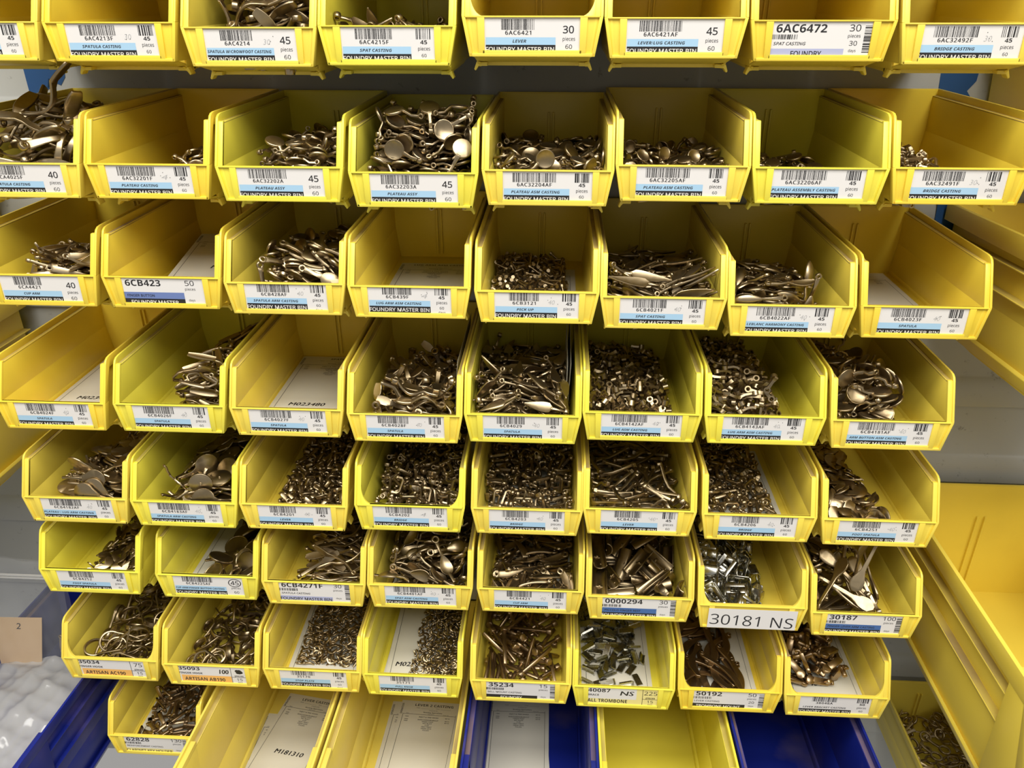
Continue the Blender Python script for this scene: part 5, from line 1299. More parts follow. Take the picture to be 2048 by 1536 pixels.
25,133,19,4,71,54,71,176,8,18,71,49,44,67,18,42,0,49,32,102,21,55,3,55,57,116,14,19,65,60,26,183,12,52,8,4,
57,140,17,54,0,3,40,130,19,37,0,37,15,109,19,57,4,14,68,112,12,34,8,21,12,159,18,8,67,51,26,95,18,8,3,13,
37,104,14,36,59,28,64,75,10,7,66,1,61,107,16,52,70,6,73,111,11,60,64,54,61,74,13,71,70,65,16,135,16,56,58,69,
27,102,21,71,60,0,15,121,18,63,2,42,56,155,14,48,5,66,28,65,17,12,3,7,30,103,17,16,3,31,16,44,20,5,66,31,
9,128,18,13,69,18,29,71,16,39,9,7,66,133,17,57,2,2,42,116,18,69,62,44,64,48,17,33,8,61,65,85,13,13,71,12,
75,80,8,55,71,18,48,172,11,5,71,56,40,107,15,34,8,32,52,98,20,9,4,17,36,92,19,14,71,0,68,129,10,59,3,0,
58,121,18,34,70,27,51,84,14,34,7,61,16,91,20,45,70,58,20,141,18,18,67,25,50,109,19,44,71,34,29,47,20,18,68,65,
63,155,13,38,62,41,14,104,16,12,68,7,10,172,11,41,66,54,65,101,14,69,70,5,70,48,15,56,68,29,53,30,15,71,0,35,
49,144,17,40,3,36,70,56,16,38,1,60,33,35,19,71,0,28,46,46,20,70,69,50,40,33,19,52,10,65,54,43,19,67,70,4,
68,38,17,57,66,27,62,38,17,58,71,65,74,62,15,35,5,18,50,180,11,58,69,71,18,35,19,58,69,47,9,39,17,14,14,9,
10,62,14,39,2,55,19,57,17,32,3,4,54,56,17,19,1,26,9,94,18,29,1,17,11,40,22,32,7,22,63,114,11,41,5,24,
22,175,14,58,0,23,24,32,16,45,64,68,70,142,8,5,71,25,46,101,18,29,69,51,67,135,13,40,70,40,41,134,19,16,0,69,
37,50,20,53,71,62,70,67,11,6,4,17,40,69,19,26,70,10,65,164,11,12,64,34,10,112,12,60,68,54,64,160,11,14,4,69,
14,30,15,61,6,1,36,123,18,52,69,64,34,164,15,18,70,69,34,43,15,26,64,57,43,55,17,1,68,30,44,79,14,18,15,43,
11,40,8,18,71,53,67,175,11,12,0,70,13,172,14,17,2,22,9,144,17,3,66,18,28,81,19,35,2,38,18,158,17,16,70,53,
59,63,15,45,4,66,31,181,14,57,0,6,16,152,14,36,2,36,18,172,14,54,67,59,9,75,15,69,68,54,52,96,16,12,70,59,
49,69,15,36,0,4,54,127,16,3,71,13,16,40,15,18,1,65,21,71,20,53,0,59,45,40,18,69,3,27,56,48,16,70,0,66,
42,40,15,64,4,28,68,36,12,53,2,44,61,39,12,50,71,39,31,56,17,19,65,25,18,40,20,37,69,71,35,34,14,2,63,46,
31,107,19,45,69,40,38,36,17,46,69,16,66,69,10,0,65,54,15,73,19,52,68,16,57,150,15,22,2,69,15,36,14,15,11,65,
38,97,18,56,69,10,71,118,8,67,71,52,46,128,13,51,65,9,60,168,11,64,69,40,69,89,10,57,2,22,59,82,12,23,8,50,
18,77,16,20,69,29,66,141,14,11,3,8,46,42,14,49,69,61,46,75,14,69,6,64,37,74,18,7,70,12,66,117,13,30,0,33,
68,84,8,54,71,51,68,58,12,15,2,6,50,45,15,62,71,63,24,91,13,51,61,50,60,103,14,62,70,42,18,43,15,38,5,67,
34,47,17,53,71,46,44,74,11,68,5,64,38,81,15,59,63,41,53,155,12,13,1,59,23,99,15,5,66,37,51,89,16,17,4,62,
34,157,16,50,71,40,42,88,15,68,69,64,26,42,15,66,6,14,36,86,18,0,0,32,65,141,8,36,1,27,67,81,12,17,67,69,
26,35,9,14,69,2,41,36,10,45,68,53,71,49,12,23,1,17,65,37,14,60,71,45,55,45,10,24,4,70,32,154,10,0,65,54,
27,137,12,52,8,52,19,70,14,50,70,47,18,72,16,55,0,29,42,152,15,16,68,2,37,167,14,56,71,34,12,115,15,19,69,56,
24,157,17,57,71,21,11,72,8,5,71,55,13,99,8,36,1,51,55,175,8,5,71,17,12,32,13,41,63,27,68,106,10,11,2,6,
50,110,12,9,2,4,41,170,10,48,2,17,53,116,15,53,71,61,57,59,16,14,3,25,32,137,17,40,4,65,59,123,14,49,3,38,
46,114,17,32,3,43,44,125,16,18,59,21,28,128,17,50,68,12,23,181,10,56,1,31,36,30,11,55,66,36,46,164,12,20,70,55,
63,98,8,36,0,37,57,173,11,13,67,44,55,138,14,20,0,11,14,59,15,59,68,25,60,58,14,54,67,69,41,133,15,21,1,9,
55,48,12,62,2,26,74,39,8,2,71,52,34,176,14,57,1,6,19,130,16,19,70,39,47,184,8,58,70,1,62,53,8,18,71,0,
14,164,8,56,71,25,18,40,9,64,68,44,12,97,12,60,69,60,20,118,13,2,64,1,40,37,14,9,70,66,50,33,11,71,69,0,
42,60,16,19,0,67,33,153,15,16,2,3,36,140,15,48,70,27,37,181,11,15,71,41,16,62,8,20,0,4,12,134,8,54,71,21,
10,68,11,50,71,19,26,164,11,45,67,16,20,80,15,35,0,68,16,145,15,22,5,36,22,54,13,36,71,25,48,147,13,13,65,0,
20,124,16,58,69,49,67,29,12,24,1,71,
),
(3, 6):(71,16,50,31,69,3,55,125,39,36,2,6,66,16,44,30,69,4,30,126,37,0,0,71,65,61,48,34,70,0,34,25,48,43,1,69,
80,41,48,40,1,48,77,121,38,71,71,46,76,19,43,32,65,69,29,14,46,30,70,37,67,37,45,38,2,48,65,91,42,12,70,62,
24,20,34,22,1,64,30,82,40,2,0,13,24,133,32,35,70,9,65,57,44,1,0,57,23,24,44,32,9,4,69,10,37,54,70,2,
35,88,36,1,0,61,49,116,32,26,66,47,27,111,33,35,0,29,70,39,35,30,1,33,37,72,40,7,1,44,12,104,15,30,1,54,
35,28,43,66,69,29,27,50,41,61,67,5,38,15,38,71,4,71,72,65,38,38,4,30,32,41,46,1,0,68,29,41,41,35,0,44,
20,119,26,43,69,48,81,22,28,35,66,62,34,29,46,30,1,34,70,47,36,0,0,34,62,124,35,1,0,64,66,72,40,68,71,4,
72,29,43,37,69,70,23,95,30,35,69,50,84,123,31,10,70,52,36,138,34,71,71,19,14,146,7,36,1,18,76,101,35,35,67,57,
67,26,30,42,7,58,78,39,41,35,71,21,77,132,31,36,71,9,71,95,32,70,3,34,20,154,15,39,4,12,32,135,29,0,0,37,
67,92,34,36,71,64,34,70,34,70,1,59,39,92,33,0,0,29,33,13,29,6,69,33,79,106,23,28,64,6,72,101,28,34,1,30,
38,181,11,34,2,37,18,54,30,34,70,21,71,62,26,71,0,10,76,145,25,33,0,46,44,130,25,35,1,17,29,111,18,36,70,41,
31,90,27,2,3,7,19,152,11,37,71,23,27,88,23,35,2,61,87,149,15,37,0,54,26,10,26,15,66,37,30,24,32,29,3,63,
74,54,32,37,1,65,20,23,23,36,67,26,37,142,14,4,2,12,41,155,14,32,3,58,58,148,19,19,0,52,80,99,9,36,1,50,
32,65,13,35,0,67,67,89,10,34,2,35,71,132,28,0,68,29,18,115,17,34,1,53,80,162,18,35,2,22,25,61,9,0,0,61,
75,52,11,71,0,47,32,37,7,36,1,66,31,44,13,36,4,69,32,101,20,1,70,40,36,64,22,34,1,67,23,31,12,0,70,21,
19,77,18,1,1,16,72,55,38,34,1,5,66,45,15,0,0,36,78,98,19,5,3,47,31,32,29,68,71,43,70,152,7,36,1,28,
52,20,30,66,6,63,66,145,24,0,70,19,47,145,20,36,0,15,34,42,16,37,69,26,31,90,18,37,0,40,77,67,33,33,71,26,
56,152,22,17,1,16,24,38,19,71,67,27,81,81,23,37,70,13,72,53,23,0,1,28,62,86,31,3,70,65,25,101,9,36,0,46,
74,37,30,36,0,64,40,40,34,41,69,21,59,105,19,35,1,60,67,29,29,8,67,69,33,54,14,38,2,33,69,22,11,30,3,41,
37,86,29,3,71,19,75,71,16,37,2,62,66,150,19,34,70,18,47,59,35,2,68,52,75,164,11,71,1,11,74,51,18,36,1,9,
30,102,14,0,71,61,28,149,13,32,0,51,46,64,17,34,69,48,78,65,30,71,0,51,64,67,7,36,1,67,68,109,9,0,0,6,
61,51,10,38,0,16,36,53,27,3,69,29,65,80,21,38,0,6,73,70,13,2,2,10,48,129,14,71,70,41,
),
(3, 7):(7,46,44,25,70,18,10,164,16,24,70,53,51,18,51,34,0,38,40,30,41,69,0,71,10,128,22,24,6,17,26,8,40,17,71,0,
10,45,12,50,0,19,11,71,18,23,66,50,43,44,47,39,69,59,34,88,42,67,0,61,60,77,44,31,70,57,13,43,42,0,5,50,
28,40,42,63,1,7,59,33,42,70,4,10,19,97,38,16,0,63,60,18,36,21,4,4,65,53,44,6,5,17,12,104,28,40,69,51,
70,17,39,27,56,65,54,46,47,71,70,53,60,74,41,0,5,5,13,155,9,71,0,19,10,30,27,3,2,18,22,46,41,34,66,65,
70,32,44,62,13,51,16,101,10,46,1,14,35,142,29,37,69,64,53,31,36,4,69,43,8,52,39,7,4,54,48,34,44,4,4,8,
50,125,32,36,0,2,40,105,39,32,1,68,29,18,35,51,0,68,20,106,36,68,71,27,19,161,18,71,0,56,23,75,26,36,71,27,
32,127,8,33,1,36,43,23,33,34,3,70,29,108,34,0,3,47,55,68,38,38,71,23,70,57,43,43,2,21,61,115,30,1,1,43,
57,45,33,35,3,6,20,16,28,15,13,31,26,70,39,41,0,69,47,120,28,69,67,69,28,101,16,33,2,2,48,48,38,65,4,9,
34,71,35,35,3,61,62,83,35,40,71,10,39,102,32,35,70,56,24,82,16,34,0,63,57,104,33,39,70,38,27,20,25,37,2,31,
16,55,14,48,1,17,17,131,27,7,68,55,28,157,20,29,1,19,27,72,9,0,0,44,51,33,30,2,68,35,53,130,29,39,0,1,
44,166,11,1,1,45,58,49,42,3,0,30,13,54,29,69,71,53,45,58,36,3,2,4,64,31,30,0,68,43,29,116,21,71,71,67,
18,142,14,71,71,19,28,7,32,17,1,36,20,77,22,35,70,17,49,42,27,70,67,34,47,80,32,69,0,5,21,108,20,71,4,10,
27,54,31,35,4,64,72,91,15,37,2,58,65,155,12,34,69,49,34,133,23,33,5,41,65,55,29,58,6,45,24,164,14,64,69,17,
26,67,34,3,1,63,33,102,11,37,70,29,71,150,16,67,4,12,54,14,29,44,71,33,70,115,26,71,0,50,57,92,30,21,0,37,
61,110,9,0,0,67,22,39,23,0,71,23,61,110,23,71,70,24,21,50,28,37,0,17,32,163,12,32,3,27,55,65,28,33,71,9,
38,84,32,30,71,2,60,108,12,35,1,33,40,94,20,35,0,2,30,91,26,0,0,21,43,26,28,33,2,70,39,110,24,35,1,66,
67,64,17,32,71,62,20,44,8,38,1,51,74,30,20,46,69,57,46,151,11,36,2,48,60,82,11,71,71,39,39,90,17,33,70,69,
61,124,20,35,71,6,45,34,26,32,4,69,54,42,30,71,68,37,47,97,30,71,0,1,35,34,12,36,0,42,56,120,14,0,71,0,
63,42,15,36,67,14,25,54,19,35,71,15,32,50,24,1,2,16,48,70,11,35,71,38,57,103,9,0,0,68,
),
(4, 2):(72,24,54,4,70,35,88,87,43,31,2,54,79,30,66,35,69,38,71,117,42,30,1,55,76,148,42,46,4,44,92,38,37,23,4,13,
87,80,38,55,1,18,84,33,52,49,65,46,87,48,57,29,68,23,86,167,35,37,4,24,67,110,48,42,6,24,77,139,38,59,2,33,
90,167,19,40,11,55,62,31,56,40,71,6,88,115,45,0,1,49,76,32,39,18,68,41,90,146,29,55,71,60,74,27,32,53,70,43,
71,29,47,27,3,67,85,93,24,18,1,54,89,47,26,19,71,14,85,118,21,16,1,54,62,34,43,49,4,42,82,63,20,53,1,24,
51,138,37,37,71,11,83,158,38,0,70,59,79,64,50,33,10,66,72,159,44,52,5,47,59,162,33,18,4,37,71,18,24,37,7,0,
81,116,35,43,1,50,68,74,55,50,3,39,82,83,44,37,6,21,60,34,32,17,2,1,73,78,9,24,3,30,77,55,13,17,69,59,
74,27,14,34,1,41,77,69,34,19,0,31,73,58,52,40,4,34,83,133,15,22,68,7,69,30,26,53,1,1,77,93,10,54,71,67,
62,44,23,44,2,40,74,153,15,17,0,61,74,117,12,35,3,28,65,166,28,50,4,28,66,41,56,61,71,40,76,163,21,52,0,14,
58,145,28,26,6,29,75,22,9,21,1,29,75,77,46,21,1,14,70,41,12,20,70,44,74,173,24,48,71,11,46,97,43,17,71,50,
56,40,16,41,1,71,70,101,22,23,71,28,74,81,26,53,0,71,76,111,29,51,71,1,77,89,37,16,4,0,66,110,42,18,2,16,
68,153,9,20,1,29,73,177,10,18,71,37,74,43,35,34,3,42,77,86,32,21,0,29,67,53,39,8,69,38,66,112,18,47,2,70,
51,170,33,26,1,46,69,137,27,67,63,43,55,73,47,69,66,53,52,59,32,32,10,8,65,50,45,29,4,1,75,55,22,62,2,50,
56,170,22,50,68,49,52,69,9,36,5,63,75,174,17,53,69,33,50,28,11,48,2,64,67,122,31,54,70,39,61,149,24,22,71,65,
54,86,34,18,69,21,50,67,26,15,0,11,52,113,29,34,70,63,58,91,28,51,4,44,61,63,42,18,71,41,63,57,22,25,0,6,
61,124,19,47,0,0,57,58,18,22,1,5,52,101,19,54,71,64,48,148,15,19,0,13,
),
(4, 4):(64,12,47,69,71,36,57,17,55,36,3,71,75,39,52,34,0,55,86,135,33,47,3,18,62,101,43,38,0,63,45,59,54,68,1,19,
22,91,41,49,0,54,82,110,34,47,8,13,68,23,48,34,70,34,87,24,40,21,12,55,85,67,46,12,5,21,54,123,36,39,3,9,
71,20,40,6,2,6,88,83,16,3,3,19,80,128,30,64,7,61,33,55,51,33,70,52,43,18,37,25,69,34,77,56,45,61,71,59,
87,163,10,22,0,54,25,163,18,35,71,54,40,56,45,1,67,8,68,108,34,40,7,59,64,128,39,25,66,31,45,43,45,42,1,37,
46,20,50,40,67,38,35,100,40,68,71,25,33,8,26,15,10,69,77,85,30,35,4,47,87,54,36,26,69,16,68,108,26,70,0,36,
70,155,27,56,70,28,78,67,42,24,0,24,73,167,18,71,68,48,87,43,10,37,2,54,77,138,25,26,6,62,25,68,41,24,0,51,
63,8,34,19,71,36,60,70,42,25,70,26,59,31,47,41,3,71,21,21,34,32,62,17,37,22,31,33,1,65,66,37,45,53,1,70,
18,58,27,4,71,54,72,110,10,34,2,30,63,58,44,12,0,28,36,74,40,23,3,52,48,132,33,68,71,42,42,29,44,36,68,30,
72,24,25,47,67,38,60,86,33,31,2,41,25,87,35,35,0,20,53,69,36,36,71,14,55,35,12,36,2,41,69,70,30,66,70,34,
34,178,10,48,0,4,84,52,22,31,3,21,61,31,31,67,2,34,70,62,34,66,2,40,68,37,22,41,70,34,58,122,28,2,70,48,
48,95,32,34,2,41,20,63,34,49,70,53,71,37,28,67,0,65,55,57,41,48,0,27,52,33,39,23,1,70,80,98,18,33,1,23,
49,23,28,70,1,31,41,110,35,0,0,71,49,138,27,1,0,50,72,153,16,42,1,27,36,17,24,36,71,67,68,53,30,34,0,3,
74,122,25,1,65,41,75,54,10,0,0,10,24,116,10,36,2,14,34,55,28,38,0,18,17,141,10,48,0,18,46,48,19,42,0,70,
70,165,10,45,1,59,39,148,17,3,68,66,50,41,33,35,0,38,82,149,9,0,0,57,37,133,18,0,1,68,25,82,27,54,0,57,
35,93,9,0,0,68,29,111,16,69,1,61,33,81,11,39,69,5,71,100,16,45,0,23,26,27,18,37,2,51,47,87,28,1,70,6,
29,117,26,0,3,25,19,33,20,55,68,14,57,45,40,71,0,30,75,128,10,35,1,25,43,39,18,2,71,69,55,142,14,51,69,23,
46,91,22,33,1,37,30,59,12,35,0,63,69,26,11,28,70,1,66,84,22,38,71,1,65,138,15,27,71,60,66,25,20,3,3,65,
50,64,27,33,68,28,44,39,10,33,0,5,68,74,18,14,5,0,60,98,18,37,69,17,38,65,18,30,0,35,46,26,21,34,71,22,
),
(4, 5):(29,11,45,69,4,38,71,10,41,29,70,36,19,24,58,11,9,38,61,84,52,3,3,22,9,127,45,26,69,51,79,33,57,39,70,20,
68,26,56,2,68,28,46,24,53,27,5,1,57,54,54,30,3,11,22,107,42,38,68,56,19,141,34,33,3,21,86,36,52,30,3,55,
53,122,42,67,71,66,44,31,56,34,2,68,90,68,46,52,0,55,66,55,54,66,69,5,30,134,39,34,0,19,10,40,54,32,66,57,
37,154,36,27,69,66,73,140,38,39,3,8,81,87,52,3,69,13,45,102,44,43,3,4,38,22,46,27,2,5,6,72,45,49,67,19,
72,21,48,34,4,63,51,68,51,56,2,7,43,48,55,38,70,17,69,147,37,31,71,46,37,28,47,32,2,4,18,32,54,34,7,9,
22,48,57,46,62,35,81,27,50,68,4,59,70,53,50,1,3,16,9,104,42,27,71,52,42,109,43,37,5,46,23,44,52,9,3,21,
13,169,28,68,7,51,26,20,43,11,2,5,60,24,45,64,5,4,78,66,49,33,12,69,70,10,35,35,3,70,72,127,38,0,6,5,
25,10,34,70,4,37,24,61,50,33,2,5,34,39,48,48,1,46,29,37,40,33,1,10,22,99,42,68,68,6,8,152,28,16,66,19,
10,35,36,33,2,19,73,23,41,28,68,42,54,115,40,30,0,68,24,11,39,1,67,3,25,86,47,0,1,70,57,138,38,2,70,17,
42,76,48,31,0,38,57,6,23,20,11,70,7,122,40,55,0,54,14,61,43,22,70,16,83,106,34,32,6,22,86,131,32,34,71,53,
11,49,32,70,70,16,53,15,36,0,68,31,23,25,37,70,69,8,28,132,33,70,3,47,16,36,42,39,1,47,10,78,12,22,3,54,
10,120,33,38,2,53,71,43,47,36,2,4,22,166,25,40,68,11,90,126,11,53,71,55,10,111,16,54,67,53,73,144,32,35,2,12,
49,160,33,70,71,65,31,77,38,70,70,64,29,23,33,40,71,65,86,121,16,54,6,20,62,17,40,30,4,71,73,97,42,65,0,15,
15,141,30,6,71,49,61,49,45,36,2,55,37,79,46,43,0,4,86,121,25,67,4,18,83,53,36,35,1,21,86,35,21,62,4,17,
67,100,43,41,68,2,81,104,39,27,0,15,51,88,45,2,70,68,41,66,45,35,1,6,40,44,34,40,1,24,69,32,47,2,3,1,
21,121,33,0,68,9,84,73,32,6,71,20,84,66,26,30,67,50,51,142,34,38,0,7,60,57,43,0,71,28,29,180,15,43,4,38,
60,30,37,71,1,58,61,94,44,34,3,36,72,179,15,34,5,3,86,22,37,42,65,20,24,101,37,34,2,22,54,154,29,35,70,60,
24,100,34,68,70,6,14,79,22,63,9,12,80,168,11,48,71,61,73,98,26,30,6,33,76,116,33,35,69,46,64,72,40,35,71,65,
77,122,18,35,0,23,83,23,13,4,70,13,72,44,21,36,0,40,26,12,30,40,71,68,75,69,24,38,68,30,18,143,26,64,0,13,
71,126,12,3,71,29,72,134,30,71,70,41,65,149,27,69,0,38,74,35,34,36,3,64,37,55,42,36,1,31,71,104,7,36,1,40,
27,66,39,71,0,33,36,135,30,1,1,46,24,51,10,35,3,9,68,122,20,36,71,5,75,23,23,70,71,49,34,43,32,71,0,64,
51,130,31,2,2,4,55,19,30,39,71,5,30,114,25,34,69,68,28,54,24,34,1,38,25,12,26,68,4,41,27,45,36,35,2,61,
46,49,36,37,3,16,61,108,34,71,0,48,37,77,41,2,69,46,41,67,22,39,6,5,71,98,18,65,1,3,76,60,24,64,8,0,
69,142,25,43,2,2,22,64,18,40,7,3,71,145,10,36,0,39,64,62,18,34,70,30,32,166,22,68,1,59,62,103,36,37,2,66,
75,80,30,4,3,11,66,164,13,34,3,33,18,112,17,71,69,13,54,166,20,35,1,21,78,25,29,37,1,15,63,81,37,2,1,32,
26,112,30,68,70,6,71,73,7,35,1,69,64,70,13,34,71,41,25,121,16,2,71,63,71,33,14,36,68,39,28,21,17,20,5,37,
36,39,26,33,71,32,74,38,19,1,3,10,41,76,30,1,0,34,76,74,19,33,68,44,14,89,28,32,4,19,69,60,13,34,70,32,
41,164,21,34,2,59,59,52,31,0,0,69,20,153,8,34,1,59,72,46,34,1,71,31,25,121,10,36,71,9,67,88,15,35,69,1,
21,39,17,19,2,46,30,13,17,69,5,39,38,141,25,35,0,20,66,97,30,34,0,12,25,40,7,36,1,25,72,131,14,35,0,47,
18,60,28,36,71,16,62,37,25,35,1,64,22,133,26,43,3,45,62,112,30,1,2,70,27,66,34,37,0,38,27,101,30,0,5,28,
31,90,7,36,1,8,68,108,17,0,1,0,
),
(4, 6):(30,104,38,69,1,6,70,50,30,66,11,64,14,56,39,47,3,57,36,51,41,71,69,56,67,146,31,26,3,63,32,119,36,68,2,64,
18,25,35,8,8,19,33,46,39,31,0,5,8,27,40,58,3,49,22,144,36,41,8,18,74,73,36,47,5,20,15,30,39,33,7,36,
77,46,26,0,4,13,47,71,42,71,2,45,77,66,33,15,4,19,45,33,30,33,7,11,8,153,31,70,70,20,52,35,29,42,0,48,
23,47,38,34,7,53,38,61,40,35,1,31,58,53,33,63,3,23,13,25,32,50,65,54,64,58,36,41,1,69,36,33,31,31,6,62,
60,164,31,4,0,35,29,57,40,57,3,58,35,72,39,62,11,62,41,119,34,52,10,19,64,45,25,6,7,61,64,116,32,42,1,6,
51,55,34,3,7,23,18,149,36,60,5,15,21,70,36,30,10,13,13,164,32,24,1,64,67,33,24,66,4,59,40,71,41,21,71,49,
72,58,25,0,1,37,7,64,37,42,11,52,11,126,33,30,69,61,61,78,34,11,6,46,30,42,35,30,70,8,20,107,34,8,9,45,
63,106,31,2,68,37,12,56,34,41,4,5,39,24,27,38,6,39,65,70,33,38,7,47,72,61,33,61,71,18,21,19,32,71,0,16,
7,26,33,20,69,53,49,59,37,44,3,33,45,38,31,23,6,7,31,28,28,18,4,30,47,143,34,69,65,26,20,31,35,12,2,29,
75,121,26,62,68,47,17,130,33,65,8,29,11,100,37,34,3,44,67,123,32,24,4,6,20,139,34,11,2,71,52,31,25,55,5,29,
8,117,28,18,10,55,55,112,29,35,15,11,47,97,33,18,8,41,43,53,36,3,70,64,36,81,40,55,7,64,58,150,28,17,2,69,
31,149,35,61,70,70,53,66,37,28,67,62,72,98,28,44,13,25,44,84,38,69,4,65,21,79,39,47,0,16,80,41,21,16,0,16,
56,132,29,43,5,3,11,93,36,69,67,8,18,123,33,62,5,27,42,46,31,46,2,32,32,143,33,69,0,70,30,17,27,7,6,54,
12,20,28,39,71,69,73,152,25,28,7,15,59,162,27,5,70,29,79,64,24,67,17,3,52,54,30,34,68,59,62,27,26,35,1,19,
38,178,27,27,70,25,14,62,35,27,2,31,67,47,21,1,10,49,71,94,27,42,9,24,8,175,28,56,0,53,26,78,35,59,3,27,
45,149,33,45,71,39,80,150,19,70,6,56,71,138,26,64,69,43,26,29,32,42,0,56,51,77,38,56,69,5,53,48,26,70,69,61,
43,141,28,66,8,56,13,73,38,11,71,21,30,136,34,12,69,7,44,125,34,24,70,69,18,32,27,3,70,17,34,125,33,18,2,58,
7,36,35,38,70,52,51,84,39,68,70,45,41,135,32,29,66,63,75,101,24,10,9,46,44,116,30,1,8,23,61,68,34,9,1,65,
72,178,19,10,70,27,39,50,33,25,70,69,74,38,19,2,8,56,23,178,25,50,70,52,79,30,18,31,15,64,40,166,26,24,10,28,
11,38,30,1,1,24,57,45,23,63,0,20,17,88,36,61,69,37,54,79,33,39,70,54,74,180,15,68,7,43,15,114,34,44,71,35,
44,53,29,28,6,29,52,23,27,37,63,32,16,75,35,24,4,52,74,116,23,47,4,33,77,78,32,47,65,58,64,129,32,38,63,55,
81,69,15,21,1,54,71,160,24,50,66,51,59,143,27,33,69,4,73,107,28,59,6,19,31,97,31,21,68,47,26,125,30,47,15,69,
27,51,35,41,4,58,45,106,34,49,67,6,12,86,32,22,2,1,55,171,24,23,10,31,62,50,22,19,7,49,23,159,33,7,0,27,
29,113,34,2,3,15,66,107,24,0,0,13,23,97,32,10,69,19,18,42,36,58,68,15,67,60,30,47,71,49,15,153,28,5,0,53,
45,154,31,44,1,4,28,66,36,64,70,42,60,110,26,57,68,46,21,54,32,57,11,9,35,42,25,65,4,41,33,184,22,16,69,2,
74,50,21,24,67,25,73,136,21,1,9,24,81,170,12,4,3,58,9,139,29,71,3,19,52,117,33,56,62,40,33,79,35,57,69,21,
76,21,21,12,4,56,9,72,24,56,1,54,60,122,27,23,1,63,68,168,22,18,8,14,8,72,34,49,15,67,33,104,34,3,71,49,
8,33,25,54,69,51,29,87,32,58,0,11,75,102,18,28,1,39,59,36,22,18,4,0,10,174,21,35,4,18,72,33,21,30,64,22,
51,183,21,58,67,34,57,92,25,65,13,22,33,34,27,4,67,27,28,113,30,70,0,55,16,47,33,11,66,34,60,56,29,67,5,50,
72,130,27,28,68,0,65,78,31,63,3,44,81,53,15,56,67,56,65,144,24,8,70,50,25,21,26,28,69,52,53,63,33,27,1,2,
17,146,31,2,65,29,10,23,14,1,57,35,11,160,12,20,5,55,49,21,23,64,69,17,53,95,32,49,0,39,18,98,31,1,60,50,
67,74,28,63,6,36,81,84,14,66,1,54,60,60,25,39,71,4,46,30,22,20,9,69,43,40,26,25,1,12,36,174,20,6,4,60,
77,135,18,41,68,46,80,122,19,71,71,55,32,46,29,23,66,59,50,136,28,61,5,71,10,55,24,58,3,18,43,25,19,10,10,13,
14,166,24,46,70,5,53,165,25,15,4,67,35,157,31,39,1,6,11,40,17,69,68,51,34,146,29,42,2,60,64,82,28,64,3,0,
10,171,14,52,11,17,74,96,13,50,10,39,10,115,14,32,17,68,66,122,24,7,69,63,67,86,31,10,5,71,24,104,25,21,9,55,
41,96,36,14,69,19,14,49,14,34,68,63,27,75,30,30,68,63,11,106,30,41,65,10,10,184,19,27,15,10,75,105,14,63,71,40,
77,72,23,5,0,48,68,126,20,45,5,37,63,153,25,11,64,71,14,108,11,66,5,10,12,131,11,6,5,19,9,144,23,39,5,53,
65,95,27,18,60,67,41,73,35,35,4,22,14,91,20,22,0,2,79,144,11,15,67,21,30,120,22,55,2,69,48,42,22,34,6,31,
76,119,13,64,2,30,78,164,12,11,67,25,76,162,16,46,5,33,12,82,30,23,71,4,36,60,35,69,0,47,38,113,31,1,64,63,
10,30,16,9,58,33,80,40,15,32,69,53,27,57,32,30,70,28,68,27,19,14,3,67,75,60,19,54,2,70,12,91,31,4,5,39,
42,68,29,54,10,24,18,119,30,45,70,67,33,121,27,56,70,34,12,61,17,1,3,59,74,54,16,20,10,39,49,133,24,25,70,1,
56,101,26,39,13,54,16,114,27,67,64,60,11,65,13,0,0,52,34,65,31,60,2,10,18,99,11,54,66,71,14,136,13,21,7,0,
12,122,21,48,6,10,9,158,28,34,67,19,14,85,14,71,0,9,51,158,22,3,4,32,14,77,19,17,71,9,15,178,15,16,0,0,
18,183,15,69,13,33,74,107,22,27,0,43,69,113,20,47,0,34,16,176,22,39,7,24,63,22,21,57,71,24,78,155,11,54,67,25,
81,63,9,18,1,57,42,17,24,51,67,6,57,18,21,8,63,0,21,163,28,65,3,35,9,98,24,20,5,20,52,151,23,47,8,62,
36,96,34,28,61,39,73,146,22,65,68,6,25,60,25,12,5,41,29,101,24,1,5,49,24,67,32,43,65,39,33,135,26,46,71,57,
44,158,27,67,71,42,22,18,24,9,67,24,27,11,29,45,67,19,81,101,9,54,1,17,13,109,16,48,7,10,63,169,21,62,8,9,
14,58,29,5,3,4,39,180,18,7,6,45,13,51,29,71,68,40,48,171,20,9,14,69,48,103,30,30,70,20,22,155,28,27,4,13,
16,65,31,44,0,68,17,15,21,26,8,1,23,41,30,35,68,49,13,101,33,2,69,13,76,75,9,54,1,41,63,69,19,31,2,11,
9,128,26,59,4,19,23,20,17,66,68,65,15,164,9,0,1,61,75,136,11,23,67,30,73,93,18,48,12,37,72,124,17,37,6,23,
68,80,24,54,3,30,35,85,31,37,11,32,69,88,26,45,70,36,59,144,21,32,69,20,14,101,16,48,5,10,64,183,14,53,1,35,
16,59,11,29,68,5,57,61,16,71,2,21,28,114,23,71,5,30,32,31,21,5,1,15,77,84,18,30,4,24,9,11,25,15,68,19,
52,76,21,65,1,57,76,143,18,53,64,67,11,16,13,53,58,19,78,52,9,37,1,24,78,127,12,8,66,23,70,49,17,6,68,24,
12,155,21,13,66,27,48,116,25,1,71,39,38,51,27,25,0,66,44,130,30,64,68,66,15,45,10,3,71,46,16,123,8,1,2,7,
38,155,24,40,2,4,10,22,23,19,2,51,39,126,27,9,70,37,57,69,28,6,66,27,21,121,27,45,3,59,49,69,18,56,3,60,
33,76,29,69,3,58,31,96,26,51,4,11,44,110,26,71,7,2,36,23,19,64,70,15,14,107,25,9,3,39,26,54,26,38,5,10,
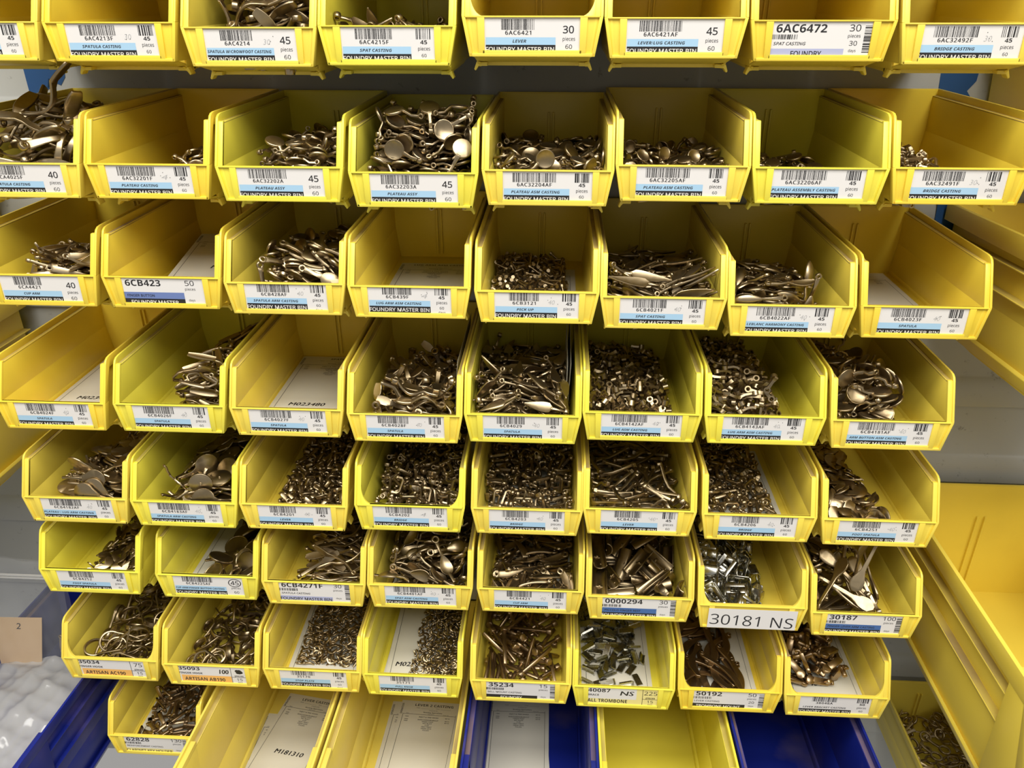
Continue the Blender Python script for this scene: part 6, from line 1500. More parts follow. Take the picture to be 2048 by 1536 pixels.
50,142,25,23,6,59,15,9,27,42,6,6,81,34,9,18,1,56,57,37,18,2,1,14,11,85,24,15,71,25,56,76,18,10,3,53,
14,12,19,24,1,71,47,24,16,47,1,38,68,35,17,16,65,16,50,123,22,63,2,2,67,109,18,7,0,71,20,68,28,26,3,59,
25,142,28,55,70,45,55,177,21,8,1,34,14,129,21,63,4,34,65,161,18,42,3,67,37,146,25,38,4,46,17,123,23,63,68,24,
13,137,25,0,0,35,47,82,28,17,0,48,29,176,19,62,61,44,13,44,32,68,67,29,61,149,17,62,1,26,46,78,32,36,2,63,
32,18,23,25,67,62,48,69,29,11,70,27,68,9,23,20,4,66,67,64,14,18,1,71,26,134,18,29,64,53,71,71,20,40,70,50,
33,49,19,59,6,64,63,56,19,20,4,52,15,42,24,44,3,64,25,38,25,4,70,27,40,138,22,71,70,49,34,165,25,10,1,19,
37,61,28,58,3,16,26,132,27,6,67,68,67,152,18,3,8,48,38,11,26,23,68,38,14,37,12,18,64,44,39,54,20,13,7,61,
15,21,17,54,3,54,26,34,19,50,3,63,
),
(4, 7):(33,16,43,29,2,14,20,15,44,13,11,9,6,64,50,16,62,57,31,27,52,67,71,12,13,18,53,55,0,63,56,19,60,13,60,3,
7,132,47,64,8,18,21,53,55,29,68,67,49,55,55,11,71,67,48,22,58,64,66,60,11,12,38,44,71,24,11,127,46,37,5,36,
37,15,51,43,3,34,8,80,52,10,6,23,35,8,40,30,66,1,25,161,42,1,7,11,26,31,52,23,71,13,43,65,56,38,70,67,
46,87,53,29,0,22,36,125,45,43,0,38,10,110,48,43,5,9,12,19,49,70,2,17,43,22,52,11,3,71,19,66,54,39,5,9,
21,32,53,7,1,11,23,11,40,11,70,43,56,74,52,3,11,15,35,135,45,39,2,52,27,132,46,61,8,57,31,56,53,19,3,22,
49,9,39,55,14,50,62,170,33,57,12,14,45,18,43,55,71,15,55,14,43,10,5,30,29,61,56,32,71,3,21,40,50,58,12,53,
59,54,50,71,69,53,16,64,51,71,4,61,28,19,45,16,70,14,20,72,56,9,0,35,55,22,49,60,66,27,7,108,45,18,0,19,
54,25,42,30,3,11,33,79,51,55,9,33,26,78,52,28,1,60,6,49,43,54,71,16,46,52,48,27,3,36,12,12,42,39,65,40,
6,79,46,20,3,20,35,57,52,38,0,21,37,9,35,52,4,39,7,68,31,53,62,18,10,169,36,45,1,47,13,94,52,20,3,29,
13,178,34,61,7,58,53,90,50,67,4,41,10,22,43,11,9,63,18,145,42,39,6,0,52,104,49,44,71,24,61,119,42,65,6,50,
21,133,44,62,4,14,55,17,37,34,64,11,25,95,51,0,5,64,41,142,44,15,4,33,28,48,47,20,6,59,57,25,60,45,12,25,
6,29,40,21,6,56,19,119,39,70,14,62,38,50,49,68,1,65,7,152,39,18,59,56,26,140,40,17,10,35,9,32,50,15,6,14,
11,39,51,61,69,42,40,93,48,67,3,69,40,62,51,38,1,55,10,59,17,39,63,51,47,100,48,31,3,2,40,19,48,48,69,67,
39,131,42,13,7,52,65,12,29,65,9,52,36,104,50,50,65,53,10,43,31,70,8,13,61,26,36,12,3,26,58,158,37,50,3,4,
8,71,23,21,3,56,47,131,46,7,67,59,15,56,48,28,2,0,17,76,53,44,4,64,52,120,45,45,0,24,37,18,38,12,65,58,
51,61,52,67,4,32,38,116,48,8,69,41,33,149,44,51,0,31,56,108,47,38,1,29,8,31,31,16,3,20,7,110,40,34,70,20,
6,80,41,71,71,53,23,108,44,33,4,58,9,129,18,44,13,8,9,63,36,66,4,13,9,30,19,52,3,16,7,13,32,53,4,16,
16,51,52,7,1,34,36,34,51,62,71,18,57,17,33,61,0,22,23,7,30,48,11,65,22,17,50,7,2,66,49,31,55,50,0,34,
35,80,45,12,6,24,23,83,47,33,6,62,61,71,50,44,2,13,8,116,27,17,3,20,30,99,50,41,61,57,8,157,26,69,8,18,
63,33,41,39,3,58,31,175,33,5,6,59,8,145,29,24,14,25,27,21,40,38,66,31,56,67,48,0,9,0,12,96,11,66,6,52,
13,90,46,2,10,10,10,82,17,3,12,55,27,27,47,8,2,48,42,22,39,35,68,25,48,58,47,32,65,68,60,29,44,11,1,61,
12,88,30,69,0,10,10,51,35,4,4,14,15,75,13,2,3,11,9,108,23,22,0,21,60,179,33,3,68,13,11,39,9,52,1,17,
16,134,14,17,0,66,25,155,38,62,71,57,8,132,39,37,68,22,36,162,40,29,0,23,16,147,17,51,1,1,16,160,17,61,0,3,
14,50,47,61,2,28,15,96,26,7,71,4,13,139,35,11,71,10,10,32,26,66,4,19,13,98,41,31,4,7,43,110,46,14,0,13,
42,35,51,0,0,22,17,177,14,55,2,69,15,42,23,18,67,71,12,106,31,56,7,1,12,71,8,36,70,19,40,42,46,18,7,67,
42,82,51,24,71,63,26,36,48,68,3,48,11,166,14,35,9,18,13,178,20,35,0,60,11,66,42,61,2,10,31,129,38,12,2,58,
61,140,37,43,64,53,13,45,44,9,8,8,56,130,42,51,71,15,11,28,15,70,4,17,11,52,14,46,10,11,14,97,33,30,68,5,
26,17,27,19,4,56,9,121,39,41,13,35,57,82,44,70,3,47,16,126,18,4,1,6,68,117,26,16,6,20,16,137,45,28,71,11,
13,94,38,11,3,5,10,54,24,38,71,20,9,76,38,44,0,14,22,126,39,12,11,29,48,152,43,12,3,18,60,27,30,5,2,19,
9,178,31,31,66,23,12,152,8,36,70,54,64,116,32,24,64,57,18,11,27,31,6,71,11,164,31,56,3,44,15,108,15,43,2,64,
40,13,31,21,2,46,61,47,43,70,10,14,32,142,40,59,3,27,17,156,14,0,0,6,60,93,42,34,11,50,67,63,17,15,67,55,
26,168,36,4,4,4,12,156,36,29,10,23,16,89,18,31,70,70,17,38,38,18,6,1,16,24,40,12,4,66,14,68,47,12,0,50,
47,65,47,49,70,28,66,30,27,15,4,22,9,148,39,45,59,40,32,153,40,37,71,57,37,95,42,37,5,9,16,30,49,42,65,20,
46,30,45,31,69,38,16,112,14,9,3,68,30,13,32,9,0,51,22,135,37,4,10,5,15,110,44,64,70,43,9,77,32,22,66,24,
17,80,43,43,71,7,58,129,28,30,1,38,16,182,29,5,2,35,51,131,40,8,3,56,28,110,47,0,65,58,14,16,33,44,69,27,
48,47,45,38,0,33,11,17,13,16,3,18,48,180,28,10,5,8,59,166,31,2,0,29,66,177,10,18,71,55,68,160,9,55,2,52,
66,169,24,49,71,54,17,20,36,64,2,62,25,61,48,57,63,48,17,140,21,1,70,3,53,23,29,23,1,15,61,124,39,9,3,48,
47,112,40,57,4,22,53,84,47,12,67,6,64,156,26,57,0,20,20,101,48,29,70,46,66,154,18,51,67,53,13,124,9,13,2,56,
62,73,37,59,1,14,52,164,32,37,1,65,55,52,45,14,71,70,24,72,45,70,5,10,67,107,15,2,2,55,67,119,19,40,5,14,
42,26,34,51,67,30,23,90,49,14,68,65,9,13,25,16,2,20,13,84,44,64,11,16,27,27,42,1,6,68,46,70,44,39,2,57,
13,100,45,23,67,44,61,38,38,29,67,26,59,75,43,52,71,45,63,132,20,5,2,48,65,90,26,14,3,59,10,133,29,18,7,26,
65,59,30,3,5,57,44,19,26,39,9,64,17,53,43,26,68,66,22,58,43,10,5,70,27,125,38,27,3,23,46,88,45,60,3,70,
36,26,44,43,70,61,56,180,28,46,67,39,34,166,34,22,1,5,11,56,29,24,69,49,19,68,39,61,5,52,11,30,34,43,64,25,
23,30,38,39,66,20,65,63,10,71,71,49,68,25,22,29,69,56,19,67,26,11,0,1,11,172,15,23,12,26,43,144,40,43,0,52,
10,124,32,70,70,24,42,113,40,50,70,58,33,42,43,66,3,47,40,81,46,10,10,21,50,28,49,67,5,44,56,20,28,6,4,17,
50,36,42,41,66,7,51,76,48,11,68,20,17,157,21,27,1,6,15,23,24,28,65,14,34,61,46,16,1,10,64,41,34,36,2,57,
30,26,36,69,6,50,40,99,45,67,0,30,58,82,32,67,2,30,53,7,30,54,61,1,55,67,36,16,3,51,11,118,36,14,4,49,
38,34,44,1,7,61,60,69,20,4,1,34,18,86,40,37,0,48,68,39,14,52,7,52,12,165,26,11,2,27,40,183,27,57,56,33,
49,37,48,32,1,41,63,80,20,65,2,47,17,152,38,44,0,13,18,80,51,26,65,31,16,174,25,41,67,71,41,31,37,57,4,64,
18,183,11,36,3,0,68,136,14,21,2,19,60,137,23,15,6,32,30,66,40,41,69,65,36,51,41,41,3,69,17,80,9,0,4,64,
17,60,10,0,71,37,60,105,24,27,3,30,13,133,38,35,2,58,38,158,31,43,5,0,16,41,10,37,2,56,19,40,44,13,4,16,
25,40,42,62,64,19,35,114,40,12,10,56,49,92,42,66,4,41,30,67,49,59,65,36,15,32,22,9,2,61,13,76,18,53,0,47,
34,79,39,29,0,65,52,136,35,43,66,61,14,89,34,35,1,35,64,37,20,59,69,7,15,121,21,20,70,15,19,140,26,71,71,9,
38,106,29,2,9,10,46,134,36,27,71,21,23,75,12,38,71,9,59,65,24,44,3,33,25,27,32,4,4,2,46,125,41,11,2,25,
45,155,38,5,2,63,18,166,9,28,71,40,16,17,13,38,70,51,67,80,14,16,62,62,58,47,21,68,6,29,32,19,26,19,8,34,
61,130,35,45,1,47,57,87,35,14,0,35,57,51,39,2,9,52,29,93,42,42,2,12,22,158,31,45,5,18,63,116,9,18,1,27,
15,108,22,22,65,15,11,100,36,25,70,47,61,151,29,27,69,63,55,141,36,58,70,57,48,147,38,57,65,64,54,76,39,21,2,8,
56,63,41,31,68,28,14,177,9,54,1,20,66,52,13,40,71,13,24,66,10,54,70,71,66,94,12,0,68,59,15,58,17,26,9,60,
42,35,23,36,10,18,14,38,27,35,0,26,
),
(4, 8):(35,21,60,36,2,37,10,122,48,44,65,55,22,22,70,55,68,5,21,134,49,3,67,66,14,108,41,62,71,19,8,143,29,15,8,11,
49,21,46,41,6,43,55,36,63,11,62,24,8,54,48,13,63,14,23,70,60,70,0,7,10,23,34,53,69,61,49,29,54,32,2,17,
41,27,63,0,68,65,44,94,55,26,6,19,22,52,62,11,0,44,8,162,37,47,1,56,16,24,48,34,0,12,15,154,44,69,68,24,
39,119,46,67,70,2,53,23,37,37,4,9,15,63,18,45,9,23,27,30,53,8,67,9,10,54,36,18,6,50,48,50,60,65,2,70,
14,130,16,71,67,52,30,19,41,3,60,65,42,40,63,13,2,22,17,83,23,43,12,9,9,10,24,41,55,1,42,16,29,71,2,5,
11,34,57,59,16,49,20,80,49,4,0,28,63,175,26,49,61,22,18,59,50,4,5,4,16,163,8,2,68,18,15,170,26,37,11,53,
26,80,39,4,68,31,49,83,53,23,11,17,48,131,43,30,7,31,34,91,49,39,67,31,22,47,53,54,13,50,26,32,41,53,66,0,
27,178,19,5,2,31,18,95,31,63,10,39,18,71,36,67,67,60,23,129,8,69,68,28,46,34,41,68,64,5,60,56,55,27,11,52,
27,15,26,68,67,67,21,52,12,36,0,58,47,140,40,25,71,27,23,142,39,29,7,24,22,100,31,43,70,66,62,29,20,63,66,57,
37,158,34,67,66,23,24,65,24,36,2,36,27,68,16,32,5,26,20,62,29,4,68,19,18,118,30,69,0,14,55,112,44,44,10,23,
38,53,54,35,0,14,19,140,20,70,63,50,31,33,31,41,7,40,49,36,27,71,71,42,40,113,39,6,0,17,18,22,19,39,6,57,
30,111,10,0,70,71,21,29,8,71,68,58,62,61,34,13,66,19,36,65,50,28,4,28,60,54,25,40,8,61,45,75,45,42,69,27,
28,128,18,1,64,44,28,115,37,9,69,22,23,156,18,4,4,12,44,124,30,29,2,66,32,47,41,3,65,70,70,166,11,63,70,21,
46,155,23,12,1,61,54,97,41,38,71,57,36,138,30,5,70,65,54,60,44,69,69,54,69,102,21,24,70,50,64,127,24,42,71,19,
52,146,27,65,71,46,44,100,31,26,8,69,55,50,16,33,71,31,41,171,13,33,5,31,41,71,27,66,8,5,40,180,13,17,3,31,
34,86,25,54,3,33,36,85,15,33,8,51,42,42,18,34,6,69,34,170,18,7,71,32,46,44,26,37,2,5,45,49,36,71,67,32,
62,92,32,67,71,17,54,104,13,37,0,34,66,71,18,59,0,58,58,151,17,20,71,22,27,108,22,6,68,69,33,68,31,56,1,31,
32,47,32,41,4,3,49,111,31,41,6,35,35,98,12,36,1,34,35,20,18,71,70,10,
),
(5, 1):(91,113,14,20,2,19,89,80,41,44,7,17,34,169,28,69,64,8,77,39,53,35,2,45,70,144,27,1,3,0,68,35,45,39,71,28,
60,106,40,38,1,26,41,70,46,34,70,59,54,16,51,20,0,36,73,75,49,37,2,12,51,166,28,14,69,65,45,41,50,39,0,25,
76,50,48,67,2,65,69,47,44,28,71,63,57,23,58,23,4,71,88,96,15,16,2,54,65,177,16,30,5,0,83,56,38,67,0,51,
80,168,22,15,1,47,43,153,25,33,0,22,83,88,21,3,3,56,89,33,39,2,2,15,75,46,47,42,70,31,84,63,44,69,1,60,
25,144,16,24,71,21,80,95,37,69,69,49,62,160,20,2,70,7,58,20,41,35,69,39,81,82,10,38,1,17,87,62,29,39,71,16,
68,7,37,51,3,71,83,115,29,34,70,53,50,32,44,36,68,44,58,118,34,70,1,38,67,179,18,31,5,3,40,17,32,37,3,65,
61,70,44,32,4,1,75,11,37,51,6,71,83,126,17,42,70,53,58,92,41,68,70,59,85,33,15,71,71,15,68,165,15,2,71,28,
72,15,28,36,68,35,72,26,7,36,0,8,75,26,32,33,70,44,82,40,34,70,1,60,54,50,43,68,2,66,30,105,28,8,70,57,
54,127,30,33,70,70,57,145,18,30,4,41,74,22,41,1,70,37,71,141,7,36,0,29,39,152,18,35,5,37,80,71,28,34,71,50,
58,21,38,35,70,43,53,30,47,33,1,66,72,40,28,35,68,37,30,84,32,42,0,55,40,172,12,37,0,40,47,42,39,70,69,38,
65,96,15,38,1,2,49,15,25,36,70,41,67,21,27,35,68,43,40,36,23,2,2,9,73,69,35,36,70,36,73,124,27,37,70,41,
71,54,22,71,4,1,21,106,13,18,3,18,68,114,15,4,2,27,41,59,41,69,70,54,55,73,40,33,0,66,74,49,16,38,1,9,
56,104,32,68,70,66,69,70,27,70,2,70,68,83,38,32,1,68,60,108,13,38,69,33,24,82,18,20,3,17,60,134,20,67,0,37,
50,124,24,37,71,6,
),
(5, 2):(91,92,24,56,0,18,69,127,39,69,3,15,33,26,49,71,60,47,85,133,34,3,0,18,38,109,37,69,0,8,56,12,46,54,6,38,
46,48,46,20,3,44,27,62,38,7,2,52,79,105,33,31,0,62,75,11,35,50,1,1,55,132,37,68,70,42,32,156,26,35,3,48,
85,52,24,15,4,49,67,27,48,70,1,40,77,33,40,4,1,30,68,50,40,29,6,39,52,90,34,1,4,43,68,33,23,37,1,31,
36,23,32,71,68,47,77,22,19,43,1,44,77,53,43,65,3,32,36,49,35,0,3,26,47,75,43,33,1,22,87,49,34,41,4,55,
83,61,13,38,0,14,42,106,29,66,69,9,56,70,37,37,71,48,34,121,27,32,4,43,78,77,32,28,67,50,86,127,30,69,2,57,
22,49,16,29,0,21,77,110,28,33,69,51,69,27,31,35,71,0,39,125,25,41,69,4,75,142,15,1,1,8,41,88,33,30,67,9,
42,179,13,47,2,32,71,43,14,1,0,26,62,20,37,71,71,70,74,111,21,69,2,5,59,33,44,1,2,42,79,156,19,32,0,24,
39,74,24,66,1,5,25,103,29,65,2,20,26,86,31,30,0,22,75,95,20,34,2,7,50,13,29,0,70,40,38,23,22,70,68,32,
64,60,34,37,0,62,40,55,40,3,2,47,48,51,24,0,71,10,52,99,28,36,3,40,39,157,17,70,67,12,32,147,18,64,70,26,
59,34,35,40,2,29,68,143,29,33,70,39,76,73,12,28,1,48,65,123,12,40,1,30,65,106,26,38,71,30,39,55,30,68,0,4,
78,56,31,2,0,9,74,94,12,38,70,45,27,65,15,3,1,54,48,125,20,2,3,34,56,161,16,69,70,10,47,166,16,70,5,30,
69,157,12,34,71,44,54,144,25,4,1,4,21,91,17,46,1,50,55,139,26,33,70,36,54,37,28,1,2,28,22,139,13,45,2,20,
77,61,23,30,1,52,43,155,22,67,69,23,52,12,23,1,2,68,
),
(5, 3):(23,133,18,16,68,55,21,176,17,35,68,57,69,30,31,53,4,37,25,104,20,1,71,10,82,144,27,67,70,25,68,52,30,63,67,59,
91,166,22,11,65,50,87,61,32,16,7,8,69,153,24,8,1,16,53,85,28,54,3,25,91,113,30,3,67,14,91,143,25,2,69,17,
32,52,21,0,62,54,85,50,30,68,69,61,92,48,27,70,2,54,32,43,18,8,63,57,79,97,29,57,71,56,64,151,25,37,16,8,
78,162,26,67,64,1,83,75,28,65,5,34,20,94,13,71,4,20,68,129,27,52,6,13,48,57,25,67,61,11,90,177,19,1,7,19,
41,177,15,68,65,19,80,123,26,7,67,19,80,42,29,16,66,65,68,143,21,60,66,58,67,99,30,58,64,20,55,64,26,68,66,64,
54,137,25,71,70,32,60,95,24,2,9,46,22,151,20,65,3,65,71,68,25,2,68,40,93,22,32,62,67,22,33,180,13,0,5,59,
91,85,21,1,2,18,52,38,24,0,71,40,27,40,19,64,62,34,70,179,21,59,12,38,82,179,23,59,8,62,86,35,27,56,3,15,
56,128,24,7,5,54,49,85,22,18,69,66,74,109,25,65,64,65,38,152,15,70,0,6,86,105,25,68,0,57,54,177,18,23,2,31,
88,86,10,36,0,55,48,94,23,71,66,9,87,130,26,42,7,65,75,154,22,26,70,51,37,47,18,28,4,53,42,70,26,55,71,24,
27,39,13,36,13,2,49,53,22,27,10,21,72,98,24,47,15,66,27,98,14,50,7,69,46,112,21,64,67,15,73,51,25,63,0,18,
60,183,14,0,8,35,24,54,19,45,2,24,29,90,12,67,3,67,87,78,25,2,60,28,40,50,20,4,65,22,65,117,28,34,9,3,
80,159,17,60,67,55,25,114,17,69,3,44,92,120,26,53,66,23,67,125,23,54,9,44,19,173,11,52,68,61,28,140,19,52,1,4,
67,168,20,26,2,55,68,40,28,62,70,26,56,79,21,57,11,32,34,127,18,70,69,13,56,68,22,9,69,26,31,63,18,42,14,4,
73,122,21,56,1,51,37,104,18,61,66,51,77,174,25,30,2,49,72,84,25,62,66,46,80,138,25,57,5,20,52,168,18,64,70,35,
74,65,20,31,5,57,90,64,18,69,57,59,57,27,25,59,64,34,89,164,11,12,64,50,91,32,22,70,8,53,46,124,19,49,16,17,
30,109,13,57,2,17,73,33,24,6,70,17,62,52,28,49,69,51,60,36,24,67,71,47,86,68,24,12,68,34,89,142,10,62,71,23,
90,154,16,3,61,15,48,129,19,8,6,34,85,30,18,1,3,59,58,108,24,66,64,17,39,47,12,9,3,23,60,33,19,44,7,53,
51,31,18,58,13,4,91,24,24,64,59,21,84,169,18,5,63,35,39,129,19,19,61,8,83,181,9,58,71,71,30,135,18,56,65,43,
45,26,20,70,56,70,73,20,24,3,63,7,87,108,19,6,0,10,87,145,22,39,5,27,26,74,17,67,63,23,69,104,23,62,13,70,
33,160,11,69,67,54,87,126,23,49,0,32,28,121,15,60,68,37,61,141,18,57,0,60,41,76,21,17,71,2,83,88,23,65,59,48,
90,97,19,23,57,66,61,86,23,49,61,63,88,138,17,2,67,51,85,118,17,10,58,33,19,36,11,49,0,59,25,83,14,26,4,54,
34,112,19,27,70,14,41,32,15,11,67,29,90,41,17,70,68,55,92,8,29,40,55,20,90,45,14,38,4,18,30,76,17,6,66,19,
63,169,13,36,12,14,76,47,25,37,57,12,25,181,10,36,0,65,60,133,23,48,2,61,22,140,12,3,2,24,80,99,24,19,70,58,
68,72,23,69,62,10,40,168,9,59,70,19,78,37,19,43,59,18,20,68,18,21,61,6,25,133,12,14,69,65,85,82,19,62,66,35,
51,142,20,18,0,41,83,115,15,14,1,60,21,61,8,0,67,54,71,92,23,66,66,39,84,51,23,2,64,31,82,112,22,3,68,40,
61,121,23,60,62,26,47,52,17,46,2,33,42,118,15,61,3,44,57,52,25,31,71,31,51,111,21,65,71,48,33,68,19,62,61,42,
64,47,12,50,8,23,28,169,10,36,0,22,65,78,18,65,63,32,76,75,21,53,0,24,31,28,15,68,62,53,48,22,15,7,63,55,
68,110,21,27,66,39,39,62,17,65,63,18,61,83,17,43,9,68,49,162,13,2,65,40,52,150,18,71,65,4,20,165,8,0,67,56,
45,62,22,44,2,14,52,42,21,58,71,69,28,29,11,13,2,69,78,178,19,36,3,18,79,159,23,49,6,20,86,12,28,0,67,42,
28,148,8,0,67,47,86,58,25,69,0,67,80,172,13,56,1,31,54,98,20,55,0,44,59,161,17,26,60,62,39,148,11,60,3,22,
63,17,21,70,66,12,54,174,15,61,1,32,46,181,8,0,67,40,57,24,20,61,64,31,90,14,19,38,9,19,54,57,20,46,5,70,
57,60,22,27,3,26,85,66,8,0,67,24,69,47,21,42,1,65,37,24,13,71,70,16,71,90,17,38,65,54,48,47,12,56,5,36,
71,175,15,65,67,54,38,96,17,17,5,22,88,35,9,17,1,51,78,111,17,18,69,55,40,86,15,8,61,33,65,97,20,60,61,20,
20,83,10,36,0,19,23,155,14,65,64,23,26,44,11,6,62,34,86,179,13,3,71,58,82,45,20,20,59,60,23,103,10,36,0,27,
49,134,14,56,0,63,74,32,19,59,67,30,75,129,18,8,64,41,81,65,20,57,61,52,87,114,9,55,0,23,84,102,10,36,0,70,
19,74,14,62,13,62,48,78,16,18,0,47,68,57,20,7,69,23,35,123,13,41,9,69,58,128,17,10,66,34,62,45,22,30,5,26,
85,102,16,48,70,4,62,160,11,66,62,58,84,53,18,59,70,7,80,95,12,10,61,34,66,88,12,71,58,58,86,37,18,12,4,49,
39,138,12,28,4,33,46,150,11,69,0,47,61,74,13,6,67,31,60,98,15,36,2,6,77,138,19,26,4,0,45,169,8,70,67,15,
80,160,11,17,66,31,24,51,8,6,67,5,25,119,8,0,67,37,42,41,11,19,69,66,84,18,23,69,66,29,23,110,9,54,1,68,
30,53,15,25,71,20,44,132,11,13,64,25,38,82,18,10,55,11,51,24,9,8,69,58,59,51,13,9,70,9,56,90,17,39,69,40,
62,105,16,71,66,41,80,144,16,11,7,48,25,155,11,35,0,12,82,76,18,20,6,11,56,108,17,33,5,41,77,21,18,58,9,29,
85,135,9,9,68,55,52,172,11,38,0,48,69,116,15,14,0,41,55,22,14,8,2,59,53,150,14,17,70,12,31,59,9,18,1,24,
57,72,16,14,70,64,70,178,12,36,5,51,37,108,11,26,1,43,85,154,13,36,12,10,41,34,10,36,0,30,83,27,8,68,67,31,
45,107,13,25,67,49,84,21,18,70,70,23,84,57,13,5,70,4,38,97,9,54,1,15,72,155,9,18,1,47,81,80,9,60,68,54,
68,154,16,37,6,50,44,69,14,15,1,60,72,43,15,62,62,37,63,179,11,5,1,18,57,121,18,48,0,40,54,140,18,51,69,53,
47,159,9,9,68,70,80,126,15,57,6,27,83,89,12,53,64,4,71,143,15,7,64,10,69,16,16,71,1,33,62,33,10,63,65,67,
61,153,10,36,0,55,76,171,9,18,1,9,85,51,14,34,65,54,53,40,16,17,3,71,82,38,12,5,68,13,58,171,8,0,67,13,
52,144,9,54,1,14,48,53,12,22,6,29,43,60,11,14,65,65,84,21,13,22,4,0,28,17,14,63,3,27,71,128,9,54,1,4,
54,59,13,36,11,61,45,99,12,35,7,8,68,81,8,0,67,57,42,74,10,22,1,70,71,85,13,14,6,14,69,129,16,37,70,22,
73,54,15,14,3,37,87,126,13,62,58,10,41,87,9,60,69,20,62,24,8,0,67,23,88,11,13,36,14,23,46,21,8,65,67,28,
),
(5, 4):(66,58,42,19,2,17,88,119,43,68,5,24,51,35,39,55,3,18,85,76,49,20,1,5,60,76,40,58,0,45,34,64,36,58,65,39,
26,131,32,24,67,41,28,86,38,46,68,56,17,32,27,58,64,61,17,50,30,21,67,19,68,99,41,47,2,44,31,41,34,54,8,50,
88,77,41,49,68,60,67,46,39,16,70,56,47,62,36,39,67,21,52,167,29,32,71,45,86,46,43,39,69,42,92,171,32,1,6,19,
38,170,26,48,5,19,49,120,36,8,0,28,72,13,32,17,5,9,24,74,35,50,71,52,47,33,35,52,0,64,35,78,31,45,67,15,
81,32,37,54,71,47,74,180,31,26,68,36,76,121,41,54,69,55,61,28,31,17,63,16,85,113,38,21,5,25,74,138,36,62,1,33,
59,106,33,67,62,47,45,115,31,30,71,30,89,27,29,18,67,53,81,153,32,47,62,65,59,117,30,51,62,4,14,103,29,56,66,55,
33,50,35,24,2,63,73,146,35,43,63,30,88,89,41,52,67,48,33,182,16,0,54,41,42,100,31,50,0,10,90,13,38,66,16,26,
64,165,30,29,2,48,45,28,31,15,0,1,22,10,32,12,70,0,52,125,29,2,60,11,92,114,27,35,67,55,26,123,31,54,7,11,
18,58,19,54,70,6,20,158,29,53,71,2,69,168,27,28,70,52,78,54,29,21,66,40,23,18,30,43,4,38,83,45,21,28,64,32,
43,135,31,21,4,28,91,32,40,14,3,53,81,77,30,14,70,4,50,142,31,5,2,27,91,140,21,30,57,62,47,90,32,13,71,9,
93,62,37,2,5,19,75,170,25,54,60,71,65,67,31,16,1,40,57,44,22,3,67,59,29,147,27,66,68,10,42,54,26,41,69,29,
32,35,17,7,71,14,52,81,37,50,0,45,31,104,32,59,70,53,78,56,45,56,3,60,80,97,38,60,69,47,15,153,23,16,8,20,
89,138,40,53,1,52,23,58,26,15,2,43,91,49,23,6,12,21,44,34,13,48,66,2,64,147,31,26,71,12,51,25,23,33,4,7,
23,176,19,19,71,26,56,52,28,29,11,18,52,179,27,13,8,43,79,63,42,52,69,23,54,102,25,31,2,33,66,62,24,9,61,68,
58,70,36,50,0,9,12,142,16,37,15,17,24,28,21,58,5,39,17,89,27,45,14,30,83,57,34,15,4,22,73,65,36,54,71,6,
84,25,25,60,70,35,11,83,23,32,14,51,37,64,23,26,69,67,15,69,29,58,69,55,26,51,19,10,70,6,70,49,24,8,3,19,
89,65,26,19,66,54,79,175,20,33,71,56,37,147,28,3,0,46,20,121,15,47,68,38,65,33,27,21,65,21,41,135,25,14,4,18,
18,69,24,48,68,5,19,34,16,31,66,3,53,150,24,57,4,30,21,20,25,26,68,2,87,103,15,58,64,17,22,146,17,45,68,11,
72,130,33,57,69,68,63,51,26,48,55,6,81,31,31,15,71,0,75,82,34,52,2,21,42,25,14,4,68,33,25,74,11,64,0,48,
89,168,17,58,58,66,49,65,19,47,66,20,41,74,27,9,5,29,85,124,22,26,68,12,14,50,9,19,0,18,84,177,20,67,10,51,
47,113,21,55,68,36,21,114,22,37,7,55,67,116,27,63,69,65,84,153,23,5,4,4,56,10,30,28,12,38,33,60,13,53,3,25,
40,162,16,27,60,4,55,78,25,56,8,26,59,156,24,4,0,66,83,92,23,60,9,19,30,48,27,52,4,51,71,38,18,11,2,62,
75,103,33,47,6,54,26,112,22,21,16,2,39,125,21,58,4,37,22,134,24,18,4,67,83,112,26,64,6,47,18,101,22,12,5,34,
32,159,22,18,3,66,79,39,29,31,5,71,49,40,28,52,6,56,87,95,33,8,68,49,83,150,13,20,66,23,60,146,20,20,5,20,
80,21,9,52,0,8,50,75,14,36,64,67,87,15,14,42,66,16,64,74,22,9,4,11,29,89,28,16,70,45,85,98,27,9,63,44,
81,125,9,18,0,61,63,109,20,65,67,61,18,164,20,37,7,66,40,37,15,17,63,67,26,134,17,15,68,38,63,88,31,48,3,59,
65,20,22,3,0,6,34,110,26,61,1,54,18,63,12,35,0,28,28,172,13,55,71,26,69,121,19,10,67,9,85,73,27,12,71,5,
39,48,21,30,60,0,81,38,18,10,70,60,69,124,29,3,64,64,89,148,31,68,0,49,18,130,13,20,68,38,34,91,16,47,64,61,
23,93,17,4,58,69,27,34,9,20,0,20,13,176,11,3,0,56,75,51,17,9,10,46,25,10,22,21,67,0,85,37,11,17,2,18,
83,18,20,42,7,22,64,134,23,29,71,5,45,138,20,10,68,6,16,154,16,13,8,21,26,47,13,18,66,51,42,172,16,59,1,64,
42,63,19,9,0,26,87,88,16,20,13,33,66,55,14,23,4,0,85,59,15,31,10,41,53,153,11,51,69,63,82,78,14,29,4,36,
50,91,23,54,67,6,53,41,18,5,3,65,79,114,14,17,0,66,44,56,9,52,0,42,67,147,15,22,69,48,18,79,13,21,5,39,
85,70,16,59,64,50,59,162,19,24,7,60,77,78,22,17,66,20,49,83,28,54,5,36,76,91,16,21,66,59,42,84,12,36,0,35,
52,46,11,52,2,59,34,104,16,19,3,11,83,129,30,54,5,42,13,105,13,58,3,55,67,72,20,55,11,25,54,180,14,8,68,34,
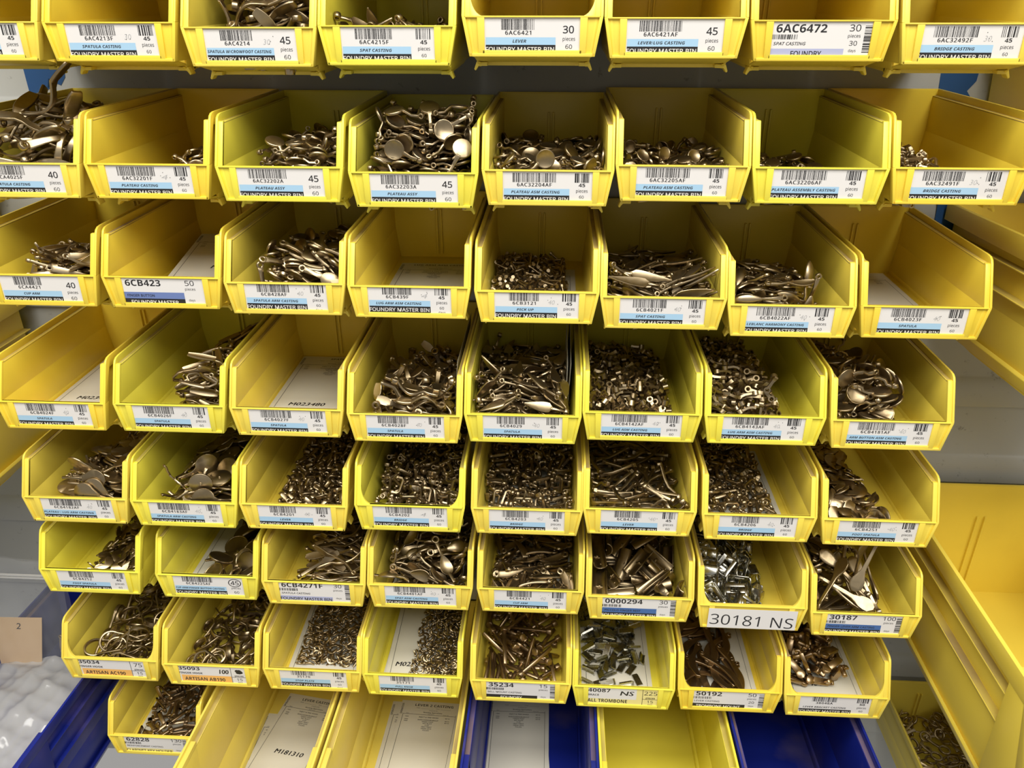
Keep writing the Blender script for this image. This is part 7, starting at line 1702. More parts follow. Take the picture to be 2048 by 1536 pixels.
51,139,15,22,62,58,23,175,9,52,0,58,73,16,25,58,68,43,80,107,9,20,0,40,20,89,11,0,71,36,43,110,18,53,5,4,
75,89,11,11,0,10,82,141,21,35,71,48,58,60,12,18,68,22,77,64,15,24,8,13,45,96,12,57,70,18,42,143,14,62,67,9,
16,128,9,52,0,57,68,135,14,9,1,9,83,127,19,25,70,10,57,95,17,65,2,69,63,71,9,20,0,36,19,105,10,50,1,27,
58,28,13,24,67,69,30,151,16,24,71,54,28,74,20,28,71,13,53,134,13,26,5,39,79,132,14,52,0,8,38,71,12,26,3,56,
31,14,14,66,2,53,78,163,10,56,0,60,61,85,15,51,9,51,72,179,15,50,10,69,76,161,20,45,4,4,32,107,9,52,0,26,
65,40,12,36,0,59,65,147,9,20,0,40,61,101,14,20,2,35,55,174,15,21,9,58,45,175,9,20,0,18,24,146,9,19,0,60,
51,122,15,21,1,70,67,88,24,12,69,46,61,93,9,20,0,4,46,115,9,19,0,13,67,166,12,40,0,22,70,25,11,48,71,7,
74,105,20,42,62,62,59,167,16,16,8,52,65,110,9,53,0,10,63,125,9,54,0,43,19,18,13,20,6,1,35,122,14,16,7,21,
),
(5, 5):(8,168,25,68,4,17,11,73,30,51,68,54,79,50,20,43,67,71,68,98,29,28,70,16,50,167,23,16,4,68,24,83,28,21,69,40,
79,61,27,48,5,53,16,61,28,55,2,4,68,176,23,22,67,8,42,39,26,50,4,51,54,53,25,22,1,17,83,129,26,47,70,5,
51,77,26,20,5,10,49,94,30,46,4,55,29,183,21,33,1,0,64,46,25,46,5,12,83,94,24,15,2,4,16,112,29,46,71,2,
64,70,26,51,70,2,80,173,19,24,69,42,32,120,27,6,67,49,82,72,20,23,70,71,20,42,21,18,5,54,23,170,21,15,69,71,
58,106,30,17,8,18,20,152,24,65,0,14,68,118,28,52,68,23,88,105,26,52,61,1,78,34,24,21,68,0,17,136,24,42,3,32,
29,45,18,55,64,13,79,106,26,19,65,12,43,121,24,56,70,13,45,61,25,53,2,17,83,81,24,38,0,33,41,74,25,3,70,46,
18,103,22,40,67,4,56,120,25,48,65,57,55,155,19,62,1,27,71,161,15,57,1,0,61,136,24,25,5,20,64,66,22,57,71,56,
65,33,19,27,60,24,82,183,16,35,59,37,79,88,19,29,0,33,34,100,24,21,1,17,83,115,20,64,70,43,44,89,25,49,68,42,
63,86,22,46,70,28,45,110,26,41,67,45,35,75,17,71,58,41,91,35,21,36,1,18,17,83,22,55,0,5,40,175,19,13,71,9,
10,55,17,36,4,17,57,129,24,63,71,29,86,63,18,54,65,58,21,29,17,28,70,35,45,103,27,34,1,11,80,96,18,49,71,68,
23,146,20,9,1,14,84,122,23,54,67,71,26,62,16,25,71,54,84,150,23,55,2,62,14,61,22,15,69,57,77,156,19,18,0,45,
47,50,21,48,3,3,16,109,24,47,2,6,81,142,11,36,0,38,21,130,27,65,71,68,41,173,9,18,0,12,16,57,13,44,68,13,
45,39,20,13,71,37,30,53,11,2,71,14,31,139,22,12,4,18,22,124,22,20,69,40,54,27,23,49,5,68,52,22,19,22,3,16,
77,64,22,55,4,51,87,131,13,16,4,52,19,113,16,49,70,71,74,150,11,36,0,3,26,173,13,33,3,14,35,52,11,71,71,14,
42,115,17,53,69,23,65,180,17,55,1,1,80,26,19,11,0,12,41,70,14,16,4,7,22,109,12,55,69,66,59,45,15,48,71,39,
55,179,13,20,1,2,15,165,15,56,8,9,16,43,16,54,4,52,48,36,11,30,0,20,39,155,16,19,3,33,90,20,27,24,4,53,
44,66,19,16,70,56,61,118,19,7,0,68,12,151,17,44,16,68,64,100,19,18,10,57,43,129,15,48,0,62,81,172,9,19,0,45,
78,42,18,18,71,2,80,72,8,20,0,70,37,165,13,53,71,70,15,96,22,39,8,6,17,70,23,56,70,37,18,80,17,17,0,0,
81,79,15,60,1,1,28,94,19,11,7,60,55,170,15,22,2,68,42,143,19,40,5,43,70,130,20,22,4,52,65,80,14,50,2,49,
39,37,13,21,5,55,19,75,13,18,70,43,54,67,17,58,70,55,50,167,9,53,0,50,21,26,14,24,4,29,87,53,12,59,0,19,
36,146,8,52,0,6,46,57,12,25,69,47,37,68,10,60,0,35,59,105,17,19,6,45,85,126,16,50,4,48,42,89,21,59,3,11,
75,174,13,50,71,70,42,25,14,5,69,29,62,114,11,70,71,30,64,67,17,60,2,47,56,97,21,64,8,58,19,122,11,36,0,32,
42,104,18,15,1,35,37,14,17,50,0,26,76,28,14,10,70,45,88,157,13,36,69,57,88,15,18,53,0,18,18,135,9,53,0,60,
33,115,17,12,10,69,67,56,13,21,71,6,22,56,9,57,0,50,88,33,11,0,71,54,83,88,9,54,0,49,15,124,19,19,3,13,
69,162,9,19,0,62,80,11,20,27,60,65,56,153,13,57,4,14,28,147,12,55,3,35,60,77,8,52,0,40,65,107,11,0,71,65,
81,109,14,52,0,66,48,82,14,71,3,33,78,130,9,53,0,11,81,95,13,20,1,34,56,19,14,51,1,11,20,157,16,25,11,6,
18,139,13,18,0,67,73,134,17,18,4,52,19,88,16,7,65,35,68,64,9,18,0,33,55,45,8,20,0,20,39,155,12,55,3,32,
70,40,9,53,0,22,17,98,11,55,69,27,69,13,19,57,5,28,36,88,18,43,71,50,61,38,15,16,7,53,15,14,8,52,0,20,
35,87,8,52,0,11,47,97,12,57,3,21,80,49,10,50,70,52,37,134,8,20,0,7,17,74,9,53,0,50,52,142,8,20,0,15,
60,88,9,19,0,3,61,124,13,54,3,65,25,35,8,19,0,27,77,146,11,0,71,2,38,124,13,58,69,33,58,138,15,20,3,2,
31,106,8,20,0,21,81,112,9,53,0,54,40,18,11,46,0,63,84,15,11,31,0,20,59,129,9,53,0,6,25,15,9,53,0,19,
),
(5, 6):(12,90,32,23,0,23,50,111,28,70,2,5,23,22,30,57,5,27,33,77,32,21,2,42,30,107,32,69,5,40,27,148,28,20,0,6,
35,30,33,56,0,57,69,114,28,56,69,6,18,101,21,20,67,49,90,32,26,46,6,17,17,56,27,31,62,60,42,129,28,37,1,5,
28,42,26,51,71,69,72,33,30,25,2,65,83,58,33,56,10,59,24,152,17,17,0,45,22,162,23,37,69,17,63,141,25,40,70,63,
74,47,30,10,71,35,74,123,25,13,0,71,30,48,25,9,2,1,82,139,23,58,68,8,41,34,29,19,1,41,71,62,33,53,3,40,
25,141,29,65,11,69,23,124,29,19,70,27,75,170,13,36,67,27,62,69,28,48,68,19,67,47,19,14,4,9,39,86,29,18,3,71,
35,65,26,66,5,43,68,41,28,47,71,29,39,64,22,15,6,45,78,67,30,4,4,51,69,121,21,49,0,71,23,163,18,53,0,43,
83,154,19,21,6,61,68,145,19,12,3,41,10,118,16,33,2,18,34,77,25,20,1,13,76,72,22,20,67,70,50,103,22,7,0,60,
77,46,22,55,0,51,28,114,21,41,68,26,61,28,24,67,68,68,67,70,24,31,65,16,63,20,26,15,70,70,68,109,20,62,4,25,
28,84,17,11,71,69,40,134,18,35,4,14,28,93,22,64,1,2,21,61,19,18,68,18,84,15,24,17,11,34,84,100,19,14,0,60,
10,25,18,70,1,18,38,34,24,54,69,62,36,53,18,21,5,44,78,66,16,16,4,48,27,70,16,49,68,31,26,15,29,17,1,7,
62,41,15,38,71,34,64,165,8,54,0,6,62,72,21,58,6,50,30,182,8,18,0,38,57,79,19,12,71,17,23,35,22,51,70,59,
26,124,18,18,70,66,30,123,14,14,71,5,50,78,21,18,70,62,39,162,8,54,0,0,32,156,13,54,71,19,64,110,14,30,68,32,
26,93,15,55,71,29,85,119,14,15,1,59,72,28,17,36,68,41,19,149,13,19,0,61,66,86,19,48,6,35,87,63,13,55,70,14,
33,77,14,56,1,68,64,137,17,66,3,38,63,146,15,25,0,0,46,127,11,54,2,10,18,28,15,52,1,20,75,115,12,18,2,67,
31,123,8,54,0,20,23,84,8,54,0,20,72,154,14,60,0,1,48,41,20,51,70,6,31,29,13,18,70,70,27,96,9,36,70,21,
28,23,12,18,70,69,69,73,8,18,0,5,72,89,16,36,68,24,63,32,12,19,70,51,73,89,9,36,70,7,28,56,8,54,0,63,
68,25,8,54,0,0,57,124,10,0,2,8,39,50,14,55,3,47,37,60,12,15,71,34,66,140,8,18,0,48,70,61,8,55,0,69,
69,116,8,18,0,46,66,122,8,54,0,42,24,24,20,52,68,51,40,32,8,54,0,44,45,47,19,16,71,11,
),
(5, 7):(33,99,20,11,0,53,70,76,17,57,6,11,57,98,22,46,5,14,10,136,19,2,3,55,20,115,22,66,4,15,19,57,25,61,70,42,
51,60,20,27,2,16,71,126,19,45,69,60,57,136,17,33,1,22,39,156,22,54,67,57,44,84,23,20,0,65,70,122,16,49,68,58,
12,45,17,66,67,22,28,169,18,23,1,51,40,106,21,64,2,15,39,145,20,50,1,10,17,105,17,45,68,3,74,176,11,31,0,22,
42,44,16,35,67,4,59,77,21,65,70,9,57,47,14,14,69,17,25,136,21,55,67,13,68,66,15,23,0,40,69,37,17,17,68,32,
60,178,11,19,68,44,26,48,20,32,71,41,36,85,15,30,69,50,19,81,20,43,6,14,40,54,22,53,7,4,15,177,13,36,68,16,
25,55,20,8,70,4,45,124,20,55,7,24,16,124,19,66,66,22,22,34,17,20,69,22,71,52,14,30,64,45,32,132,16,58,61,53,
53,158,18,17,68,3,11,67,27,57,10,12,60,95,19,23,70,45,35,72,20,36,1,38,76,134,14,32,66,19,70,143,15,0,64,19,
71,58,15,71,65,44,13,110,19,29,59,49,11,156,11,36,0,18,15,96,21,56,0,60,73,101,15,4,7,15,58,70,12,29,70,8,
39,65,17,60,70,2,35,47,16,71,71,40,70,109,11,36,0,8,52,79,17,52,2,8,17,62,21,67,67,9,52,150,14,51,71,11,
24,79,18,10,1,9,24,100,13,6,68,67,11,84,22,25,9,17,69,93,9,19,0,4,56,114,18,54,3,70,12,67,14,36,10,14,
12,79,15,30,10,12,36,142,14,14,1,33,38,113,15,12,64,35,23,140,18,11,0,34,66,121,12,10,2,67,51,52,9,52,0,52,
17,55,12,55,2,31,37,75,13,16,71,10,41,35,17,47,7,68,60,117,9,52,0,29,62,142,16,8,0,57,50,170,14,29,4,55,
22,115,9,20,0,3,70,158,12,66,70,44,22,165,11,51,3,56,20,48,9,52,0,2,45,25,18,31,5,65,34,123,16,6,1,68,
27,178,9,52,0,42,18,92,13,12,1,35,39,57,13,17,2,2,19,149,16,20,3,71,46,73,11,0,71,50,19,36,11,45,0,4,
41,177,9,52,0,57,55,103,12,24,69,32,47,92,16,34,1,52,41,145,11,52,68,22,66,86,15,26,13,64,18,20,18,19,4,28,
55,148,9,20,0,15,37,103,13,50,69,66,66,39,13,13,2,47,15,129,12,19,4,50,32,164,13,56,1,53,71,150,9,20,0,7,
23,68,14,56,69,56,51,130,14,26,0,56,59,92,14,57,0,39,61,50,10,22,2,53,54,111,13,11,0,64,51,29,9,20,0,9,
39,101,9,20,0,42,27,114,13,55,69,12,70,67,9,54,0,10,63,25,12,40,2,3,23,67,9,20,0,49,75,43,9,20,0,53,
32,24,14,59,1,10,67,14,15,58,70,14,64,165,9,20,0,45,38,73,9,20,0,49,40,119,9,20,0,41,58,131,9,20,0,70,
53,174,9,52,0,59,43,154,9,20,0,3,25,30,10,14,0,3,58,76,10,8,0,41,20,95,9,20,0,69,19,138,9,54,0,70,
34,166,9,20,0,58,17,15,14,20,1,40,36,129,10,24,71,4,37,56,9,19,0,32,38,14,17,12,0,53,24,149,9,52,0,2,
47,91,9,19,0,11,27,84,9,52,0,44,63,14,9,20,0,19,34,21,9,52,0,6,
),
(5, 8):(10,48,14,57,64,53,12,172,23,3,68,56,6,54,36,17,70,53,45,132,33,35,2,11,14,154,26,70,6,15,30,93,34,33,3,71,
14,119,33,39,71,47,29,58,38,34,2,16,46,74,36,4,4,25,39,109,34,4,70,16,7,76,30,56,7,54,42,54,36,1,0,48,
7,14,37,54,15,53,20,81,35,40,70,53,57,89,29,44,2,25,50,38,35,5,0,40,54,32,33,67,8,10,8,33,31,51,3,17,
22,161,27,70,66,63,33,81,33,33,70,50,52,117,31,1,69,17,13,94,32,0,71,13,28,12,34,35,66,31,21,40,34,39,5,56,
55,84,29,43,71,27,14,51,33,44,3,13,28,106,31,34,1,57,19,143,30,56,66,71,34,116,33,35,2,62,32,150,28,4,2,33,
49,56,32,38,70,7,60,18,32,22,0,21,30,52,36,31,70,7,12,35,29,61,8,60,27,67,31,36,67,34,9,62,31,55,64,18,
43,161,23,42,1,47,49,157,22,5,1,45,17,11,33,67,67,28,54,13,32,17,62,29,15,151,20,35,71,62,58,45,31,5,3,44,
31,165,25,69,66,2,26,29,32,43,71,71,41,30,30,71,71,30,16,112,31,35,1,68,61,123,18,63,71,56,16,122,28,35,3,40,
14,29,15,3,68,56,28,42,31,3,69,7,18,156,13,68,2,5,36,163,23,32,2,14,16,178,15,38,65,66,65,93,18,48,1,18,
17,134,26,42,64,71,31,135,26,39,4,49,43,106,25,36,1,24,41,43,28,37,1,52,13,51,14,25,2,58,15,172,9,31,71,16,
17,152,24,69,1,3,47,78,28,38,71,37,15,102,30,0,0,62,16,103,18,37,71,55,56,141,26,1,71,57,58,180,13,3,65,38,
37,124,29,39,71,15,14,136,12,39,70,17,52,55,27,36,3,38,15,68,26,31,66,11,17,84,30,35,69,68,37,109,28,70,71,71,
15,53,22,1,3,12,48,8,32,56,62,36,65,56,17,51,8,15,14,15,11,41,4,16,48,6,30,19,67,35,48,17,28,69,66,37,
15,167,18,33,70,18,27,12,27,7,0,5,39,62,33,0,70,12,51,91,24,0,1,10,64,130,8,35,0,20,21,76,7,37,0,37,
54,165,18,38,0,63,20,169,16,4,4,43,30,113,19,37,67,49,51,124,29,37,71,17,18,98,23,0,71,3,20,19,32,0,70,6,
20,27,20,39,1,33,36,79,24,38,70,54,34,12,28,42,0,7,13,120,21,3,2,57,37,78,21,1,71,40,33,63,24,62,71,66,
31,93,26,2,70,0,21,143,19,2,0,34,17,69,17,35,1,65,26,52,26,47,71,22,18,16,13,5,1,18,55,154,19,36,71,5,
44,34,24,37,0,12,27,126,25,6,1,57,41,169,19,0,3,28,20,83,26,3,4,30,22,98,13,38,70,62,50,61,31,70,71,27,
16,121,25,2,69,5,18,121,13,70,68,44,17,82,13,1,0,56,55,77,23,2,71,47,18,49,27,36,71,55,53,120,25,40,1,51,
46,107,22,1,2,29,20,66,10,69,1,45,57,117,13,38,71,53,59,35,22,69,3,55,19,13,27,68,0,44,20,138,10,1,2,47,
22,47,19,40,1,24,22,147,8,0,70,16,26,114,8,0,0,38,58,152,14,0,0,58,51,59,24,38,3,52,19,83,16,38,0,27,
58,75,12,31,3,6,23,46,16,4,3,15,17,106,27,1,0,47,59,90,13,2,68,42,24,91,28,38,2,37,16,81,19,35,71,46,
51,64,22,0,1,33,33,143,23,31,1,18,19,109,24,2,1,41,
),
(6, 1):(89,136,13,47,70,54,93,67,26,53,65,55,80,157,24,67,70,2,87,91,24,65,70,60,46,59,25,68,0,11,52,108,25,1,1,28,
85,59,28,39,65,37,69,78,25,68,69,66,48,28,24,41,71,10,86,110,25,37,1,47,37,55,25,66,2,22,51,95,25,69,71,57,
66,117,26,70,69,8,75,83,25,65,1,1,83,141,25,38,1,39,75,115,26,37,68,6,54,158,21,43,68,68,60,39,24,4,1,53,
42,85,21,69,69,17,92,34,29,57,63,14,41,129,23,68,2,67,91,36,15,56,68,17,80,158,20,32,69,0,82,165,22,8,2,38,
60,72,23,41,71,38,37,144,20,37,69,56,70,99,26,2,0,6,81,22,26,34,66,71,87,75,26,38,68,49,76,168,21,32,5,13,
85,86,24,28,70,65,67,164,22,68,70,60,50,128,22,44,70,26,76,58,28,35,2,63,66,27,22,64,2,42,34,105,21,1,70,24,
57,55,22,37,66,6,53,44,22,28,3,57,71,50,25,38,69,19,85,151,16,68,67,64,87,177,15,40,65,52,60,132,20,31,69,56,
57,85,23,0,70,39,80,181,16,46,0,39,64,158,20,71,2,22,38,64,21,1,8,33,89,119,24,35,1,52,89,48,27,35,69,52,
32,33,16,63,62,57,36,72,20,68,6,24,32,92,18,52,65,52,75,92,21,46,9,3,50,180,12,41,7,27,89,19,23,28,7,50,
77,125,26,36,70,24,67,153,18,32,71,11,34,164,12,34,0,17,89,80,14,13,0,19,79,31,23,36,66,7,53,147,15,63,70,30,
45,163,16,35,70,16,37,50,22,69,0,9,48,77,18,27,69,5,61,118,21,38,69,52,54,90,20,0,0,49,68,184,12,53,66,38,
37,151,14,32,70,18,35,35,16,52,9,23,48,122,20,35,69,54,85,152,19,38,6,27,79,155,19,7,2,37,72,98,18,39,3,48,
86,95,18,64,3,48,82,148,14,42,3,33,46,38,24,38,66,32,84,139,20,33,69,26,50,64,17,34,2,34,82,181,13,28,68,71,
82,164,17,1,69,1,84,130,21,68,4,43,86,54,21,36,2,12,82,178,10,69,4,8,82,39,22,71,0,36,86,114,9,2,2,21,
81,134,21,67,2,39,84,48,24,36,71,55,43,88,18,36,71,7,39,25,19,43,1,6,78,105,22,1,1,19,88,100,17,6,64,19,
86,162,12,35,70,16,56,134,19,8,1,23,63,83,19,34,69,68,63,39,22,40,3,54,60,65,23,71,0,69,87,25,21,39,70,14,
41,119,18,69,69,38,49,19,21,70,2,15,66,38,20,68,71,23,35,89,17,51,66,12,66,101,24,0,71,42,84,52,13,42,0,30,
83,145,13,2,3,31,45,64,20,39,2,43,64,18,20,65,69,68,85,69,20,38,2,7,86,76,13,64,1,58,88,11,19,5,59,18,
83,147,8,0,0,67,86,27,17,34,69,27,81,131,8,0,71,49,46,97,21,2,71,16,82,65,10,37,0,64,84,145,10,38,71,47,
64,101,18,70,4,28,78,74,23,71,0,4,70,144,17,43,67,7,51,139,17,42,69,24,86,111,17,3,69,45,32,129,11,42,67,20,
84,167,9,37,71,28,41,85,15,4,0,48,61,78,18,34,68,62,38,44,20,35,1,21,81,83,20,38,2,41,71,175,14,33,68,62,
51,113,20,4,70,42,60,50,18,39,1,58,86,43,17,35,0,51,66,58,22,0,1,13,71,54,24,35,4,58,87,117,21,2,70,22,
82,162,14,2,70,3,83,103,8,0,1,15,63,107,21,36,71,51,50,150,14,45,1,68,38,56,17,71,70,5,81,64,23,35,2,45,
86,12,14,35,63,30,71,36,18,36,68,8,
),
(6, 2):(46,129,24,35,7,26,80,118,27,41,69,26,79,145,23,37,64,42,78,93,19,39,6,31,45,40,28,71,66,47,48,143,21,3,8,28,
85,164,17,54,8,25,46,138,16,40,68,54,63,91,18,41,5,42,76,88,13,4,68,43,84,59,17,26,7,25,44,109,15,30,0,20,
85,17,28,3,67,61,39,160,17,55,8,52,58,131,17,66,1,12,71,39,23,27,5,35,78,110,23,69,68,46,50,70,18,70,4,48,
54,92,16,9,6,41,75,57,25,7,69,64,47,15,25,2,6,46,61,24,22,2,64,0,79,140,21,29,4,65,69,48,23,62,70,28,
60,160,15,71,0,40,66,21,20,65,4,22,72,139,20,35,8,6,81,39,18,43,1,60,80,117,18,5,2,13,77,126,10,36,2,48,
51,52,19,38,71,11,61,117,15,2,0,47,70,81,12,35,5,14,76,26,8,1,71,50,78,18,19,1,3,32,77,16,14,4,1,37,
55,171,11,39,0,46,49,16,18,31,8,35,71,151,12,34,1,46,64,115,11,1,71,57,50,131,8,0,71,18,46,16,20,0,7,42,
46,33,12,35,71,25,65,161,9,36,0,4,
),
(6, 3):(92,116,36,27,4,18,70,17,55,16,66,33,92,71,36,55,68,56,76,73,50,24,0,12,71,10,38,35,0,1,74,22,49,46,1,42,
66,48,50,38,70,43,51,19,46,48,66,3,72,20,37,42,0,40,63,69,47,28,8,70,59,130,31,39,1,47,86,119,31,42,2,22,
85,74,33,19,2,57,73,162,18,71,2,44,24,139,19,30,69,53,68,144,25,33,71,41,61,29,52,31,2,37,31,127,24,68,2,16,
71,56,41,2,3,70,58,154,21,68,69,28,64,88,39,49,68,43,57,163,18,71,5,48,78,68,43,59,71,24,72,105,34,31,70,9,
46,33,43,0,0,63,56,114,37,6,2,6,71,39,39,57,0,33,83,126,23,36,70,50,88,81,10,54,71,56,73,87,25,41,2,44,
65,40,45,24,0,33,71,48,40,49,4,70,59,98,39,35,1,10,59,108,33,34,3,5,68,8,31,57,1,38,85,161,11,35,71,55,
32,93,30,22,61,65,77,98,19,22,0,10,74,29,20,64,71,45,63,15,32,46,71,37,38,27,22,30,4,12,58,31,45,39,2,65,
71,26,34,46,71,38,86,91,15,19,0,15,74,77,32,10,7,5,70,65,36,18,66,36,44,93,34,40,1,27,66,46,34,49,3,67,
57,57,37,40,70,32,60,30,38,33,2,36,34,88,19,0,67,11,27,45,9,50,71,53,68,69,23,66,0,40,70,39,20,53,2,7,
48,36,28,14,71,40,85,150,18,23,0,15,69,96,14,31,71,45,67,119,18,52,1,1,53,28,17,17,1,8,56,108,24,69,71,69,
40,54,26,53,70,26,60,81,28,39,0,10,28,103,9,0,0,15,49,90,27,54,71,39,53,133,21,34,69,70,49,128,18,30,2,34,
61,69,33,15,67,33,52,51,31,64,3,4,48,33,14,25,71,7,70,27,28,38,3,64,47,122,23,12,3,36,66,15,25,34,70,32,
52,51,18,57,1,1,43,137,11,37,71,62,68,140,14,22,3,66,60,61,33,27,70,32,65,158,9,22,71,30,38,97,15,28,1,61,
60,129,13,27,3,62,59,73,11,36,70,37,55,107,9,0,0,21,53,59,14,16,2,44,49,110,15,36,69,59,60,47,27,48,69,40,
58,57,20,2,0,0,59,23,18,10,70,43,70,80,19,33,71,7,62,137,10,28,0,30,63,104,9,0,0,57,47,98,17,12,4,20,
75,26,9,0,0,25,67,10,16,37,0,2,
),
(6, 4):(43,12,43,21,69,35,22,162,25,41,71,12,59,99,47,40,3,27,63,17,46,43,66,29,69,124,43,0,0,2,71,27,51,35,64,25,
75,45,51,63,71,42,64,64,54,2,7,8,62,95,41,40,71,38,62,54,55,26,2,6,89,117,37,28,70,17,17,23,39,29,58,12,
20,58,50,13,71,54,89,97,30,40,6,19,42,125,34,10,4,39,82,34,51,39,8,27,56,43,50,67,2,7,87,57,16,24,69,17,
82,25,29,29,64,62,70,139,33,5,0,22,79,120,39,42,2,13,28,55,50,33,8,43,46,21,38,56,3,67,40,23,34,31,2,68,
38,47,48,43,70,6,36,174,14,13,0,38,23,22,25,39,8,25,49,74,46,35,0,65,29,150,19,43,65,64,77,30,35,36,9,31,
83,127,29,31,71,23,13,108,19,71,2,54,59,44,28,38,69,70,71,58,30,36,67,2,89,92,23,28,66,55,60,25,36,35,69,30,
54,104,37,31,3,3,22,72,31,70,0,19,45,43,45,7,1,6,57,132,27,7,0,62,35,131,26,38,68,68,89,142,28,34,4,54,
27,34,19,58,4,25,35,106,32,33,69,8,36,160,11,37,1,21,60,35,38,2,1,28,78,56,22,28,68,21,62,141,30,37,1,61,
65,42,43,2,70,43,56,97,29,66,70,69,66,71,29,2,68,4,31,65,46,0,8,47,70,97,23,36,67,27,66,58,37,37,66,1,
65,46,22,38,67,2,23,123,15,2,0,24,44,73,29,1,69,5,68,16,21,0,70,0,27,46,20,38,71,61,36,71,42,5,71,66,
29,47,39,41,5,46,67,113,19,69,68,37,64,156,16,7,3,70,68,127,18,41,71,40,73,144,21,71,1,45,68,143,17,32,66,31,
70,167,9,2,1,9,37,38,25,0,1,70,31,94,14,68,71,65,39,30,16,38,1,39,20,73,25,32,69,52,64,75,15,35,67,68,
66,88,15,34,67,27,44,46,31,71,1,62,78,96,9,0,1,23,48,7,24,55,68,71,46,45,11,35,1,47,49,153,12,3,3,22,
33,19,17,42,3,38,74,31,9,0,1,55,58,84,27,5,71,1,38,125,9,0,1,41,44,55,16,27,69,8,37,67,16,19,3,41,
39,121,21,32,71,47,47,70,37,69,1,21,55,111,16,5,3,5,55,88,21,68,0,32,66,27,20,56,69,33,66,16,13,71,2,32,
35,60,10,9,1,4,35,78,13,68,0,2,
),
(6, 5):(18,76,19,35,8,29,24,49,28,71,5,19,68,106,25,6,3,26,76,158,20,30,2,66,55,24,28,5,2,36,63,127,22,39,68,67,
25,149,21,68,0,11,63,32,29,71,70,67,60,78,25,2,0,36,81,117,25,22,2,47,75,56,24,31,5,11,46,67,22,39,1,40,
25,172,18,3,1,67,27,38,27,10,2,2,68,87,26,5,4,27,29,93,21,39,68,8,71,62,23,34,1,7,72,71,22,33,2,41,
66,99,23,2,0,66,41,124,20,33,1,51,43,113,20,41,4,14,10,141,13,61,71,52,33,106,20,62,71,68,27,78,19,32,1,15,
86,31,23,38,6,63,29,152,17,6,1,45,34,149,15,47,0,40,43,52,23,32,3,7,32,20,27,36,70,53,86,94,21,15,3,57,
41,31,23,6,0,53,32,120,18,1,2,64,14,96,18,12,7,58,38,83,23,0,69,22,91,21,23,53,6,54,89,168,11,18,2,54,
36,62,18,4,69,41,86,118,19,39,1,22,76,90,23,33,3,36,65,167,16,5,71,44,18,151,15,33,1,18,20,69,14,39,69,11,
72,148,20,33,69,36,48,87,19,37,2,27,59,82,21,16,5,61,73,50,22,37,71,40,77,137,21,64,66,37,22,183,18,66,64,32,
49,168,14,0,70,1,11,168,10,59,71,53,34,145,13,11,3,39,64,119,19,36,70,7,67,169,11,3,3,38,68,35,20,39,4,61,
63,155,14,2,1,19,82,77,12,34,4,27,90,130,16,18,7,53,25,136,11,34,69,6,72,12,25,36,0,44,27,26,15,32,5,63,
87,153,18,23,67,61,65,21,24,3,1,46,75,156,17,5,69,30,45,46,18,23,8,33,38,27,18,2,2,45,52,144,15,16,2,13,
30,155,13,2,1,38,30,166,15,2,71,45,24,105,17,47,0,33,23,80,13,40,67,8,50,76,16,45,66,59,25,123,13,68,71,3,
47,27,18,50,69,48,19,163,8,37,0,57,57,125,15,32,67,45,28,112,16,34,71,36,55,25,23,37,1,47,43,169,8,35,1,26,
42,109,12,36,2,17,24,48,11,35,4,2,86,94,11,35,3,55,20,19,17,35,67,30,77,27,21,1,1,19,29,30,22,39,0,51,
27,96,17,70,0,29,73,141,15,33,69,54,38,16,25,41,4,29,72,123,16,38,71,32,52,178,8,36,71,34,45,96,11,3,3,40,
12,22,13,36,1,55,74,80,20,39,71,67,68,98,19,0,70,16,26,82,8,0,0,69,58,55,18,37,0,30,25,102,9,45,71,7,
32,69,15,32,1,46,29,131,10,18,3,40,73,63,17,39,70,70,86,54,12,0,0,51,34,41,10,5,3,32,66,140,11,1,70,36,
81,35,18,65,2,45,22,11,23,15,0,66,73,150,9,36,70,38,40,128,8,35,0,41,18,33,11,7,0,57,54,51,14,0,71,60,
58,74,12,37,68,0,28,67,11,39,69,15,25,166,11,37,69,28,76,90,18,37,2,54,34,51,19,37,3,8,28,119,9,41,71,6,
69,56,15,49,69,68,39,41,16,1,4,71,17,30,16,43,69,18,60,133,8,37,0,58,84,29,17,31,7,54,61,32,12,70,0,71,
66,121,12,0,0,8,79,129,12,36,1,17,76,88,13,37,70,8,89,27,13,22,71,17,69,160,8,38,0,47,26,109,8,35,71,43,
37,99,8,5,2,4,37,56,14,3,69,28,40,144,8,35,71,8,33,89,13,38,0,64,
),
(6, 6):(83,128,42,62,71,53,30,158,29,38,0,34,24,85,39,18,2,18,65,98,36,66,68,5,54,59,35,34,70,11,12,66,36,39,0,19,
60,128,34,40,67,67,36,92,32,1,2,47,36,61,30,3,5,50,67,27,36,43,4,43,74,74,28,36,4,64,24,44,28,26,2,22,
53,161,21,41,69,51,90,19,26,60,15,23,26,147,25,68,4,71,29,173,26,29,65,29,13,31,26,37,70,18,31,23,20,34,2,36,
61,55,25,41,71,25,85,111,23,35,61,60,26,74,19,32,71,0,24,112,34,42,68,71,86,81,21,37,5,53,44,180,19,62,68,0,
63,48,17,36,5,5,69,112,27,34,0,21,77,138,36,29,3,56,90,129,25,8,57,64,36,43,16,31,1,0,68,31,26,63,2,38,
78,24,12,24,0,49,25,132,26,35,69,36,77,58,22,4,63,34,51,130,16,38,2,18,63,19,22,51,65,4,26,85,23,70,71,70,
61,100,20,38,69,48,28,59,18,6,68,70,76,140,21,32,2,55,27,130,10,37,0,1,73,89,21,39,2,12,82,167,10,0,0,55,
59,161,16,30,3,15,68,139,17,42,0,16,15,154,17,68,68,19,78,11,24,43,60,35,76,145,29,71,68,36,54,8,23,18,7,36,
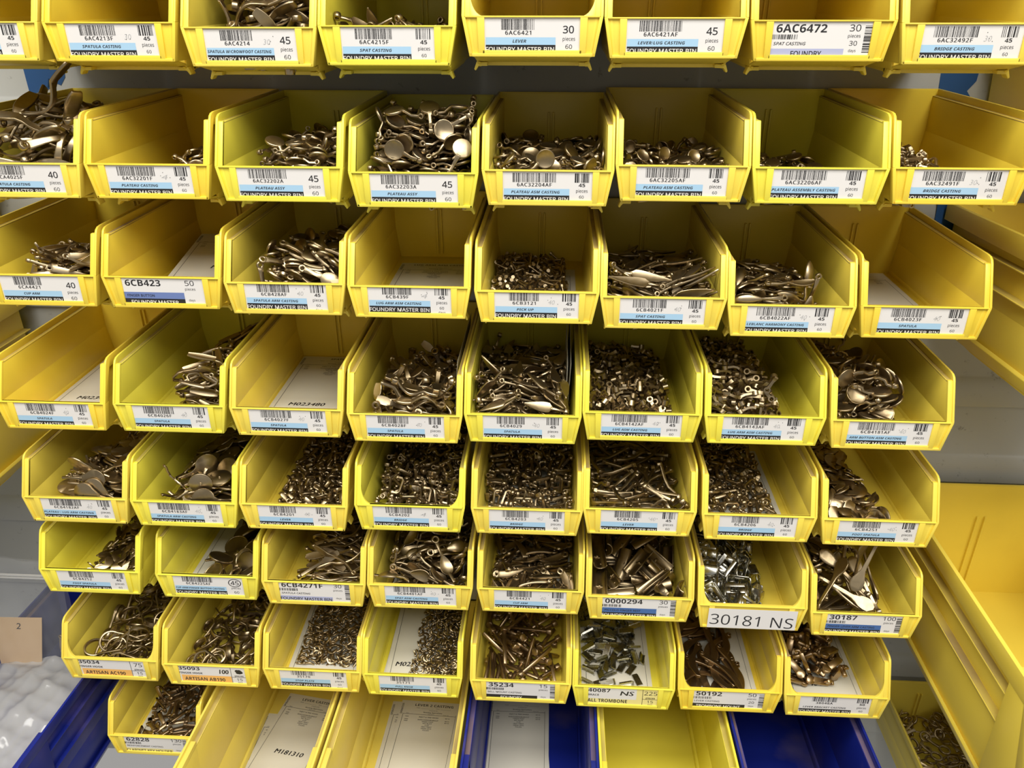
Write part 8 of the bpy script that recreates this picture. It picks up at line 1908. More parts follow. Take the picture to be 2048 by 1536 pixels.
14,87,30,32,69,18,66,136,10,33,0,53,27,94,10,39,0,4,17,113,21,35,2,19,43,112,27,1,71,32,54,95,15,39,1,23,
28,156,14,70,70,24,31,63,10,0,0,65,33,167,10,38,0,70,76,39,20,22,66,7,57,66,17,0,0,3,26,12,14,54,0,2,
),
(6, 7):(68,44,18,56,68,48,13,40,48,36,64,52,13,176,44,52,56,36,40,170,33,59,71,56,12,160,27,51,2,18,17,74,43,9,70,68,
37,70,31,30,9,43,35,137,33,35,65,54,25,172,28,34,0,20,56,180,30,4,61,38,18,115,39,61,71,67,41,90,37,22,2,61,
58,163,25,65,64,6,52,72,30,6,8,49,48,50,26,46,1,33,15,13,34,14,10,66,27,152,24,47,6,6,62,128,25,46,6,21,
43,37,23,39,70,70,67,66,19,36,56,37,69,116,20,54,7,17,51,103,36,27,71,68,14,155,15,32,69,55,47,14,26,31,64,36,
15,111,21,49,6,20,43,56,12,37,0,52,52,174,19,0,14,3,65,168,13,51,71,14,20,53,35,1,68,16,62,104,18,35,11,7,
48,126,24,41,12,12,45,150,17,26,64,60,57,52,12,49,71,16,13,36,30,32,14,12,17,24,35,50,10,66,13,77,28,3,5,55,
23,84,38,44,4,60,48,115,19,0,17,21,30,118,24,39,65,18,47,98,19,2,62,60,20,95,30,0,60,20,30,17,22,43,0,53,
53,20,12,36,68,17,23,62,12,25,71,36,17,50,18,0,62,18,36,93,25,53,0,51,22,134,12,49,71,7,32,127,15,36,5,47,
62,89,12,0,0,27,24,36,12,36,0,44,66,17,12,25,71,54,24,173,12,23,71,62,41,173,15,14,0,25,24,74,16,8,1,71,
53,81,18,68,7,39,57,143,12,0,0,12,23,95,12,36,0,55,38,20,13,43,0,52,
),
(6, 8):(10,30,45,28,15,11,6,75,53,19,68,53,52,27,78,68,12,44,22,127,53,5,0,48,9,121,32,18,2,18,15,75,56,33,67,53,
21,21,54,32,63,9,14,171,33,29,12,11,27,162,28,30,9,17,61,44,57,21,7,56,34,23,46,44,3,66,25,102,45,40,70,62,
57,31,49,66,66,22,15,72,51,39,6,16,24,134,42,37,3,62,30,104,51,25,68,60,36,33,61,64,66,29,21,59,41,38,71,60,
47,68,68,5,70,14,45,34,74,8,56,53,31,57,60,46,0,44,35,23,37,24,4,64,20,54,50,39,3,22,13,131,12,36,71,55,
28,60,14,38,1,62,48,144,34,68,66,45,39,22,25,36,1,4,32,34,26,1,71,7,39,115,45,19,69,5,33,50,31,38,2,67,
12,151,23,52,5,20,61,129,34,28,0,55,67,150,27,48,0,18,30,83,40,29,3,18,54,44,47,35,7,53,41,55,37,10,69,64,
41,99,49,69,68,17,36,65,24,52,1,43,35,53,40,34,69,12,54,121,36,8,67,24,27,158,19,64,0,12,40,33,21,0,0,45,
21,122,32,44,3,50,66,129,13,71,1,53,35,34,8,36,1,65,44,30,46,36,6,62,40,94,13,37,71,36,40,158,16,1,1,10,
45,47,44,1,65,22,43,56,27,33,2,42,42,125,17,36,1,37,42,69,36,35,5,27,37,124,32,3,71,57,66,86,27,39,6,19,
48,28,19,36,0,9,40,9,24,39,4,1,38,50,8,36,1,31,20,100,28,29,4,21,33,39,19,36,1,43,29,120,28,41,0,55,
39,30,15,0,71,29,60,46,37,8,1,55,32,91,8,36,1,18,44,95,20,35,3,12,50,131,24,34,2,19,43,140,8,36,1,66,
34,123,25,69,71,16,43,104,12,37,1,34,69,42,11,18,71,54,58,143,12,35,1,50,44,70,15,0,69,26,43,158,8,36,1,70,
41,140,14,35,1,46,46,64,22,20,0,7,36,20,11,7,0,30,
),
(7, 1):(91,66,20,70,2,54,74,51,39,9,0,45,36,120,36,17,4,25,45,63,37,19,71,64,27,141,35,22,2,48,91,103,28,33,14,50,
48,138,35,18,4,28,64,99,37,53,71,57,61,22,46,34,5,40,68,46,24,19,3,33,82,81,31,5,71,54,46,172,19,49,6,37,
36,77,31,19,2,44,73,74,24,52,6,10,52,25,39,27,2,2,25,32,26,25,5,50,72,131,32,51,2,27,76,131,27,18,1,48,
81,93,24,64,8,14,70,18,43,29,55,13,60,120,30,19,1,18,41,100,37,55,68,59,54,147,31,17,3,27,20,90,28,2,68,18,
78,53,21,52,1,14,72,24,26,36,5,6,14,72,19,35,3,54,65,53,33,11,2,1,56,99,26,17,70,56,57,26,34,63,71,3,
77,161,22,18,69,22,76,164,14,17,3,61,69,127,21,15,0,34,34,48,28,14,3,24,55,176,13,18,70,30,34,150,32,55,68,64,
69,7,28,35,3,0,49,83,30,19,69,70,71,108,8,18,0,46,61,88,12,18,2,44,68,133,19,18,3,54,16,40,13,37,4,52,
31,104,21,14,0,57,51,22,24,52,4,47,68,13,13,18,0,38,49,123,27,16,71,61,57,61,25,58,0,71,61,93,22,16,1,10,
25,100,17,17,70,55,69,148,14,16,69,29,36,91,15,19,2,31,42,135,19,18,3,68,36,10,28,35,67,2,74,72,8,18,0,49,
74,28,17,54,0,9,40,49,14,51,0,43,33,28,16,54,2,45,37,37,22,53,3,44,72,57,16,56,3,66,39,113,21,56,68,34,
34,153,17,55,1,7,35,79,12,17,71,2,46,157,12,54,1,1,65,36,12,54,0,4,43,118,8,18,0,2,44,119,12,53,1,57,
75,34,8,18,0,14,49,156,8,54,0,10,40,28,8,18,0,12,44,68,12,56,70,11,
),
(7, 2):(83,170,26,30,5,57,72,28,27,23,3,46,44,150,24,23,3,41,24,47,25,52,67,6,88,175,23,9,56,12,82,59,33,58,0,20,
84,112,30,11,1,54,36,68,25,22,3,13,76,77,25,49,3,3,62,21,27,1,1,57,59,153,24,13,69,4,62,91,23,14,1,0,
15,171,17,5,1,48,14,69,20,22,6,46,83,102,25,49,6,66,85,65,15,40,4,23,81,147,19,14,3,56,87,136,20,52,5,63,
44,99,24,42,5,55,54,65,21,14,2,55,48,173,18,52,2,71,68,64,24,52,5,19,20,157,19,20,68,20,43,9,33,28,9,66,
26,105,21,16,2,28,77,99,24,59,65,30,68,115,25,25,4,11,45,16,28,52,5,48,35,60,16,52,3,31,40,136,14,16,69,53,
33,116,18,20,1,51,80,47,23,19,69,7,86,110,16,57,5,63,60,124,22,21,70,8,41,87,17,18,1,21,27,158,8,55,0,11,
86,24,13,36,7,20,19,90,15,13,2,17,78,18,26,23,67,60,23,54,19,57,66,67,43,141,17,54,68,45,16,22,12,17,3,49,
76,156,17,51,1,56,74,49,17,54,3,53,26,112,11,55,2,45,32,49,19,13,68,12,59,130,19,15,1,41,52,16,23,58,1,69,
25,18,20,59,4,53,62,125,12,19,70,54,35,166,13,17,69,48,66,93,17,17,69,59,54,77,9,54,0,12,37,83,13,18,70,53,
81,133,13,59,0,21,76,169,11,52,4,70,76,87,8,55,0,27,67,149,13,16,69,50,46,21,20,54,3,55,51,47,14,55,68,0,
60,22,13,17,3,50,48,171,13,53,69,48,75,121,8,55,0,24,81,20,14,37,7,20,25,80,8,17,0,0,27,60,8,55,0,45,
48,103,8,55,0,37,67,90,13,52,2,12,64,33,8,55,0,9,68,59,14,56,1,54,62,55,8,17,0,29,39,29,13,55,68,23,
24,32,8,55,0,49,37,128,8,55,0,71,45,20,15,21,70,14,
),
(7, 3):(91,84,19,48,70,56,31,44,11,35,68,54,92,48,20,56,3,19,45,138,16,58,9,15,33,135,14,5,64,59,38,48,12,65,64,64,
36,80,19,35,68,57,72,179,10,41,9,21,86,169,16,38,3,28,25,129,12,34,1,27,87,120,17,44,67,47,90,180,9,52,66,55,
29,110,14,47,7,27,89,77,20,42,2,24,67,45,16,70,5,27,49,120,19,5,6,11,18,104,10,56,8,19,24,37,10,49,1,35,
31,65,12,47,69,59,76,181,12,42,0,24,47,110,16,36,64,64,91,99,13,16,66,55,91,63,15,50,59,58,81,67,14,49,69,26,
91,143,16,15,68,54,60,42,14,36,2,62,76,74,20,36,68,71,27,94,15,39,70,67,68,126,19,43,4,49,25,66,13,43,6,42,
32,121,12,29,1,15,26,65,12,68,63,71,39,65,17,68,1,71,71,77,23,22,3,44,30,135,14,45,1,47,59,161,18,32,0,66,
21,75,14,69,2,9,32,131,13,63,71,11,45,47,16,4,1,53,60,173,16,38,71,48,88,104,18,46,3,38,25,180,9,29,3,11,
80,41,13,60,2,12,55,127,18,66,0,13,64,43,16,16,70,25,70,164,17,39,2,43,72,38,9,46,6,71,88,146,17,25,71,50,
47,146,17,34,0,28,86,44,14,42,71,25,70,171,16,44,0,35,86,65,16,60,1,26,59,135,21,4,4,33,57,56,18,34,0,40,
85,108,18,66,69,43,37,127,17,5,4,47,22,45,10,0,0,7,33,182,8,37,70,47,79,116,19,34,0,46,64,92,20,42,70,48,
57,49,17,70,2,39,34,156,15,37,3,16,54,89,20,2,1,21,70,113,21,14,4,2,77,46,17,68,3,50,79,41,14,24,71,10,
35,103,16,36,0,42,19,154,11,70,3,24,19,88,13,60,9,26,27,81,14,28,7,23,61,153,18,39,4,31,42,174,12,66,66,63,
33,38,9,16,0,36,64,66,16,29,71,50,85,56,17,66,69,35,46,77,19,47,2,19,81,157,18,60,2,12,77,126,20,71,0,22,
20,117,10,36,69,64,63,138,18,10,0,19,86,119,15,45,70,44,40,92,17,69,68,58,59,92,20,47,7,48,69,102,19,71,3,67,
27,115,12,41,63,37,80,140,19,34,0,53,84,96,18,38,71,23,72,57,17,41,4,64,86,40,10,3,67,2,35,144,15,71,70,17,
53,72,20,3,3,40,45,60,15,42,2,22,74,133,21,35,68,71,56,178,16,34,1,43,57,98,20,0,66,11,71,149,18,68,1,41,
24,136,12,36,0,29,91,88,13,56,5,19,56,40,11,66,66,34,20,109,10,68,64,55,89,119,15,1,62,59,21,93,10,47,10,30,
85,125,19,4,0,51,56,82,19,35,70,46,74,80,20,37,5,36,49,52,14,37,1,23,62,169,15,65,3,15,92,70,16,6,16,42,
37,115,15,42,66,7,65,70,18,49,70,39,48,92,18,37,1,27,42,105,16,58,69,60,25,168,10,37,71,61,48,66,19,6,4,53,
63,78,21,34,0,50,46,181,10,69,69,65,22,60,9,0,0,33,48,41,14,68,0,24,91,43,15,56,1,18,87,175,13,59,63,59,
56,148,17,70,2,56,61,149,15,51,8,22,23,123,10,30,0,28,39,98,16,0,5,16,87,91,18,63,71,47,73,64,19,70,6,52,
60,106,19,33,71,54,46,165,15,12,3,17,90,129,17,47,63,22,46,99,18,53,2,43,71,181,11,44,66,39,55,112,18,36,2,54,
39,53,12,31,71,33,77,73,17,66,1,8,82,42,11,60,1,11,40,41,13,70,0,42,43,126,17,71,68,20,52,144,17,61,3,57,
43,79,17,30,6,14,89,47,11,15,4,53,30,167,12,61,71,58,75,106,18,41,69,25,78,170,13,39,2,25,87,152,17,57,70,49,
86,84,19,62,6,33,65,98,19,45,70,0,40,161,14,1,5,58,53,62,18,47,9,67,34,80,17,31,3,67,80,52,15,3,1,70,
75,87,19,1,71,4,67,110,19,4,68,38,27,52,9,13,0,60,20,166,9,52,0,25,26,156,12,45,70,67,86,52,13,49,68,60,
79,107,18,32,71,53,37,70,16,66,0,45,41,62,15,6,69,29,63,52,17,38,69,5,24,104,13,34,63,9,37,112,13,27,66,71,
49,129,17,28,70,49,44,73,17,3,69,56,64,115,20,34,3,40,80,61,17,3,3,60,84,160,16,46,2,46,31,59,10,35,2,71,
24,147,11,69,65,45,56,64,19,48,66,3,71,127,19,64,5,25,52,96,17,46,71,26,86,135,16,66,4,4,27,102,11,1,63,67,
89,67,15,48,10,48,39,56,12,34,67,21,70,140,18,43,68,28,44,154,14,65,3,71,44,117,16,41,66,7,77,80,18,38,5,33,
20,70,10,32,2,53,67,52,13,43,1,52,30,152,12,59,3,9,84,148,16,60,9,57,20,51,8,36,3,48,44,84,16,23,0,68,
76,163,16,2,0,26,67,92,19,30,70,5,77,136,20,63,70,23,20,97,11,39,6,2,78,87,15,4,5,21,81,95,17,71,2,70,
68,83,22,2,71,27,22,81,10,69,2,61,20,152,9,34,0,14,36,164,12,4,0,56,70,40,10,11,4,1,80,142,15,0,69,65,
51,161,15,36,6,60,33,54,10,45,64,10,57,131,17,67,70,10,46,92,16,0,1,19,57,40,7,0,0,0,55,166,15,37,3,59,
52,181,12,38,0,37,24,136,10,36,0,34,35,72,16,30,0,45,89,160,14,42,69,9,28,173,9,36,0,17,49,153,16,2,0,32,
85,73,16,11,0,9,70,118,19,40,69,14,57,142,17,56,2,6,28,160,11,9,68,69,57,68,17,36,69,12,45,147,15,38,71,1,
78,152,16,2,69,32,60,177,13,33,2,4,89,98,16,24,64,12,90,44,9,52,4,53,60,75,15,34,62,54,88,169,13,60,2,12,
26,72,11,1,4,67,90,143,9,56,71,18,70,185,9,18,0,0,30,94,14,70,2,33,57,183,14,36,0,36,34,68,12,40,70,57,
52,174,12,66,67,69,60,119,19,69,70,26,51,58,14,35,4,30,51,136,15,28,66,44,26,141,10,66,6,38,60,77,18,5,2,34,
40,134,15,4,0,50,45,89,15,33,2,70,85,156,17,49,1,9,27,107,12,32,65,66,61,133,14,40,2,31,65,127,17,45,4,10,
74,44,15,40,0,6,80,117,18,38,71,17,37,144,14,37,2,55,22,129,9,38,70,68,66,103,18,31,1,52,55,101,18,38,2,68,
76,146,17,69,4,7,27,59,7,36,0,25,72,56,13,39,1,19,25,44,9,36,0,38,68,169,14,38,70,38,23,176,7,0,0,38,
42,164,14,70,5,53,78,78,18,2,5,31,77,126,18,71,1,34,89,78,17,70,66,48,67,142,18,64,0,59,89,110,15,8,2,57,
28,40,9,56,5,0,71,76,16,1,67,43,48,78,15,39,66,70,30,76,12,3,70,60,63,82,19,70,0,49,54,115,16,64,0,34,
73,108,15,37,2,17,58,138,15,40,70,40,64,90,17,66,70,5,26,66,7,36,0,35,41,44,9,36,0,56,36,49,7,36,0,33,
83,168,12,12,5,16,44,118,14,44,70,1,63,44,12,36,70,18,54,82,15,57,4,70,88,72,14,54,67,8,37,42,9,13,0,27,
46,45,12,39,69,68,76,95,16,39,0,18,53,41,11,27,70,40,56,48,13,36,1,58,25,86,10,54,8,71,71,161,12,31,62,34,
86,124,17,70,68,3,58,137,18,68,4,14,23,115,9,40,68,46,63,56,15,1,3,58,77,76,14,34,3,16,47,44,10,68,69,14,
89,137,13,70,2,56,56,69,16,2,70,2,76,169,11,5,2,26,87,147,13,49,4,12,74,65,17,71,68,31,59,157,15,6,71,2,
68,150,17,4,2,70,21,150,8,70,2,19,42,182,7,36,0,41,79,112,11,28,5,11,31,88,11,37,66,25,41,92,13,71,69,47,
34,85,13,59,71,7,32,145,11,60,5,63,70,63,15,40,2,8,85,108,15,34,4,55,41,108,12,4,70,70,54,104,17,34,70,33,
72,94,15,38,70,26,43,44,7,0,0,16,88,60,10,51,67,55,47,164,11,41,4,41,30,148,9,65,3,62,75,161,14,71,70,51,
89,114,11,38,12,50,88,167,9,0,0,18,25,157,9,44,5,60,20,56,7,36,0,59,59,137,14,4,3,29,79,134,16,71,71,60,
78,44,9,38,67,9,40,172,11,44,4,30,85,60,11,15,1,54,43,148,11,70,69,67,48,55,11,32,1,4,46,131,14,1,71,29,
41,154,11,60,71,65,67,80,14,67,3,8,66,154,15,7,2,40,42,125,14,42,0,70,19,120,7,0,0,53,30,106,10,65,3,19,
28,129,9,2,71,63,48,157,14,13,71,70,62,128,15,18,70,31,82,75,15,63,66,14,43,68,14,40,69,65,76,57,14,36,70,31,
72,121,16,34,0,70,23,42,7,36,0,12,32,96,9,36,68,58,19,160,7,0,0,52,63,73,11,20,65,57,34,101,11,67,0,19,
83,60,15,67,71,30,36,118,13,11,6,50,74,44,13,40,1,3,90,60,9,21,0,17,64,43,9,68,3,32,69,47,10,70,69,17,
88,130,14,2,7,66,70,137,16,70,6,9,66,43,7,36,0,25,53,47,9,11,70,58,84,92,13,40,2,70,33,77,13,20,70,59,
78,158,12,65,1,11,21,90,9,0,4,34,31,97,12,0,3,43,64,160,13,3,2,49,39,79,13,35,3,28,51,124,14,38,0,11,
50,65,13,35,68,59,29,78,10,39,70,59,58,124,14,38,4,17,39,60,12,31,70,31,48,138,9,67,4,9,84,158,9,65,69,5,
32,121,9,34,69,5,91,53,14,58,60,15,40,143,11,38,68,68,78,138,12,70,1,45,
),
(7, 4):(42,58,11,52,1,22,65,163,13,43,69,30,45,159,10,59,1,53,45,90,12,33,1,15,84,83,14,60,67,64,63,99,14,63,70,27,
80,103,17,1,66,52,87,97,18,50,0,25,89,145,16,0,6,13,50,75,12,44,4,16,46,150,10,37,69,61,48,83,11,0,69,50,
82,87,15,62,0,66,66,81,18,67,69,23,61,116,12,39,3,20,51,137,13,1,71,55,90,38,18,34,67,25,91,107,13,52,69,54,
79,92,18,36,6,60,48,69,11,57,5,20,63,32,14,42,67,18,90,155,16,54,1,22,71,73,16,9,2,56,54,81,13,43,1,49,
64,43,16,47,1,60,85,174,16,47,71,58,90,83,18,36,68,19,47,62,12,53,2,56,83,107,19,39,3,71,48,50,13,63,70,25,
47,105,13,48,7,52,81,33,18,52,0,34,90,96,19,43,12,18,86,130,18,7,70,25,73,112,20,62,65,55,62,141,16,3,68,58,
81,171,18,42,68,58,66,130,18,40,68,0,71,39,17,29,1,22,92,131,18,28,56,8,76,171,16,60,5,16,75,139,18,2,71,22,
64,76,14,41,67,62,86,147,17,43,0,41,73,152,17,70,70,54,57,145,13,54,67,18,87,73,18,69,67,64,61,52,16,18,70,47,
66,70,15,37,7,38,70,48,18,29,71,6,74,84,18,70,65,35,80,70,19,38,1,23,53,120,12,42,71,34,51,177,10,0,71,69,
76,62,17,5,69,40,52,109,16,31,2,17,48,96,13,59,71,2,85,119,17,2,70,64,85,167,16,67,2,4,80,28,16,64,0,7,
75,123,18,9,2,4,59,71,13,69,65,54,85,48,20,67,69,3,66,179,10,69,3,9,51,42,11,23,69,69,44,138,12,2,69,55,
90,174,16,71,71,58,68,33,15,8,70,53,62,83,15,20,9,66,63,62,14,64,61,55,76,163,16,36,0,68,85,46,18,42,1,44,
53,35,10,69,3,47,52,73,10,48,1,47,73,180,11,28,10,19,67,105,15,67,0,68,78,118,16,1,71,71,87,71,17,66,1,6,
47,37,11,69,6,22,53,157,12,66,63,1,60,61,13,60,1,66,58,66,13,34,6,3,80,148,17,69,4,47,88,61,17,0,0,71,
53,131,12,70,1,19,59,135,15,41,1,66,61,123,13,51,67,2,58,129,13,26,0,49,73,29,13,70,66,62,74,69,16,59,69,15,
71,183,13,61,4,36,48,153,10,54,9,24,47,47,11,58,4,67,55,101,12,63,71,15,57,168,9,36,71,19,86,92,17,65,2,59,
46,110,14,12,3,38,66,119,13,44,61,69,81,42,16,43,2,22,86,53,19,35,1,61,69,125,15,40,2,52,42,162,9,54,1,54,
89,135,15,36,57,44,41,95,10,18,5,53,43,63,10,21,5,24,81,64,16,53,71,53,63,147,14,38,6,28,54,145,12,64,60,52,
89,109,16,44,8,40,60,95,11,20,64,65,69,138,18,42,2,60,63,163,12,66,66,53,71,147,16,3,71,36,73,103,17,7,68,13,
49,124,12,36,5,2,82,144,13,41,7,19,43,75,9,18,69,22,67,65,14,2,61,0,67,113,14,44,10,37,89,119,13,55,65,11,
69,32,13,68,64,3,72,109,16,70,14,0,71,55,17,14,5,61,45,170,10,0,1,56,42,36,11,54,2,53,62,37,14,8,2,9,
85,36,18,11,66,69,72,46,16,59,2,40,91,92,13,38,56,70,74,78,16,67,2,59,52,166,10,31,66,28,46,32,11,52,5,66,
57,79,12,34,66,4,43,124,8,40,2,56,44,44,9,63,6,57,60,42,14,8,5,8,86,138,16,10,8,34,81,49,17,49,1,14,
88,69,14,48,71,1,87,31,15,12,65,65,68,111,14,37,60,61,85,104,16,2,8,29,67,134,17,66,69,23,41,46,9,56,2,53,
46,134,10,18,66,63,82,23,16,69,0,41,57,152,13,58,8,34,87,124,15,42,0,68,43,105,9,0,0,54,73,41,17,30,4,25,
56,47,13,44,3,68,67,175,9,70,70,1,89,51,14,26,5,15,59,107,13,48,68,3,76,57,15,63,66,43,61,178,8,33,70,22,
64,50,15,41,4,43,52,57,11,36,0,24,57,30,9,54,0,54,83,148,14,35,6,20,74,90,16,41,68,16,51,50,12,40,8,55,
68,152,15,49,68,37,71,96,16,1,7,57,49,91,9,0,69,66,50,143,11,33,3,36,79,29,12,27,69,3,87,151,16,71,62,23,
57,60,13,63,7,0,66,169,11,60,6,7,53,177,7,0,0,39,63,102,11,42,6,38,86,129,13,44,70,29,87,60,15,2,71,36,
71,159,15,35,71,21,79,151,17,2,67,15,84,154,16,48,65,16,44,131,10,55,13,44,86,104,13,64,5,13,76,142,16,35,70,29,
90,23,15,42,63,19,69,101,12,59,4,17,82,135,15,13,70,35,79,109,16,48,69,34,76,52,14,66,56,13,58,121,10,42,1,24,
51,102,11,54,67,21,76,169,12,3,12,34,59,34,10,18,69,18,61,104,11,67,66,1,47,165,7,0,0,59,78,67,14,0,66,27,
46,125,11,42,1,14,76,44,14,36,5,19,73,138,16,3,1,62,48,97,9,36,68,29,57,52,13,38,6,53,41,27,9,54,64,18,
56,118,9,70,66,47,79,74,16,2,69,17,67,129,13,65,6,6,67,44,13,1,71,58,75,126,17,44,67,11,44,175,8,38,3,59,
58,86,10,54,61,1,88,162,14,38,9,40,78,98,15,0,66,54,76,154,14,10,3,51,74,175,11,11,71,31,49,38,8,65,0,9,
71,107,14,59,62,57,76,86,13,70,5,9,52,160,9,56,2,40,56,43,12,13,70,35,52,110,13,41,5,36,87,131,14,41,66,36,
88,93,13,21,1,17,78,35,15,35,3,58,90,83,16,0,4,57,65,71,11,65,67,9,88,142,15,42,0,30,69,87,16,36,64,3,
88,47,13,42,10,36,79,133,14,21,6,4,54,65,11,68,71,48,45,90,10,3,71,49,50,171,9,16,0,23,87,171,12,35,68,46,
49,26,10,39,63,16,79,164,14,36,0,13,79,104,14,70,6,15,59,172,8,29,0,26,90,155,9,54,65,56,63,159,9,54,1,1,
79,97,11,12,2,48,54,98,9,64,68,12,58,90,11,66,64,36,60,132,9,47,2,9,44,85,7,36,0,47,43,144,9,30,69,18,
84,162,15,0,1,22,85,93,15,7,2,18,63,152,12,66,8,47,55,93,10,41,63,21,46,78,9,0,0,25,75,105,13,58,4,49,
88,59,13,69,0,66,77,180,11,54,2,15,47,182,7,0,0,1,69,163,9,18,0,23,81,91,14,27,69,36,70,57,14,42,4,10,
82,156,15,43,67,19,64,129,10,26,69,53,84,113,13,44,66,13,44,107,7,0,0,30,78,78,14,68,70,13,70,62,14,24,2,8,
50,84,8,40,70,50,65,183,7,0,0,67,83,121,15,38,71,62,72,168,12,62,1,19,59,80,10,66,1,20,80,55,14,68,69,11,
64,90,12,54,66,4,61,157,9,54,2,1,46,68,7,0,0,38,77,98,11,4,61,61,68,84,15,15,1,35,77,127,14,68,69,15,
49,115,12,33,4,37,63,108,12,8,3,63,73,76,14,7,70,20,76,119,14,34,0,24,43,35,7,0,0,54,56,139,9,45,71,1,
58,111,9,62,1,61,63,142,11,44,69,39,79,70,12,38,6,70,88,27,11,55,62,50,89,41,15,35,8,53,57,90,9,45,4,6,
64,23,12,36,71,11,60,162,9,18,0,43,60,98,9,51,8,29,86,182,11,18,8,1,65,94,10,9,5,45,88,38,16,69,67,27,
47,110,8,66,70,63,56,71,9,18,0,2,78,34,12,39,1,3,89,163,12,8,71,56,52,64,10,39,3,5,89,85,14,36,4,55,
87,76,15,69,1,30,69,133,14,8,71,70,64,34,11,32,66,38,52,104,7,0,0,48,52,113,9,0,0,57,60,39,12,66,4,6,
88,32,13,9,61,70,75,113,14,28,7,40,70,49,14,5,0,34,88,76,9,18,0,58,78,150,9,63,70,57,56,106,9,65,4,57,
90,61,9,18,0,54,43,152,7,0,0,18,67,80,12,49,9,36,63,74,11,63,69,12,72,127,15,1,4,42,90,100,9,52,4,53,
90,126,10,16,66,55,62,115,10,39,70,40,80,103,11,18,0,38,87,65,14,54,5,0,51,19,11,54,70,70,46,139,9,54,2,38,
78,131,9,64,67,1,80,24,14,38,0,7,70,37,11,0,0,62,73,25,11,0,0,33,54,26,8,39,69,57,71,20,11,0,71,67,
51,77,7,0,0,49,56,167,7,36,0,65,62,127,9,47,71,20,54,154,8,70,69,53,88,70,10,29,0,26,69,155,12,38,0,0,
89,174,14,37,1,24,87,63,14,54,0,35,48,28,7,36,0,6,75,39,10,17,4,18,48,129,7,0,0,45,87,51,9,36,71,9,
91,15,11,56,66,17,79,180,11,54,70,14,72,185,10,54,4,36,71,33,9,36,0,19,79,113,11,62,3,46,87,42,13,42,5,64,
77,127,12,71,67,5,90,25,11,18,62,16,51,122,9,69,67,55,74,60,14,67,68,46,50,46,7,36,0,0,57,58,9,50,6,26,
48,57,7,0,0,54,70,119,13,1,70,61,78,18,15,34,66,20,43,56,7,0,0,54,58,144,8,37,68,15,65,27,8,70,70,15,
80,77,13,4,70,59,81,113,12,62,1,44,45,101,7,36,0,26,75,56,10,19,66,65,88,35,7,36,1,54,60,137,9,54,1,44,
82,89,9,36,0,18,82,19,12,5,70,15,70,125,11,71,3,32,67,168,9,13,0,40,73,91,13,12,69,44,86,38,12,45,69,32,
75,41,13,38,68,49,88,146,12,1,71,63,66,136,13,16,68,8,54,37,8,40,70,9,88,112,13,62,71,42,65,68,7,36,0,31,
68,103,9,33,69,44,88,100,11,58,60,14,85,126,11,53,1,63,81,93,13,27,0,39,86,19,12,47,70,16,80,103,7,36,0,36,
80,138,7,0,0,43,70,78,11,18,70,45,
),
(7, 5):(79,135,18,9,67,52,22,142,20,9,66,61,59,118,26,37,1,16,76,80,22,34,69,50,44,125,24,25,70,12,38,93,30,27,0,10,
30,56,33,30,70,19,64,33,34,52,2,45,10,116,20,50,69,54,38,73,30,50,65,62,58,88,27,27,71,70,75,164,18,10,2,11,
31,158,16,48,68,22,56,42,27,70,9,50,73,144,15,3,3,17,41,26,18,62,71,13,26,149,18,13,4,26,38,130,19,68,68,42,
32,69,28,59,68,60,88,162,9,9,71,54,42,95,21,60,67,24,63,48,20,23,66,65,76,56,23,27,64,45,59,150,18,33,71,15,
23,61,24,55,7,67,34,135,16,10,0,11,28,62,28,64,69,26,43,164,9,27,71,8,52,45,13,67,70,70,54,90,18,30,71,61,
25,156,9,27,71,11,66,99,14,39,69,5,71,31,14,5,69,6,71,74,14,29,69,6,34,132,9,39,0,38,64,84,10,66,71,71,
65,134,17,27,2,18,26,50,14,51,1,61,60,7,25,68,67,0,68,141,9,49,0,67,32,65,23,59,2,28,53,26,25,65,71,66,
18,28,27,24,71,55,65,110,15,39,3,42,64,54,23,53,69,31,66,63,16,11,68,28,58,110,20,51,70,61,57,158,13,43,1,11,
13,36,20,22,1,53,53,104,19,49,1,25,84,28,23,65,2,56,30,28,23,21,1,57,28,92,21,37,70,65,38,98,9,39,0,13,
12,28,12,12,70,18,24,28,16,67,3,52,29,114,20,17,5,47,29,79,15,14,0,28,36,102,16,63,0,55,38,126,9,15,0,2,
66,28,20,21,1,59,19,32,20,34,0,54,30,68,16,49,70,65,58,61,20,53,71,31,25,43,9,27,71,24,65,53,12,51,1,64,
29,98,9,15,0,14,47,69,9,27,71,40,
),
(7, 6):(69,42,7,36,71,22,64,56,7,36,71,11,54,58,9,34,70,12,77,71,9,63,0,52,56,68,11,32,0,3,36,136,10,18,0,70,
32,160,13,32,0,53,17,50,10,18,0,66,36,55,12,43,0,15,24,114,13,47,71,37,44,60,11,66,1,54,48,148,11,37,71,6,
69,71,11,3,68,21,56,99,11,41,1,23,16,106,12,45,3,41,43,98,12,34,1,70,43,105,14,36,0,29,43,116,14,34,71,67,
28,103,13,1,0,57,17,69,10,35,71,61,46,164,11,40,71,61,68,86,11,45,69,40,31,143,14,0,70,54,62,108,14,39,69,71,
57,126,12,0,64,33,31,67,10,1,6,36,18,94,11,34,67,69,53,83,11,35,71,46,64,102,10,70,70,62,62,138,11,35,70,21,
69,152,10,54,0,70,16,33,10,22,0,66,17,83,11,36,5,40,17,120,12,43,67,70,30,46,10,30,2,20,13,133,13,47,68,20,
27,124,14,36,71,65,57,32,10,18,0,3,10,135,10,56,0,54,20,142,10,35,70,8,38,78,12,36,65,14,26,80,7,36,71,70,
55,165,11,36,68,12,37,33,10,10,0,4,47,123,13,69,68,18,17,150,11,0,70,9,64,159,10,42,2,4,30,173,10,54,0,50,
